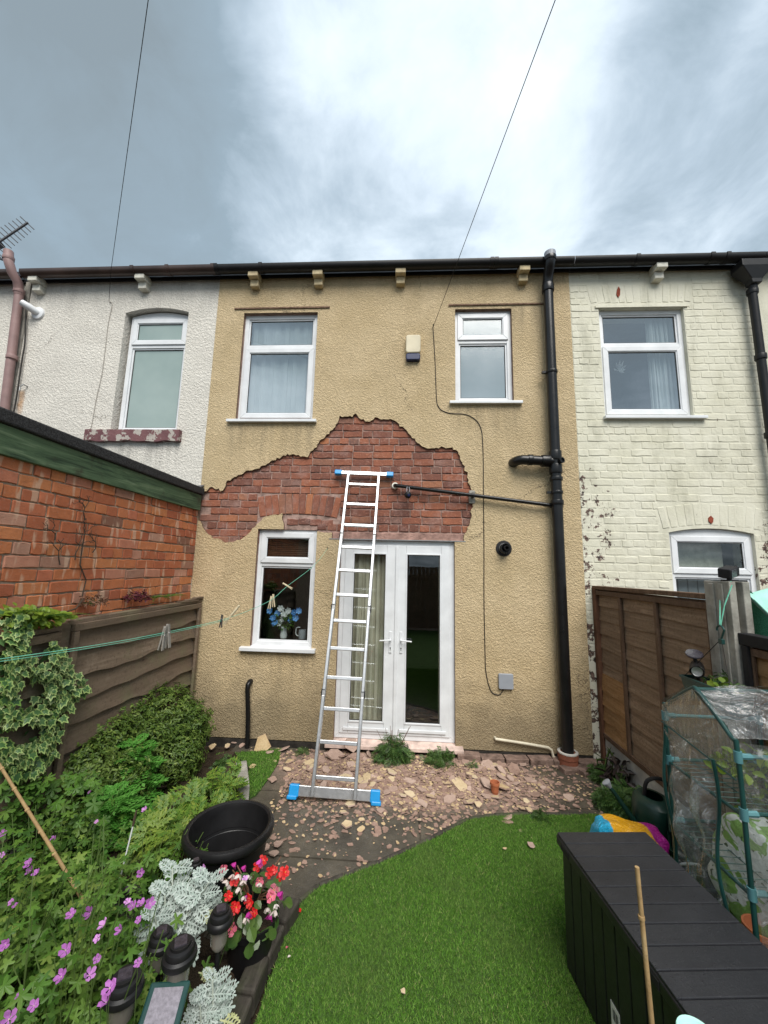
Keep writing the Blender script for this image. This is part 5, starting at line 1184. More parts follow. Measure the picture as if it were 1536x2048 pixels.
# ---------------------------------------------------------------- variegated ivy on the fence
iv = thing('ivy', 'cream edged variegated ivy hanging down the left timber fence', 'ivy', (XF, -2.0, .9))
ib = [(90, 430, 70), (110, 490, 65), (60, 560, 55), (80, 620, 70), (150, 660, 60), (60, 720, 60), (200, 700, 55), (40, 800, 60), (30, 880, 55), (20, 980, 55), (90, 980, 50), (170, 960, 55), (240, 960, 60), (310, 560, 45), (340, 620, 60), (330, 680, 60), (360, 740, 65), (300, 760, 50), (400, 790, 55), (430, 830, 45), (290, 840, 60), (370, 880, 60), (320, 930, 60), (300, 1010, 55), (280, 1080, 50), (240, 1130, 50), (260, 1180, 50), (180, 1170, 50), (120, 1190, 60), (60, 1210, 50), (20, 1130, 40), (10, 1230, 45), (160, 1260, 60), (90, 1270, 50), (230, 1250, 45)]
P_, S_ = [], []
IVM = tmesh('leaf', t_ivy(), [M_IVYG, M_IVYC])
for cx_, cy_, r_ in ib:
    for _ in range(int(r_*r_/165)):
        a, q = rnd.uniform(0, 6.283), r_*math.sqrt(rnd.random()); px = (cx_+q*math.cos(a))/2.954; py = 1100+(cy_+q*math.sin(a))/2.954
        y, z = S(px, py, XF+.07); P_.append((XF+.045+rnd.uniform(0, .06), y, z))
P_ = np.array(P_); n = len(P_); N_ = np.array([[1, -.25, .45]])+rdir(n)*.55; H_ = np.array([[.25, 0, -1]])+rdir(n)*.6; S_ = npr.uniform(.04, .075, n)
idx = npr.permutation(n)
for i in idx[:240]: place(IVM, 'leaf', iv, P_[i]+np.array((.02, 0, 0)), N_[i], H_[i], float(S_[i]))
leaves('foliage', t_ivy(), P_[idx[240:]], N_[idx[240:]], H_[idx[240:]], S_[idx[240:]], [M_IVYG, M_IVYC], iv)
n2 = 160; sel = npr.integers(0, n, n2); leaves('foliage', t_ivy(), P_[sel]+npr.normal(size=(n2, 3))*.03-np.array((.03, 0, 0)), N_[sel]+rdir(n2)*.5, H_[sel]+rdir(n2), S_[sel]*.9, [M_IVYG, M_IVYG], iv)
for path in (((90, 430), (120, 520), (70, 640), (40, 800), (30, 980)), ((340, 560), (330, 700), (370, 800), (320, 930), (270, 1100), (180, 1250))):
    mb = MB(); mb.tube(smooth_path([S3(x/2.954, 1100+y/2.954, XF+.035) for x, y in path], 4), .006, 5); mb.build('stem', M_BARK, iv)
# lime creeper along the fence top
lc = thing('creeper', 'yellow green creeper lying along the fence top at the left edge', 'creeper', (XF, -2.1, 1.5))
P_ = []
for cx_, cy_, r_ in ((50, 370, 40), (110, 360, 45), (170, 370, 40), (220, 355, 35), (270, 370, 40), (320, 370, 35), (200, 420, 30), (60, 410, 40), (350, 375, 20), (260, 420, 25)):
    for _ in range(26): y, z = S((cx_+rnd.gauss(0, r_*.5))/2.954, 1100+(cy_+rnd.gauss(0, r_*.4))/2.954, XF+.03); P_.append((XF+rnd.uniform(-.05, .10), y, z))
P_ = np.array(P_); n = len(P_); LMM = tmesh('leaf', t_oval(.75, .05), M_LIME)
for i in range(n): place(LMM, 'leaf', lc, P_[i], np.array((.7, -.2, .7))+rdir(1)[0]*.5, np.array((.7, 0, -.4))+rdir(1)[0]*.7, rnd.uniform(.03, .055))
MB().tube([S3(x/2.954, 1100+y/2.954, XF+.03) for x, y in ((20, 380), (110, 375), (200, 372), (350, 378), (450, 345), (490, 290))], .006, 5).build('stem', M_BARK, lc)
# ferns
def fern(label, root, n, ln, lean, rr=6.28, r0=0):
    t_ = thing('fern', label, 'fern', root, 'ferns on the wall'); fm = tmesh('frond', t_pinn(13, .24, .028, .45, .35), M_FERN)
    for i in range(n):
        a = r0+rr*(i+rnd.random()*.6)/n; h = np.array((math.cos(a)*.7, math.sin(a)*.7, .75))+np.array(lean); place(fm, 'frond', t_, root, np.array((-h[0]*.5, -h[1]*.5, 1.0)), h, ln*rnd.uniform(.75, 1.1))
    return t_
fern('small upright fern growing from the red brick wall top near the tan house', S3(312, 1196, XF-.04), 7, .22, (.2, 0, .5))
fern('fern sprouting at the far left end of the fence top', S3(8, 1232, XF+.0), 7, .22, (.3, .1, .3))
fern('fern drooping below the lime creeper on the fence', S3(82, 1240, XF+.03), 7, .24, (.5, 0, -.9))
fern('low fern lying on the fence top beside the loose laths', S3(340, 1194, XF-.04), 6, .18, (.2, .3, -.2))
def tuft(name, label, cat, root, rad, h, n, tm, mats, sz, parent_kind=None, flat=.6, squash=1, nstem=6, group=None):
    t_ = thing(name, label, cat, root, group); r = np.array(root); d = rdir(n); d[:, 2] = np.abs(d[:, 2])
    rr = npr.uniform(.35, 1, n)**.5; p = r+np.stack([d[:, 0]*rad*rr, d[:, 1]*rad*rr*squash, d[:, 2]*h*rr*npr.uniform(.7, 1.15, n)+.01], 1)
    leaves('foliage', tm, p, d*np.array((.6, .6, 1))+rdir(n)*flat, d*np.array((1, 1, .6))+rdir(n)*.6, npr.uniform(sz*.65, sz*1.2, n), mats, t_)
    for i in range(nstem):
        q = Vector(p[npr.integers(0, n)]); MB().tube([root, Vector(root).lerp(q, .6)+Vector((0, 0, .01)), q], .0025, 4).build('stem', M_STEM, t_)
    return t_
tuft('sedum', 'dark red sedum clump on the fence top', 'sedum', S3(272, 1203, XF-.02), .10, .09, 260, t_oval(.5), M_MAROON, .026)
tuft('moss_cushion', 'brownish moss and root clump on the fence top', 'moss', S3(185, 1212, XF-.01), .09, .07, 200, t_oval(.35), M_STEMR, .03, nstem=10)

# ---------------------------------------------------------------- feathery and yellow green plants
fp = thing('feathery_plant', 'tall bright green plant with feathery cut leaves before the shrub', 'plant', G3(262, 1680, .05))
FM = tmesh('leaf', t_pinn(6, .46, .055, .30, .75, 2), M_MUG)
for (bx, by), (tx, ty), y0 in (((262, 1640), (268, 1488), -1.30), ((225, 1690), (225, 1590), -1.62)):
    a, b2 = W3(bx, by, y0), W3(tx, ty, y0); a.z = .05 if a.z < .05 else a.z; base = Vector((a.x, a.y, .05))
    MB().tube([base, a, a.lerp(b2, .5)+Vector((.01, 0, 0)), b2], [.006, .006, .005, .003], 6).build('stem', M_STEM, fp)
    for i in range(34):
        t = i/33; p = base.lerp(b2, .15+.85*t); an = i*2.4; h = np.array((math.cos(an), math.sin(an), .35+.9*t)); place(FM, 'leaf', fp, p, np.array((-h[0]*.35, -h[1]*.35-.25, 1)), h, (.23-.10*t)*rnd.uniform(.85, 1.15))
yp = thing('leafy_plant', 'yellowish green feathery bedding plant beside the black tub', 'plant', G3(385, 1640, .05))
YM = tmesh('leaf', t_pinn(5, .5, .075, .35, .8, 1), M_YEL)
for i in range(150):
    cx_, cy_, s_ = rnd.choice(((430, 1560, 26), (400, 1590, 30), (360, 1610, 32), (330, 1640, 30), (455, 1570, 18), (380, 1640, 25), (415, 1620, 26), (345, 1665, 20), (300, 1670, 22)))
    y0 = -1.0-.95*max(0, min(1, (cy_-1550)/130))+rnd.uniform(-.08, .08); p = W3(rnd.gauss(cx_, s_*.6), rnd.gauss(cy_, s_*.5), y0); p.z = max(p.z, .08); a = rnd.uniform(0, 6.28)
    place(YM, 'leaf', yp, p, np.array((.1, -.45, 1))+rdir(1)[0]*.4, np.array((math.cos(a), math.sin(a)-.3, .35)), rnd.uniform(.09, .15))
for i in range(14): p = Vector((rnd.uniform(-1.45, -1.2), rnd.uniform(-1.7, -1.2), .05)); MB().tube([p, p+Vector((rnd.uniform(-.06, .06), rnd.uniform(-.1, .02), rnd.uniform(.15, .3)))], .003, 4).build('stem', M_STEM, yp)
# low dark filler between the shrub and the flowers
hb = thing('leafy_plant', 'broad lobed green leaves low at the fence foot by the bamboo cane', 'plant', G3(110, 1640, .05))
HM = tmesh('leaf', t_palm(5, .22, False, .12), M_FERN); HM2 = tmesh('leaf', t_palm(5, .25, False, .12), M_GER)
for i in range(240):
    y0 = rnd.uniform(-2.0, -1.3); px, py = rnd.uniform(0, 210), rnd.uniform(1555, 1690); p = W3(px, py, y0)
    if p.x < XF+.06: p = S3(px, py, XF+.1)
    p.z = max(p.z, .08)
    place(HM if rnd.random() < .5 else HM2, 'leaf', hb, p, np.array((.15, -.5, 1))+rdir(1)[0]*.5, rdir(1)[0], rnd.uniform(.05, .095))

# ---------------------------------------------------------------- geraniums
GT = t_palm(5, .38, True, .14); GM = [tmesh('leaf', GT, M_GER), tmesh('leaf', t_palm(5, .30, True, .05), M_GER)]
FLM = [tmesh('flower', t_flower(5, cup=c), [M_LILAC, M_LEYE]) for c in (.2, .45, .8, .3, .6, 1.1)]
clumps = []
for lab, (px, py), rad, h in (('geranium clump with lilac flowers below the bamboo cane top', (75, 1720), .40, .40), ('geranium clump with lilac flowers beside the cane foot', (200, 1790), .36, .36), ('leafy geranium clump at the left picture edge', (15, 1850), .40, .46), ('geranium clump with lilac flowers left of the silver plant', (215, 1890), .30, .38), ('nearest geranium clump in the bottom left corner', (70, 1985), .38, .52), ('geranium clump behind the solar lamp at the bottom', (195, 2010), .28, .42), ('thin geranium with small flowers in front of the shrub', (180, 1650), .26, .30), ('sparse yellowish geranium next to the black tub', (330, 1745), .24, .30)):
    x, y = G(px, py, h*.75); clumps.append((lab, np.array((x, y, .04)), rad, h))
CL = []
for lab, c, rad, h in clumps:
    t_ = thing('geranium', lab, 'geranium', tuple(c), 'lilac geraniums in the bed'); CL.append((t_, c, rad, h))
    n = int(1500*rad); d = rdir(n); d[:, 2] = np.abs(d[:, 2])**.8; rr = npr.uniform(.5, 1.06, n)
    lump = 1+.16*np.sin(d[:, 0]*7+c[0]*9)+.12*np.sin(d[:, 1]*8+c[1]*7)
    p = c+d*np.array((rad, rad, h))*(rr*lump)[:, None]; nr = d*np.array((.7, .7, 1))+np.array((0, -.15, .35))+rdir(n)*.5
    hd = d*np.array((1, 1, 0))+rdir(n)*.8-np.array((0, 0, .2)); sz = npr.uniform(.038, .072, n)
    order = np.argsort(-rr); front = [i for i in order if d[i, 1] < .5][:48]; fs_ = set(front)
    for i in front: place(GM[i % 2], 'leaf', t_, p[i], nr[i], hd[i], float(sz[i]))
    o_ = np.array([i for i in range(n) if i not in fs_]); leaves('foliage', GT, p[o_], nr[o_], hd[o_], sz[o_], M_GER, t_)
    n = int(500*rad); d = rdir(n); d[:, 2] = np.abs(d[:, 2]); leaves('foliage', t_oval(.7), c+d*np.array((rad, rad, h))*npr.uniform(.2, .8, (n, 1)), rdir(n, .5), rdir(n), npr.uniform(.04, .07, n), M_GER, t_)
    for i in range(16):
        q = Vector(c+np.array((rnd.uniform(-1, 1)*rad*.8, rnd.uniform(-1, 1)*rad*.8, h*rnd.uniform(.9, 1.25)))); b0 = Vector(c).lerp(Vector((q.x, q.y, c[2])), .4)
        MB().tube([b0, b0.lerp(q, .6)+Vector((rnd.uniform(-.02, .02), 0, .03)), q], .0022, 4).build('stem', M_STEM, t_)
FL = [(179, 1584), (5, 1669), (107, 1679), (192, 1644), (290, 1620), (283, 1747), (4, 1710), (58, 1727), (74, 1747), (23, 1804), (142, 1830), (182, 1826), (255, 1803), (282, 1808), (300, 1808), (277, 1840), (207, 1851), (241, 1861), (194, 1877), (131, 1901), (11, 1890), (194, 1918), (123, 1954), (179, 1950), (276, 1926), (220, 1977), (213, 2005), (40, 1990), (68, 2012), (18, 2039), (490, 1757), (407, 1738), (62, 1742), (30, 1812), (265, 1812)]
for i, (px, py) in enumerate(FL):
    z = .40 if py < 1700 else .50 if py < 1900 else .56
    if px in (490, 407): z = .45
    p = G3(px, py, z+rnd.uniform(-.04, .04)); t_, c, rad, h = min(CL, key=lambda q: (q[1][0]-p.x)**2+(q[1][1]-p.y)**2)
    nrm = np.array((rnd.uniform(-.5, .5), -.55+rnd.uniform(-.4, .3), .8)); f = place(FLM[i % 6], 'flower', t_, p, nrm, rdir(1)[0], rnd.uniform(.014, .0205) if i % 3 else .0125)
    b0 = Vector((p.x*.8+c[0]*.2, p.y*.8+c[1]*.2, c[2]+.1))
    m_ = MB().tube([b0, b0.lerp(p, .6)+Vector((rnd.uniform(-.02, .02), rnd.uniform(-.02, .02), 0)), p], .0012, 4).build('flower_stalk', M_STEM, t_)

# ---------------------------------------------------------------- silver ragwort
DM = tmesh('leaf', t_dusty(), M_DUST); DM2 = tmesh('leaf', t_dusty(), M_DUSTY2)
def dusty(label, y0, base, tips, n, sz, extra=()):
    b0 = W3(*base, y0); b0.z = max(.05, b0.z); t_ = thing('silver_ragwort', label, 'plant', (b0.x, b0.y, .05), 'silver leaved plants')
    for (px, py, dy) in tips:
        tip = W3(px, py, y0+dy); mid = b0.lerp(tip, .5)+Vector((rnd.uniform(-.02, .02), 0, -.02)); g0 = Vector((b0.x, b0.y, .05))
        MB().tube([g0, b0, mid, tip], [.0055, .005, .004, .003], 6).build('stem', M_STEMW, t_)
        for i in range(n):
            t = .35+.65*i/(n-1); p = b0.lerp(tip, t); an = i*2.4+px; up = .25+1.3*(t-.3); h = np.array((math.cos(an), math.sin(an)*.8-.1, up))
            place(DM, 'leaf', t_, p, np.array((-h[0]*.4, -.55, .9)), h, sz*(1.15-.45*t)*rnd.uniform(.85, 1.15))
    for px, py, dy, s_ in extra: place(DM2, 'leaf', t_, W3(px, py, y0+dy), (0, -.5, 1), (.8, -.2, .3), s_)
dusty('silver leaved ragwort between the lilac geraniums and red begonias', -2.40, (335, 1890), ((345, 1735, .06), (390, 1775, .0), (418, 1765, -.03), (310, 1830, -.05), (330, 1790, 0), (425, 1820, .02)), 14, .115, ((402, 1830, -.04, .08),))
dusty('second silver ragwort at the bottom edge beside the edging kerb', -2.62, (410, 2075), ((425, 1960, 0), (440, 1985, .02), (400, 2010, -.02), (430, 2030, 0)), 11, .085, ((440, 2040, -.04, .075), (397, 1945, .04, .07)))

# ---------------------------------------------------------------- big black tub, flower pot, solar lamps
tx, ty = -.985, -1.90
tb = thing('plastic_tub', 'large empty round black plastic tub on the concrete', 'tub', (tx, ty, 0))
mb = MB(); mb.lathe((tx, ty, .0), [(.0, .005), (.165, .005), (.172, .02), (.215, .33), (.222, .345), (.236, .352), (.246, .366), (.248, .385), (.240, .400), (.226, .404), (.214, .398), (.207, .375), (.199, .27), (.196, .262), (.172, .06), (.0, .055)], 48, sx=1, sy=1); mb.build('shell', M_BLACKP, tb, smooth=True)
mb = MB(); mb.lathe((tx, ty, .25), [(.192, 0), (.196, .004), (.200, .012), (.196, .02)], 48); mb.build('inner_ring', M_BLACKP, tb, smooth=True)
fx, fy = G(498, 1922, .02)
pt = thing('flower_pot', 'black pot holding the red and pink begonias', 'pot', (fx, fy, 0))
mb = MB(); mb.lathe((fx, fy, 0), [(0, .004), (.09, .004), (.115, .18), (.123, .185), (.123, .212), (.115, .212), (.108, .17)], 30); mb.build('shell', M_BLACKP, pt, smooth=True)
mb = MB(); mb.lathe((fx, fy, .178), [(.109, 0), (.06, .012), (0, .015)], 24); mb.build('compost', M_EARTH, pt)
be = thing('begonia', 'red pink and white flowering begonias in the black pot', 'flowers', (fx, fy, .19))
BEG = tmesh('leaf', t_oval(.8, .10), M_BEGL); cen = np.array((fx, fy, .22))
for i in range(120):
    d = rdir(1, .25)[0]; d[2] = max(d[2], -.12); p = cen+d*np.array((.175, .17, .20))*rnd.uniform(.5, 1); place(BEG, 'leaf', be, p, d+np.array((0, -.2, .5)), d*np.array((1, 1, .3))+rdir(1)[0]*.4, rnd.uniform(.036, .062))
BF = {k: tmesh('flower', t_flower(n_, cup=cu), [m_, M_YEYE]) for k, m_, n_, cu in (('r', M_RED, 5, .4), ('p', M_PINK, 4, .5), ('m', M_MAG, 4, 1.2), ('w', M_WHITEF, 5, .9))}
FLB = [('p', 447, 1737), ('r', 527, 1722), ('r', 515, 1733), ('r', 540, 1745), ('r', 568, 1745), ('r', 548, 1740), ('r', 562, 1752), ('p', 519, 1761), ('r', 470, 1758), ('p', 548, 1780), ('m', 565, 1782), ('m', 491, 1730), ('m', 472, 1724), ('m', 522, 1717), ('w', 462, 1770), ('w', 445, 1750), ('w', 480, 1775), ('w', 495, 1750), ('r', 457, 1792), ('r', 496, 1797), ('r', 499, 1806), ('m', 494, 1790), ('r', 470, 1815), ('r', 507, 1827), ('w', 520, 1765), ('w', 552, 1808), ('m', 541, 1826), ('w', 536, 1815), ('w', 550, 1820), ('p', 463, 1858), ('w', 492, 1835), ('w', 478, 1748), ('m', 497, 1823), ('w', 488, 1792), ('w', 455, 1760), ('p', 541, 1793), ('w', 466, 1748), ('w', 486, 1760)]
for i, (k_, px, py) in enumerate(FLB):
    p = W3(px, py, fy-.11-.04*(py > 1790)+rnd.uniform(-.05, .07)); s_ = {'r': .022, 'p': .022, 'm': .017, 'w': .017}[k_]*rnd.uniform(.85, 1.25)
    nv = np.array((rnd.uniform(-.6, .6), -.9, rnd.uniform(.1, .9))) if k_ in 'rp' else np.array((rnd.uniform(-.5, .5), -.6, -.6)); place(BF[k_], 'flower', be, p, nv, rdir(1)[0], s_)
    if k_ == 'r': place(BF['r'], 'flower', be, p+Vector((.008, -.006, .006)), nv+np.array((.4, 0, .2)), rdir(1)[0], s_*.7)
for i in range(16):
    q = cen+np.array((rnd.uniform(-.15, .15), rnd.uniform(-.15, .1), rnd.uniform(.05, .2))); MB().tube([Vector(cen), Vector(cen).lerp(Vector(q), .5)+Vector((0, 0, .03)), Vector(q)], .0028, 5).build('stem', M_STEMR, be)
b = NB("lamp_lens"); M_LENS = b.done(b.bsdf((.30, .27, .24), .15, .5, 0, None, Transmission_Weight=.45))
M_PV = plain("solar_cell", (.04, .035, .045), .25, .5, var=.4, scale=60)
def lamp(label, px, py, z, r, panel_=True, low=False):
    x, y = G(px, py, z); t_ = thing('solar_lamp', label, 'garden lamp', (x, y, .04), 'solar path lamps in the bed')
    mb = MB(); mb.lathe((x, y, z), [(r, -.022), (r*1.04, -.012), (r, -.002), (r*.86, .004), (r*.87, .014), (r*.80, .022), (r*.62, .026), (r*.60, .034), (0, .036)], 28); mb.build('cap', M_BLACKP, t_, smooth=True)
    mb = MB(); mb.lathe((x, y, z), [(r*.98, -.022), (0, -.024)], 24); mb.build('cap_underside', M_BLACKMAT, t_)
    mb = MB(); s = r*.36; mb.box((x-s, y-s, z+.0345), (x+s, y+s, z+.0385), Matrix.Rotation(.5, 3, 'Z')); mb.build('solar_cell', M_PV, t_)
    mb = MB(); mb.lathe((x, y, z-.105), [(r*.45, 0), (r*.66, .02), (r*.68, .082)], 20); mb.build('lens', M_LENS, t_, smooth=True)
    mb = MB(); mb.tube([(x, y, z-.10), (x, y, .02)], .011, 8); mb.build('stake', M_BLACKP, t_)
lamp('ribbed black solar lamp cap in front of the begonia pot', 441, 1836, .44, .049)
lamp('largest black solar lamp cap below the silver plant', 360, 1905, .46, .058)
lamp('black solar lamp with scratched clear top at the bottom edge', 248, 1972, .44, .060)
lamp('black solar lamp half hidden behind the thin white stake', 258, 1795, .34, .054)
lamp('small black solar lamp right against the black tub', 391, 1735, .36, .032)
lamp('black solar lamp hidden under the silver leaves', 322, 1880, .34, .052)
c = G3(318, 2048, .36); sp_ = thing('solar_charger', 'small grey solar panel in a dark green frame at the bottom edge', 'solar panel', (c.x, c.y, .04))
R_ = Matrix.Rotation(.20, 3, 'Z') @ Matrix.Rotation(.38, 3, 'X') @ Matrix.Rotation(.10, 3, 'Y')
M_DG = plain("dark_green_plastic", (.012, .05, .045), .4, .45, var=.2)
mb = MB(); mb.box(c+Vector((-.066, -.10, -.012)), c+Vector((.066, .10, .006)), R_, c); mb.build('frame', M_DG, sp_, bevel=.006)
mb = MB(); mb.box(c+Vector((-.048, -.082, .005)), c+Vector((.048, .082, .0085)), R_, c); mb.build('cell_sheet', plain("rough_grey_panel", (.22, .205, .235), .7, .3, var=.25, scale=90, bump=.5, bscale=160), sp_)
mb = MB(); mb.tube([c+Vector((0, .02, -.015)), Vector((c.x, c.y+.02, .02))], .012, 8); mb.build('stake', M_BLACKP, sp_)

# canes and sticks
def cane(label, cat, a, b2, r, mat, nodes=5, name='bamboo_cane'):
    t_ = thing(name, label, cat, a); MB().tube([a, Vector(a).lerp(Vector(b2), .5)+Vector((.004, 0, 0)), b2], [r, r*.95, r*.85], 10).build('shaft', mat, t_, smooth=True)
    for i in range(nodes):
        p = Vector(a).lerp(Vector(b2), (i+.6)/nodes); mb = MB(); collar(mb, p, r*1.22, .010, (Vector(b2)-Vector(a)).normalized()); mb.build('node', mat, t_, smooth=True)
a = G3(190, 1840, .18); b2 = S3(-6, 1522, -2.21); a0 = a-(b2-a)*.12
cane('bamboo cane slanting across the flower bed to the left fence', 'cane', a0, b2, .0085, M_CANE, 8)
a = W3(229, 1803, -2.12); b2 = W3(266, 1652, -2.12); a0 = Vector((a.x-.02, a.y, .04))
t_ = thing('garden_stake', 'thin white stake standing in the flower bed', 'stake', a0); MB().tube([a0, a, b2], .0038, 8).build('shaft', M_UPVC, t_)
MB().tube([b2-Vector((0, 0, .0)), b2+Vector((.004, 0, .035)), b2+Vector((.010, 0, .075))], [.0055, .007, .004], 7).build('tip', M_BARK, t_)
a = W3(1306, 2058, -2.95); b2 = W3(1274, 1734, -2.95); a0 = Vector((a.x+.01, -2.95, .0))
cane('upright split cane standing in front of the black storage box', 'cane', a0, b2, .0075, M_CANE, 3)
# ================================================================== STORAGE BOX AND RIGHT SIDE
o_ = Vector((.784, -2.10, 0)); la = Vector((.0966, -.9953, 0)).normalized(); wa = Vector((.9953, .0966, 0)).normalized(); BL_, BW_, BH = 1.27, .452, .58
M_RESIN = plain("black_resin", (.0135, .0135, .0145), .46, .4, var=.35, scale=30, bump=.35, bscale=140, bdist=.0015)
b = NB("charcoal_resin"); dr = b.step(b.vor(120, 'F1'), .30, .12); dr = b.math('MULTIPLY', dr, b.step(b.noise(40, 2), .5, .6)); sm = b.noise(3.5, 5, .65)
M_RESINT = b.done(b.bsdf(b.mix(b.math('MULTIPLY', b.step(b.noise(90, 3, .7), .58, .72), .35), b.ramp(sm, [(.3, (.013, .0138, .0165)), (.7, (.023, .024, .028))]), (.06, .06, .066)), b.math('ADD', b.math('SUBTRACT', .46, b.math('MULTIPLY', dr, .30)), b.math('MULTIPLY', b.step(sm, .45, .65), -.10)), .36, 0, b.bump(b.math('ADD', b.math('MULTIPLY', dr, 1.2), b.noise(150, 3)), .5, .002)))
bxo = thing('storage_box', 'black plank effect garden storage box standing on the lawn', 'storage box', o_)
def obox(mb, l0, l1, w0, w1, z0, z1):
    vs = [o_+la*l+wa*w_+Vector((0, 0, z)) for z in (z0, z1) for l, w_ in ((l0, w0), (l0, w1), (l1, w1), (l1, w0))]
    mb.add(vs, [(0, 3, 2, 1), (4, 5, 6, 7), (0, 1, 5, 4), (1, 2, 6, 5), (2, 3, 7, 6), (3, 0, 4, 7)])
mb = MB(); obox(mb, .022, BL_-.022, .022, BW_-.022, .015, .53); body = mb.build('body', M_RESIN, bxo)
n = 15; st = (BL_-.05)/n
for i in range(n):
    mb = MB(); obox(mb, .026+i*st, .022+(i+1)*st, .010, .0215, .02, .515); mb.build('side_plank', M_RESIN, body, bevel=.004)
    mb = MB(); obox(mb, .026+i*st, .022+(i+1)*st, BW_-.0215, BW_-.010, .02, .515); mb.build('side_plank', M_RESIN, body, bevel=.004)
for i in range(5): mb = MB(); st2 = (BW_-.05)/5; obox(mb, .010, .0215, .026+i*st2, .022+(i+1)*st2, .02, .515); mb.build('side_plank', M_RESIN, body, bevel=.004)
mb = MB(); obox(mb, -.004, BL_+.004, -.006, BW_+.006, .531, .572); lid = mb.build('lid', M_RESIN, bxo, bevel=.006)
n = 15; st = BL_/n
for i in range(n): mb = MB(); obox(mb, i*st+.0022, (i+1)*st-.0022, -.002, BW_+.002, .5725, .583); mb.build('lid_plank', M_RESINT, lid, bevel=.003)
for l in (.05, .62): mb = MB(); obox(mb, l, l+.07, -.0085, -.0055, .535, .562); mb.build('lid_recess', M_BLACKMAT, lid)
# white sticker with bar code on the side
d = ray(1231, 2036); nrm = Vector((wa.x, wa.y, 0)); t = (o_+wa*.008-EYE).dot(nrm)/d.dot(nrm); hp = EYE+d*t; l0 = (hp-o_).dot(la); z0 = hp.z
mb = MB(); obox(mb, l0-.028, l0+.026, .0082, .0094, z0-.06, z0+.035); stk = mb.build('sticker', plain("label_white", (.72, .72, .70), .5), bxo)
for i, w_ in enumerate((2, 1, 3, 1, 1, 2, 3, 1, 2)): mb = MB(); obox(mb, l0-.016+i*.0038, l0-.016+i*.0038+.0008*w_, .0076, .0083, z0-.018, z0+.018); mb.build('bar_code_line', M_BLACKMAT, stk)
c = G3(1396, 2072, .61); ty_ = thing('plastic_tray', 'pale mint plastic tray on the black box at the bottom edge', 'tray', (c.x, c.y, .585))
mb = MB(); mb.lathe((c.x, c.y, .586), [(0, .002), (.036, .002), (.045, .022), (.050, .024), (.048, .028), (.042, .026), (.033, .007), (0, .007)], 28); mb.build('shell', M_MINT, ty_, smooth=True)

# lumpy bags
def bag(name, label, cat, c, dim, rot, matl, pinch=.0, seed=1, e=.55, pname='sack'):
    r = random.Random(seed); t_ = thing(name, label, cat, (c[0], c[1], c[2]-dim[2])); mb = MB(); ph = [r.uniform(0, 6) for _ in range(6)]
    sg = lambda v, p: math.copysign(abs(v)**p, v)
    def fn(u, v):
        th, fi = u*2*math.pi, (v-.5)*math.pi; x, y, z = sg(math.cos(fi), e)*sg(math.cos(th), e), sg(math.cos(fi), e)*sg(math.sin(th), e), sg(math.sin(fi), e)
        k = 1+.05*math.sin(5*x+ph[0]+3*z)+.04*math.sin(9*z+ph[1]+4*y)+.03*math.sin(14*x+ph[2])
        p = Vector((x*dim[0]*k, y*dim[1]*k*(1-pinch*abs(z)**2), z*dim[2]*(1+.05*math.sin(6*x+ph[3])))); return rot @ p+Vector(c)
    mb.grid(fn, 44, 26); mb.build(pname, matl, t_, smooth=True); return t_
c = (1.43, -1.50, .155)
b = NB("printed_sack"); p = b.xyz(b.P()); xx = b.math('ADD', p[0], b.math('MULTIPLY', b.noise(9, 2), .10))
c1 = b.ramp(xx, [(.0, (.02, .45, .72)), (.5, (.02, .45, .72))], 'CONSTANT')
sel = b.step(xx, 1.355, 1.362); sel2 = b.step(b.math('SUBTRACT', xx, b.math('MULTIPLY', b.math('SUBTRACT', .26, p[2]), .55)), 1.60, 1.607)
pic = b.math('MULTIPLY', b.step(xx, 1.39, 1.40), b.step(xx, 1.47, 1.44)); pic = b.math('MULTIPLY', pic, b.step(p[2], .285, .27))
cc = b.mix(sel, (.02, .42, .70), (.82, .40, .012)); cc = b.mix(pic, cc, b.ramp(b.noise(30, 3), [(.35, (.16, .05, .03)), (.6, (.68, .36, .12))])); cc = b.mix(sel2, cc, (.45, .012, .27))
M_SACK = b.done(b.bsdf(cc, .28, .5, 0, b.bump(b.noise(13, 4, .65, 2.2), 1.0, .035)))
bag('feed_sack', 'crumpled yellow blue and magenta sack behind the black box', 'sack', c, (.20, .12, .155), Matrix.Rotation(-.12, 3, 'Z') @ Matrix.Rotation(.1, 3, 'Y'), M_SACK, .45, 3, .42)
bc = G3(1488, 1840, .05); b = NB("bin_bag"); M_BIN = b.done(b.bsdf((.012, .011, .013), .22, .55, 0, b.bump(b.noise(30, 4, .6, 2), 1, .02)))
bag('bin_bag', 'crumpled glossy black bin liner at the greenhouse foot', 'bag', (1.53, -2.42, .10), (.13, .20, .12), Matrix.Rotation(.3, 3, 'Z'), M_BIN, .3, 9, .7)
t_ = thing('bucket', 'blue tub with a white loop handle at the greenhouse foot', 'bucket', G3(1372, 1765, .08)); cb = G3(1382, 1752, .10)
mb = MB(); mb.lathe((cb.x+.05, cb.y+.03, .0), [(0, .004), (.07, .004), (.085, .13), (.09, .135), (.08, .135), (.07, .02)], 22); mb.build('shell', M_NAVY, t_, smooth=True)
mb = MB(); mb.tube([(cb.x+.05+.085*math.cos(a)-.035*abs(math.sin(a)), cb.y+.03-.03*math.sin(a), .135+.03*math.sin(a)) for a in np.linspace(0, math.pi, 12)], .007, 8); mb.build('handle', M_UPVC, t_, smooth=True)

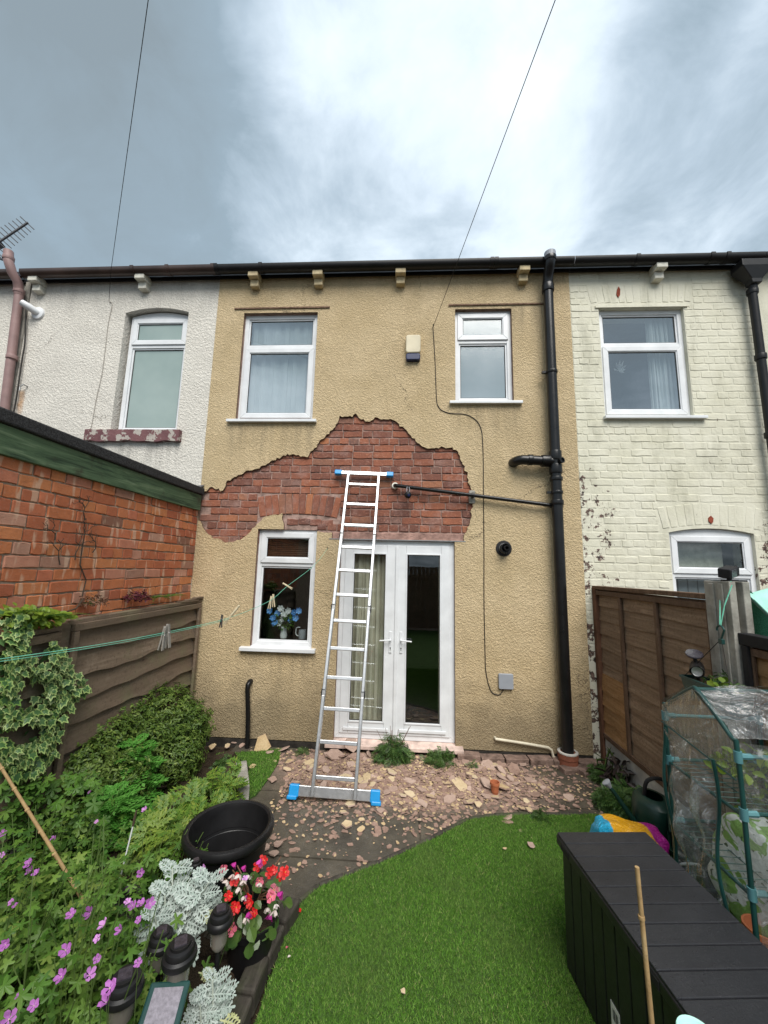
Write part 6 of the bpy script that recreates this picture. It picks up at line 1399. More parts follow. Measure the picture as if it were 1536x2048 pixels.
# watering can
wc = (1.80, -1.16); can = thing('watering_can', 'dark green watering can with grey rose beside the fence', 'watering can', (wc[0], wc[1], 0))
M_CAN = plain("can_green", (.006, .030, .022), .4, .45, var=.2)
mb = MB(); mb.lathe((wc[0], wc[1], 0), [(0, .005), (.115, .005), (.125, .03), (.128, .20), (.118, .27), (.09, .30), (.06, .305)], 28, sy=1.25); mb.build('body', M_CAN, can, smooth=True)
tip = S3(1284, 1527, 1.60)
P = [Vector((wc[0]-.10, wc[1]-.02, .08)), Vector((wc[0]-.17, wc[1]-.01, .17)), Vector((tip.x+.03, tip.y-.02, tip.z-.05)), tip]
P = [Vector((wc[0]-.10, wc[1], .08)), Vector((wc[0]-.16, wc[1]+.02, .16)), Vector((wc[0]-.24, wc[1]+.05, .28)), Vector((wc[0]-.27, wc[1]+.06, .32))]
mb = MB(); mb.tube(P, [.026, .020, .015, .013], 10); mb.build('spout', M_CAN, can, smooth=True)
mb = MB(); mb.lathe(P[-1], [(.013, -.01), (.03, .03), (.03, .036), (0, .04)], 16, Vector((-.6, .15, .8))); mb.build('rose', M_GREYBOX, can)
mb = MB(); mb.tube(smooth_path([Vector((wc[0]-.06, wc[1], .30)), Vector((wc[0]-.03, wc[1], .40)), Vector((wc[0]+.08, wc[1], .41)), Vector((wc[0]+.15, wc[1], .30)), Vector((wc[0]+.12, wc[1], .12))], 5), .013, 8); mb.build('handle', M_BLACKP, can, smooth=True)
tcn = thing('planter_trough', 'dark green plastic trough stacked behind the greenhouse leg', 'trough', (1.86, -1.52, 0)); mb = MB()
for i in range(2): z = .02+.11*i; mb.lathe((1.82+.01*i, -1.50, z), [(0, .004), (.10, .004), (.13, .13), (.14, .135), (.14, .15), (.12, .145), (.10, .03), (0, .03)], 4, sx=1, sy=1.7)
mb.build('shell', M_CAN, tcn, bevel=.01)

# ---------------------------------------------------------------- small plastic greenhouse
X0, X1, YF, YN, YC = 1.48, 1.985, -1.89, -2.375, -2.145; ZE, ZA = 1.145, 1.305
gh = thing('mini_greenhouse', 'small green tube greenhouse with clear wrinkled plastic cover', 'greenhouse', ((X0+X1)/2, YC, 0))
M_GTUBE = plain("dark_green_tube", (.012, .055, .05), .35, .5, var=.2); M_TEAL = plain("teal_connector", (.075, .20, .22), .4, .45, var=.12)
for X in (X0, X1):
    P = smooth_path([Vector((X, YF, 0)), Vector((X, YF, .6)), Vector((X, YF, ZE-.04)), Vector((X, YF-.03, ZE+.015)), Vector((X, YC+.03, ZA-.01)), Vector((X, YC-.03, ZA-.01)), Vector((X, YN+.03, ZE+.015)), Vector((X, YN, ZE-.04)), Vector((X, YN, .6)), Vector((X, YN, 0))], 5)
    MB().tube(P, .0105, 10).build('frame_tube', M_GTUBE, gh, smooth=True)
for y in (YF, YN):
    for z in (1.09, .86, .555, .22):
        sb = MB().tube([(X0, y, z), (X1, y, z)], .009, 8).build('shelf_bar', M_TEAL if z > 1 else M_GTUBE, gh)
        for X, s_ in ((X0, 1), (X1, -1)): mb = MB(); mb.tube([(X, y, z-.026), (X, y, z+.022)], .0165, 10); mb.tube([(X, y, z), (X+s_*.055, y, z)], .0135, 8); mb.build('connector', M_TEAL, sb, smooth=True)
for z in (.86, .555, .22):
    for X in (X0, X1): MB().tube([(X, YF, z-.012), (X, YN, z-.012)], .008, 8).build('cross_bar', M_GTUBE, gh)
    mb = MB()
    for i in range(1, 11): y = YF+(YN-YF)*i/11; mb.tube([(X0, y, z-.004), (X1, y, z-.004)], .0022, 4)
    for i in range(1, 4): x = X0+(X1-X0)*i/4; mb.tube([(x, YF, z-.008), (x, YN, z-.008)], .003, 4)
    mb.build('wire_shelf', M_GTUBE, gh)
MB().tube([(X0, YC, ZA), (X1, YC, ZA)], .0095, 8).build('ridge_tube', M_GTUBE, gh)
b = NB("clear_plastic"); tr = b.n('ShaderNodeBsdfTransparent'); tr.inputs[0].default_value = (.90, .93, .92, 1)
nr = b.bump(b.noise(1, 4, .6, 2.0, b.scaled((6, 18, 7))), .8, .03); gl = b.n('ShaderNodeBsdfGlossy'); gl.inputs['Roughness'].default_value = .14; b.l(nr, gl.inputs['Normal']); df = b.n('ShaderNodeBsdfDiffuse'); df.inputs[0].default_value = (.75, .77, .77, 1)
fr = schlick(b, .07, False, nr)
m1 = b.n('ShaderNodeMixShader'); wr = b.math('MULTIPLY', b.step(b.noise(1, 5, .65, 2.5, b.scaled((5, 22, 7))), .52, .74), .42); b.put(m1.inputs[0], b.math('ADD', wr, .06)); b.l(tr.outputs[0], m1.inputs[1]); b.l(df.outputs[0], m1.inputs[2])  # pale diffuse streaks: highlights along the plastic wrinkles, painted into the colour
m2 = b.n('ShaderNodeMixShader'); b.put(m2.inputs[0], b.math('MULTIPLY', fr, 1.25, True)); b.l(m1.outputs[0], m2.inputs[1]); b.l(gl.outputs[0], m2.inputs[2]); M_PVC = b.done(m2.outputs[0])
def sheet(name, A, B, Cc, Dd, nu, nv, amp, fr_, seed, nrm):
    r = random.Random(seed); ph = [r.uniform(0, 6) for _ in range(6)]; nrm = Vector(nrm)
    def fn(u, v):
        p = Vector(A).lerp(Vector(B), u).lerp(Vector(Dd).lerp(Vector(Cc), u), v)
        w_ = amp*(math.sin(fr_*u*6+ph[0]+3*v)+.6*math.sin(fr_*(u*4+v*7)+ph[1])+.4*math.sin(fr_*(v*11-u*5)+ph[2])); return p+nrm*w_
    mb = MB(); mb.grid(fn, nu, nv); return mb.build(name, M_PVC, gh, smooth=True)
e = .013
mb = MB(); mb.add([(X0-e, YF, ZE), (X0-e, YC, ZA), (X0-e, YN, ZE), (X0-e, YN, .99), (X0-e, YF, 1.05)], [(0, 4, 3, 2, 1)]); mb.build('cover_gable', M_PVC, gh)
sheet('cover_roof', (X0-e, YN-.01, ZE+.02), (X1+.02, YN-.01, ZE+.02), (X1+.02, YC, ZA+.015), (X0-e, YC, ZA+.015), 26, 12, .009, 1.7, 1, (0, -.5, .8))
sheet('cover_roof', (X0-e, YF+.01, ZE+.02), (X1+.02, YF+.01, ZE+.02), (X1+.02, YC, ZA+.017), (X0-e, YC, ZA+.017), 26, 12, .006, 1.5, 2, (0, .5, .8))
sheet('cover_side', (X0, YN-.02, .02), (X1, YN-.02, .02), (X1, YN-.014, ZE), (X0, YN-.014, ZE), 26, 30, .010, 1.3, 3, (0, -1, 0))
sheet('cover_side', (X0, YF+.02, .02), (X1, YF+.02, .02), (X1, YF+.014, ZE), (X0, YF+.014, ZE), 26, 30, .006, 1.3, 4, (0, 1, 0))
sheet('cover_flap', (X0-.05, YF-.10, .08), (X0-.06, YN+.12, .10), (X0-e, YN+.13, 1.0), (X0-e, YF-.045, 1.035), 30, 44, .028, 2.0, 5, (-1, 0, 0))
for dy, ph_ in ((YF-.022, 0), (YN+.115, 2.0)):
    P = [Vector((X0-.028-.012*math.sin(z*11+ph_), dy+.014*math.sin(z*9+ph_), z)) for z in np.linspace(.06, 1.03, 26)]; mb = MB(); mb.tube(P, .0085, 7); mb.build('zip_strip', M_GTUBE, gh, smooth=True)
mb = MB(); mb.tube([(X0-.018, YF+.005, 1.055), (X0-.02, YC+.05, 1.03), (X0-.018, YN, .992)], .0035, 6); mb.build('hem', M_GTUBE, gh)
b = NB("printed_compost"); p = b.xyz(b.P()); n1_ = b.noise(6, 3, .6, 1)
g_ = b.step(b.math('ADD', b.math('MULTIPLY', p[1], 1.0), b.math('ADD', b.math('MULTIPLY', n1_, .28), b.math('MULTIPLY', p[2], .35))), -1.86, -1.84)
g2_ = b.step(b.math('ADD', p[2], b.math('MULTIPLY', n1_, .08)), .36, .35)
cc = b.mix(b.math('MAXIMUM', b.math('MULTIPLY', b.step(b.noise(7, 2, .5, 1.5), .52, .54), .9), b.math('MULTIPLY', g2_, .85)), (.74, .77, .75), (.19, .40, .05)); cc = b.mix(b.step(b.noise(40, 1), .68, .70), cc, (.10, .14, .08))
M_COMP = b.done(b.bsdf(cc, .35, .45, 0, b.bump(b.noise(16, 3, .6, 1.5), .6, .015)))
bag('compost_bag', 'white and green compost bag slumped inside the plastic greenhouse', 'bag', (1.70, -2.16, .47), (.085, .185, .24), Matrix.Rotation(.2, 3, 'Z') @ Matrix.Rotation(.42, 3, 'X'), M_COMP, .12, 5, .38)
tuft('seedling', 'pale green seedlings on the top greenhouse shelf', 'plant', (1.74, -2.13, .87), .14, .17, 120, t_oval(.5), M_LIME, .06)
tuft('seedling', 'leggy green plant pressed against the back of the greenhouse', 'plant', (1.90, -2.28, .24), .12, .5, 150, t_oval(.45), M_GER, .07)
tuft('seedling', 'darker leafy plant on the middle greenhouse shelf', 'plant', (1.86, -2.02, .57), .10, .18, 110, t_oval(.5), M_GER, .06)
for lab, x, y, z in (('terracotta pot on the low shelf in the greenhouse near the front', 1.60, -2.25, .225), ('terracotta pot on the low greenhouse shelf at the back', 1.84, -2.22, .225)):
    t_ = thing('plant_pot', lab, 'pot', (x, y, z)); mb = MB(); mb.lathe((x, y, z), [(0, .003), (.045, .003), (.06, .09), (.066, .092), (.066, .115), (.058, .115), (.05, .03)], 20); mb.build('shell', M_TERRA, t_, smooth=True)

# ---------------------------------------------------------------- hanging planter, spot light, flood light on the post
XP = 1.87
a, b2 = S3(1383, 1362, XP), S3(1484, 1382, XP); hk = S3(1441, 1262, XP)
hp_ = thing('hanging_planter', 'dark green hanging trough on a hook tied to the post', 'planter', (XP, (a.y+b2.y)/2, a.z-.12))
mb = MB(); n = 16; prof = [(-.065, 0), (-.062, -.05), (-.04, -.115), (0, -.128), (.04, -.115), (.062, -.05), (.065, 0)]
ya, yb = b2.y, a.y; zt = (a.z+b2.z)/2
rings = [(ya+.012, .9, 0), (ya, 1, .0), (yb, 1, 0), (yb-.012, .9, 0)]; ringsv = []
for y_, k_, _ in ((ya-.0, 1, 0), (ya+.03, 1.0, 0), (yb-.03, 1.0, 0), (yb, 1, 0)): ringsv += [(XP+px*k_, y_+(.03*(-pz/.128) if y_ == ya else (-.03*(-pz/.128) if y_ == yb else 0)), zt+pz) for px, pz in prof]
k = len(prof); mb.add(ringsv, [(i*k+j, i*k+j+1, (i+1)*k+j+1, (i+1)*k+j) for i in range(3) for j in range(k-1)]+[tuple(range(k)), tuple(range(4*k-1, 3*k-1, -1))]); mb.build('trough', M_DG, hp_, smooth=True)
mb = MB(); mb.box((XP-.072, ya-.008, zt-.004), (XP-.06, yb+.008, zt+.012)); mb.box((XP+.06, ya-.008, zt-.004), (XP+.072, yb+.008, zt+.012)); mb.box((XP-.06, ya-.008, zt-.004), (XP+.06, ya+.004, zt+.012)); mb.box((XP-.06, yb-.004, zt-.004), (XP+.06, yb+.008, zt+.012)); mb.build('rim', M_DG, hp_, bevel=.003)
mb = MB(); mb.box((XP-.058, ya+.006, zt-.03), (XP+.058, yb-.006, zt-.004)); mb.build('compost', M_EARTH, hp_)
h0 = hk-Vector((0, 0, .045))
for y_ in (ya+.01, yb-.02): MB().tube([h0, (XP-.05, y_, zt+.012)], .0022, 5).build('wire', M_RUBBER, hp_)
for y_ in (ya+.01,): MB().tube([(XP-.05, y_+.006*math.cos(t), zt+.02+.006*math.sin(t)) for t in np.linspace(0, 6.28, 9)], .003, 5).build('eyelet', M_RUBBER, hp_)
P = [h0-Vector((0, 0, .02)), h0]+[hk+Vector((0, .026*math.cos(t), .005+.026*math.sin(t))) for t in np.linspace(math.pi, -.25, 10)]
MB().tube(smooth_path(P, 2), .0055, 7).build('hook', M_DG, hp_, smooth=True)
mb = MB(); mb.box(h0+Vector((-.01, -.014, -.03)), h0+Vector((.01, .014, .0))); mb.build('hook_block', M_DG, hp_, bevel=.003)
rt = S3(1464, 1170, 1.955); o = MB()
M_ROPE = plain("green_line", (.16, .50, .36), .6, .3, var=.2, scale=60)
top_ = hk+Vector((0, -.004, .030)); o.tube([top_, top_.lerp(rt, .5)+Vector((-.01, 0, .0)), rt], .0032, 5); o.tube([top_+Vector((0, .005, 0)), S3(1440, 1200, 1.955), S3(1436, 1185, 1.96), rt+Vector((.02, .03, .02))], .0032, 5)
o = o.build('tie_cord', M_ROPE, None, at=top_); tag(o, 'pale green cord tying the planter hook to the concrete post', 'cord')
t_ = tuft('trailing_plant', 'lime green leaves in the hanging trough', 'plant', (XP, ya+.13, zt-.01), .05, .06, 26, t_oval(.9, .05), M_LIME, .042, squash=1.6, nstem=5)
t_ = tuft('trailing_plant', 'straggly dull plant at the back of the hanging trough', 'plant', (XP+.02, ya+.15, zt-.01), .06, .09, 60, t_oval(.3), M_WEED, .04, squash=2.2, nstem=8)
c = S3(1394, 1337, XP-.02); sl_ = thing('solar_spotlight', 'black solar spotlight with silver lens clipped to the hanging trough', 'spotlight', (c.x, c.y, c.z-.06))
axd = (Vector((-.52, -.72, -.14))).normalized()
mb = MB(); mb.lathe(c, [(.018, -.075), (.034, -.06), (.037, -.03), (.038, .055), (.034, .058), (.030, .05), (0, .045)], 20, axd); mb.build('body', M_BLACKP, sl_, smooth=True)
mb = MB(); mb.lathe(c, [(.0, .047), (.027, .052), (.029, .056)], 18, axd); mb.build('reflector', M_ALU, sl_, smooth=True)
mb = MB(); q = axd.to_track_quat('Z', 'Y').to_matrix()
mb.grid(lambda u, v: c+q @ Vector((.040*math.cos(1.0+u*2.6), .040*math.sin(1.0+u*2.6), .03+.06*v*(.5+.5*math.sin(math.pi*u)))), 12, 3); mb.build('hood', M_BLACKP, sl_, smooth=True)
pc = c+Vector((.004, .02, .085)); mb = MB(); mb.lathe(pc, [(.0, -.008), (.044, -.008), (.048, 0), (.044, .006), (0, .007)], 22, Vector((-.25, -.35, .9))); mb.build('solar_disc', M_PV, sl_, smooth=True)
mb = MB(); mb.tube([c+Vector((.005, .015, .03)), pc-Vector((0, 0, .006))], .011, 8); mb.tube([c+Vector((.01, .03, -.02)), c+Vector((.02, .03, -.06)), c+Vector((.03, .03, -.09))], .009, 8); mb.build('bracket', M_BLACKP, sl_)
c = Vector((1.99, -1.70, 1.905)); c2 = S3(1457, 1144, 2.0); c = c2; fl_ = thing('flood_light', 'small black box light on top of the concrete fence post', 'lamp', (c.x, c.y, 1.85))
R_ = Matrix.Rotation(.45, 3, 'Z') @ Matrix.Rotation(-.22, 3, 'Y') @ Matrix.Rotation(.15, 3, 'X')
mb = MB(); mb.box(c-Vector((.052, .034, .030)), c+Vector((.052, .034, .030)), R_, c); mb.build('housing', M_BLACKMAT, fl_, bevel=.006)
mb = MB(); mb.box(c-Vector((.046, .0375, .024)), c+Vector((.012, -.0345, .024)), R_, c); mb.build('face', M_PV, fl_, bevel=.002)
mb = MB(); mb.tube([c-Vector((0, 0, .03)), Vector((c.x, c.y, 1.848))], .013, 8); mb.box((c.x-.03, c.y-.03, 1.846), (c.x+.03, c.y+.03, 1.856)); mb.build('bracket', M_BLACKMAT, fl_)

# ================================================================== WASHING LINE AND PEGS
P0 = W3(655, 1097, -.02)
LP = [P0, EYE+ray(628, 1131)*3.72, EYE+ray(575, 1172)*3.30, EYE+ray(545, 1198)*3.02, EYE+ray(500, 1220)*2.75, EYE+ray(443, 1240)*2.42, EYE+ray(335, 1264)*2.0, EYE+ray(200, 1289)*1.62, EYE+ray(0, 1318)*1.28, EYE+ray(-260, 1350)*1.02]
LPs = smooth_path(LP, 5)
o = MB().tube(LPs, .0015, 6).build('washing_line', M_ROPE, None, at=P0); tag(o, 'pale green washing line running from the tan wall to the left', 'washing line')
o = MB().tube([p+Vector((0, 0, -.008)) for p in LPs[24:]], .0012, 5).build('washing_line', M_ROPE, None, at=LPs[30]); tag(o, 'second strand of green line beneath the washing line', 'washing line')
mb = MB(); mb.tube([P0+Vector((0, .02, 0)), P0, P0+Vector((.0, -.012, .012)), P0+Vector((0, -.004, .022))], .003, 5); o = mb.build('line_hook', M_RUBBER, None, at=P0); tag(o, 'little hook on the wall holding the washing line', 'hook')
def spring_peg(lab, p, ang, mat, flip=1, sc=1.0):
    t_ = thing('clothes_peg', lab, 'peg', p, 'clothes pegs on the line'); R = Matrix.Rotation(ang, 3, 'Y')
    for s_ in (-1, 1):
        mb = MB(); q = [(-.0, .030), (.0045, .034), (.0055, .0), (.009, -.045), (.005, -.047), (.0008, -.005)]
        mb.add([p+R @ (Vector((x*s_, y_, z))*sc) for y_ in (-.0048, .0048) for x, z in q], [tuple(range(6)), tuple(range(11, 5, -1))]+[(i, (i+1) % 6, 6+(i+1) % 6, 6+i) for i in range(6)]); mb.build('arm', mat, t_)
    mb = MB(); mb.tube([p+R @ (Vector((.008*math.cos(a), -.006+.0006*i, .004+.004*math.sin(a)))*sc) for i, a in enumerate(np.linspace(0, 12, 18))], .0008, 4); mb.build('spring', M_STEEL, t_)
def dolly_peg(lab, p, d, ln, mat):
    t_ = thing('clothes_peg', lab, 'peg', p, 'clothes pegs on the line'); d = Vector(d).normalized()
    mb = MB(); mb.lathe(p, [(.0, ln*.5), (.0085, ln*.48), (.009, ln*.44), (.006, ln*.40), (.0075, ln*.33), (.0078, ln*.0)], 10, d); mb.build('head', mat, t_, smooth=True)
    s_ = d.cross(Vector((0, 1, 0))).normalized()
    for q in (-1, 1): mb = MB(); mb.tube([p+s_*.0032*q, p-d*ln*.3+s_*.0036*q, p-d*ln*.5+s_*.006*q], [.0036, .0038, .0026], 6); mb.build('prong', mat, t_)
spring_peg('weathered grey spring peg nearest on the washing line', EYE+ray(327, 1273)*1.98, .12, M_PEGG, sc=1.5)
spring_peg('second grey peg clipped tight beside the nearest one', EYE+ray(336, 1268)*2.0, -.08, M_PEGG, sc=1.5)
spring_peg('dark spring peg hanging before the tan wall', EYE+ray(443, 1240)*2.42, .05, M_PEGD)
dolly_peg('pale wooden dolly peg tilted on the line', EYE+ray(463, 1230)*2.5, (.62, .1, .85), .155, M_PEG)
spring_peg('pale spring peg in front of the kitchen window', EYE+ray(541, 1203)*3.02, .12, M_PEG, sc=1.25)
spring_peg('pale spring peg just right of another over the window', EYE+ray(547, 1199)*3.05, -.1, M_PEG, sc=1.25)
dolly_peg('pale dolly peg lying across the line near the window top', EYE+ray(575, 1172)*3.3, (-.9, .1, .45), .10, M_PEG)

# vase on the kitchen window sill
c = W3(566, 1288, .20); c.z = 1.06
M_BLUEF = leafmat("blue_petal", [(0, (.03, .17, .52)), (1, (.12, .36, .75))], .25); M_WF = leafmat("white_petal", [(0, (.72, .74, .76)), (1, (.85, .86, .86))], .25)
va = thing('flower_vase', 'white vase of blue and white flowers inside the kitchen window', 'vase', c)
mb = MB(); mb.lathe(c, [(0, .002), (.035, .002), (.04, .03), (.03, .10), (.034, .13), (.03, .13), (.026, .10)], 18); mb.build('vase', M_UPVC, va, smooth=True)
BLM = {'b': tmesh('bloom', t_flower(6, cup=.5), [M_BLUEF, M_WF]), 'w': tmesh('bloom', t_flower(6, cup=.6), [M_WF, M_WF])}
for k_, px, py in (('b', 540, 1222), ('b', 547, 1235), ('b', 555, 1226), ('w', 562, 1218), ('w', 570, 1230), ('w', 566, 1238), ('b', 588, 1226), ('b', 592, 1236), ('b', 582, 1240), ('w', 575, 1222), ('b', 550, 1245), ('w', 560, 1246), ('b', 597, 1222)):
    p = W3(px, py, .18+rnd.uniform(-.03, .03))
    for q in range(2): place(BLM[k_], 'bloom', va, p+Vector((rnd.uniform(-.01, .01), -.01*q, rnd.uniform(-.01, .01))), (rnd.uniform(-.4, .4), -1, rnd.uniform(0, .6)), rdir(1)[0], .035)
    MB().tube([c+Vector((0, 0, .12)), p], .003, 4).build('stem', M_STEM, va)
d = rdir(60); leaves('foliage', t_oval(.5), np.array(c)+np.array((0, 0, .19))+d*np.array((.09, .05, .07)), rdir(60), d, npr.uniform(.04, .07, 60), M_GER, va)
c = W3(604, 1283, .20); c.z = 1.06; jg = thing('white_jug', 'small white jug on the kitchen window sill', 'jug', c)
mb = MB(); mb.lathe(c, [(0, .002), (.04, .002), (.045, .06), (.04, .10), (.036, .10), (.036, .02)], 18); mb.build('body', M_GREYBOX, jg, smooth=True)
mb = MB(); mb.tube(smooth_path([c+Vector((-.043, 0, .03)), c+Vector((-.075, 0, .05)), c+Vector((-.07, 0, .12)), c+Vector((-.03, 0, .125))], 4), .005, 6); mb.build('handle', M_UPVC, jg)

# ================================================================== WEEDS, RUBBLE, SMALL THINGS
FE = t_pinn(6, .42, .05, .4, .6, 0)
def weed(label, px, py, rad, h, n, sz=.08, mat=None, tm=None, spikes=0):
    r = G3(px, py, .005); t_ = tuft('weed', label, 'weed', r, rad, h, n, tm or FE, mat or M_WEED, sz, nstem=8, squash=.7, group='weeds on the patio')
    for i in range(spikes):
        a = rnd.uniform(-.8, .8); q = r+Vector((a*rad*1.3, rnd.uniform(-.05, .05), h*rnd.uniform(1.2, 1.7))); MB().tube([r+Vector((a*.05, 0, .05)), r.lerp(q, .6), q], .0018, 4).build('seed_stalk', M_STEMR, t_)
        d = rdir(5); leaves('seed_head', t_oval(.4), np.array(q)+d*.012, d, d, [.016]*5, M_DARKL, t_)
weed('leafy weed clump with seed stalks at the door threshold', 785, 1524, .17, .22, 330, .085, spikes=9)
weed('smaller leafy weed under the right end of the door', 880, 1530, .14, .12, 190, .075)
weed('tiny weed by the door corner on the rubble', 945, 1535, .05, .04, 40, .04)
weed('small weed sprig at the lawn kerb', 1080, 1640, .06, .06, 60, .05)
weed('low dark green weed mass along the right fence foot', 1245, 1615, .20, .15, 620, .075)
weed('low weeds where the fence meets the house wall', 1212, 1560, .14, .10, 260, .07)
weed('low weeds spreading beside the watering can', 1275, 1640, .15, .13, 330, .075)
weed('sprig of grass in the rubble left of the ladder', 605, 1508, .05, .06, 40, .05)
weed('fine weeds where the bed meets the turf strip', 455, 1540, .15, .10, 200, .06)
r = G3(1262, 1568, .0); t_ = tuft('dark_leaved_plant', 'dark leaved plant against the pale gravel board', 'plant', (1.90, -.50, .0), .11, .26, 70, t_oval(.28), M_DARKL, .11, nstem=12)
t_ = tuft('dry_grass', 'thin dry grass stems against the gravel board', 'grass', (1.93, -.30, .0), .10, .24, 26, t_oval(.05), M_STEM, .2, flat=.2)

b = NB("tan_render_chip"); M_CHIPT = b.done(b.bsdf(b.mix(b.math('MULTIPLY', b.orand(), .5), b.ramp(b.noise(20, 4), [(.3, (.42, .30, .16)), (.7, (.56, .43, .26))]), (.62, .53, .38)), .9, .2, 0, b.bump(b.noise(60, 3), .7, .008)))
b = NB("pink_render_chip"); M_CHIPP = b.done(b.bsdf(b.mix(b.orand(), b.ramp(b.noise(16, 5, .7), [(.3, (.21, .135, .105)), (.7, (.36, .245, .195))]), (.46, .34, .28)), .95, .15, 0, b.bump(b.noise(45, 4), .8, .008)))
def chip(seed, mat_top, mat_side):
    r = random.Random(seed); n = r.randint(5, 8); out = []
    for i in range(n): a = 2*math.pi*(i+r.uniform(-.3, .3))/n; q = r.uniform(.65, 1.1); out.append((math.cos(a)*q, math.sin(a)*q*r.uniform(.6, .85)))
    me = bpy.data.meshes.new('render_fragment'); h = .2
    vs = [(x, y, -h*.5) for x, y in out]+[(x*.95, y*.95, h*r.uniform(.35, .6)) for x, y in out]
    fs = [tuple(range(n-1, -1, -1)), tuple(range(n, 2*n))]+[(i, (i+1) % n, n+(i+1) % n, n+i) for i in range(n)]
    me.from_pydata(vs, [], fs); me.materials.append(mat_top); me.materials.append(mat_side)
    me.polygons.foreach_set('material_index', [1, 0]+[1]*n); me.update(); return me
CT = [chip(i, M_CHIPT, M_CHIPP) for i in range(7)]; CP = [chip(20+i, M_CHIPP, M_CHIPP) for i in range(7)]
def frag(px, py, s, tan, z=.0, tilt=.25, lab=None, rot=None, y=None):
    p = G3(px, py, z) if y is None else W3(px, py, y); me = rnd.choice(CT if tan else CP)
    o = inst(me, 'render_fragment', None, p+Vector((0, 0, s*.14)), rot or (rnd.uniform(-tilt, tilt), rnd.uniform(-tilt, tilt), rnd.uniform(0, 6.28)), (s, s, s*rnd.uniform(.5, .9)))
    tag(o, lab or ('flat piece of fallen render lying tan face up on the rubble' if tan else 'pinkish back of a fallen render piece lying on the rubble'), 'render fragment', 'fallen render fragments'); return o
# large pieces read off the photograph
for px, py, s, tan in ((620, 1535, .085, 1), (578, 1525, .06, 1), (575, 1540, .05, 1), (612, 1527, .04, 1), (545, 1560, .06, 0), (660, 1590, .075, 1), (690, 1590, .07, 1), (725, 1565, .08, 1), (738, 1590, .07, 1), (700, 1610, .06, 1), (760, 1560, .05, 1), (820, 1590, .06, 1), (805, 1592, .05, 1), (860, 1593, .05, 1), (900, 1600, .07, 0), (940, 1605, .06, 1), (957, 1610, .05, 1), (845, 1608, .06, 0), (990, 1595, .05, 1), (1060, 1622, .05, 1), (1045, 1618, .035, 1), (695, 1650, .055, 1), (722, 1660, .035, 1), (722, 1640, .03, 1), (555, 1690, .055, 0), (530, 1696, .05, 0), (547, 1708, .05, 0), (810, 1620, .03, 1), (838, 1640, .025, 1), (630, 1680, .02, 1), (770, 1628, .02, 1), (540, 1505, .06, 0), (565, 1500, .07, 0), (470, 1485, .06, 0), (440, 1480, .06, 1), (455, 1492, .05, 1), (425, 1495, .05, 1), (483, 1492, .05, 0), (505, 1534, .04, 1), (950, 1555, .05, 1), (895, 1568, .05, 1), (1030, 1545, .04, 0), (640, 1560, .06, 0), (860, 1545, .06, 0), (790, 1545, .06, 0)): frag(px, py, s, tan, .01)
while True:
    if len([o for o in bpy.data.objects if o.name.startswith('render_fragment')]) > 190: break
    x, y = rnd.gauss(.05, .62), rnd.gauss(-.47, .27)
    if not (-1.45 < x < 1.45 and -1.25 < y < -.12) or (x < -1.0 and y < -.55): continue
    tan = rnd.random() < .36; s = rnd.uniform(.018, .055) if tan else rnd.uniform(.02, .065)
    o = inst(rnd.choice(CT if tan else CP), 'render_fragment', None, (x, y, .006+s*.12), (rnd.uniform(-.3, .3), rnd.uniform(-.3, .3), rnd.uniform(0, 6.28)), (s, s, s*rnd.uniform(.5, .85)))
    tag(o, 'flat piece of fallen render lying tan face up on the rubble' if tan else 'pinkish back of a fallen render piece lying on the rubble', 'render fragment', 'fallen render fragments')
for i in range(34):
    x, y = rnd.uniform(-.95, 1.15), rnd.uniform(-.62, -.14); s_ = rnd.uniform(.06, .105); tan = rnd.random() < .35
    o = inst(rnd.choice(CT if tan else CP), 'render_fragment', None, (x, y, .012+rnd.uniform(0, .02)), (rnd.uniform(-.25, .25), rnd.uniform(-.25, .25), rnd.uniform(0, 6.28)), (s_, s_*rnd.uniform(.7, 1), s_*.55))
    tag(o, 'flat piece of fallen render lying tan face up on the rubble' if tan else 'pinkish back of a fallen render piece lying on the rubble', 'render fragment', 'fallen render fragments')
frag(524, 1490, .13, 1, lab='large tan slab of render propped against the wall by the stub pipe', rot=(1.2, .15, .2), y=-.12)
frag(396, 1470, .09, 1, lab='tan slab of render leaning on the wall behind the shrub', rot=(1.15, -.2, -.3), y=-.10)
frag(700, 1492, .10, 0, lab='pinkish triangular slab leaning on the door threshold', rot=(1.1, .5, .1), y=-.13)
frag(672, 1512, .10, 0, lab='thick reddish lump lying below the door threshold by the ladder', rot=(.5, .1, .4), y=-.22)
frag(738, 1510, .06, 0, lab='small reddish lump right of the ladder at the threshold', rot=(.9, .3, 1.4), y=-.2)
frag(1061, 1690, .035, 0, .03, .1, 'pinkish render chip lying on the artificial lawn')
frag(806, 1983, .018, 1, .03, .1, 'pale chip lying alone on the near artificial lawn')
frag(1010, 1697, .016, 1, .03, .1, 'small cream chip on the lawn left of the pinkish one')
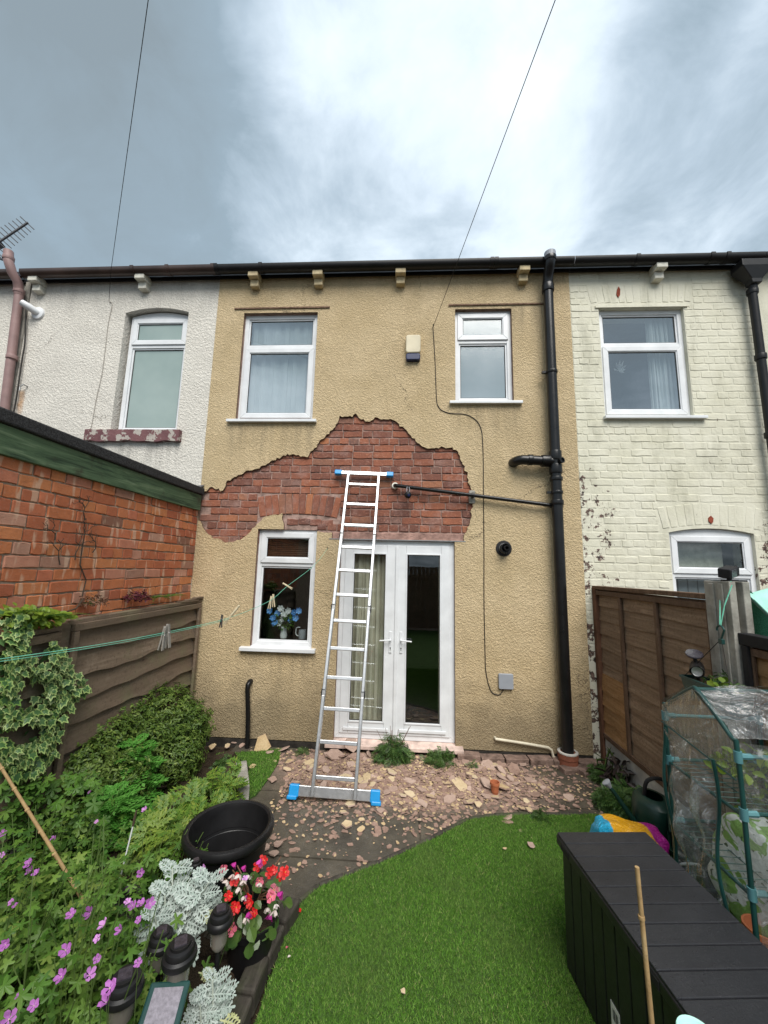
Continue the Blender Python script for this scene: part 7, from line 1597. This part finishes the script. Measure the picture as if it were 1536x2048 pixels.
# countless small debris
mb_me = bpy.data.meshes.new('rubble'); V_, F_, MI = [], [], []; cnt = 0
while cnt < 9000:
    if rnd.random() < .82: x, y = rnd.gauss(.05, .62), rnd.gauss(-.45, .28)
    else: x, y = rnd.uniform(-1.5, 1.9), rnd.uniform(-2.0, -.1)
    if not (-1.6 < x < 1.9 and -2.1 < y < -.03): continue
    if y < -1.05+min(0, (x-.45)*.9) and x > -.66 and rnd.random() < .95: continue
    if x < -1.05 and y < -.45: continue
    tan = rnd.random() < .33; src = rnd.choice(CT if tan else CP); s = rnd.uniform(.004, .023)*(1 if tan else 1.3); R = Matrix.Rotation(rnd.uniform(0, 6.28), 3, 'Z') @ Matrix.Rotation(rnd.uniform(-.4, .4), 3, 'X'); o0 = len(V_)
    hz_ = .004+.03*max(0, 1-((x-.05)/.9)**2-((y+.35)/.35)**2)*rnd.random()
    for v in src.vertices: V_.append(tuple(R @ Vector((v.co.x*s, v.co.y*s, v.co.z*s*.7))+Vector((x, y, hz_))))
    for p in src.polygons: F_.append(tuple(i+o0 for i in p.vertices)); MI.append((0 if p.material_index == 0 else 1) if tan else 1)
    cnt += 1
mb_me.from_pydata(V_, [], F_); mb_me.materials.append(M_CHIPT); mb_me.materials.append(M_CHIPP); mb_me.polygons.foreach_set('material_index', MI)
o = bpy.data.objects.new('rubble', mb_me); COL.objects.link(o); kind(o, 'stuff'); o['label'] = 'small broken render rubble strewn over the patio'
c = G3(990, 1588, .0); t_ = thing('plant_pot', 'tiny terracotta pot standing among the rubble', 'pot', c)
mb = MB(); mb.lathe(c, [(0, .002), (.026, .002), (.036, .075), (.040, .076), (.040, .095), (.035, .095), (.03, .02), (0, .02)], 22); mb.build('shell', M_TERRA, t_, smooth=True)
for lab, px, py, m_ in (('fallen red petal on the lawn edge near the begonias', 596, 1817, M_RED), ('pale fallen petal on the near lawn', 575, 1915, M_WHITEF), ('tiny fallen pink petal on the lawn by the kerb', 572, 1897, M_PINK)):
    p = G3(px, py, .035); me = tmesh('petal', t_oval(.8, .12), m_); o = inst(me, 'petal', None, p, (rnd.uniform(-.3, .3), rnd.uniform(-.3, .3), rnd.uniform(0, 6)), (.028 if m_ is M_RED else .016,)*3); tag(o, lab, 'petal')
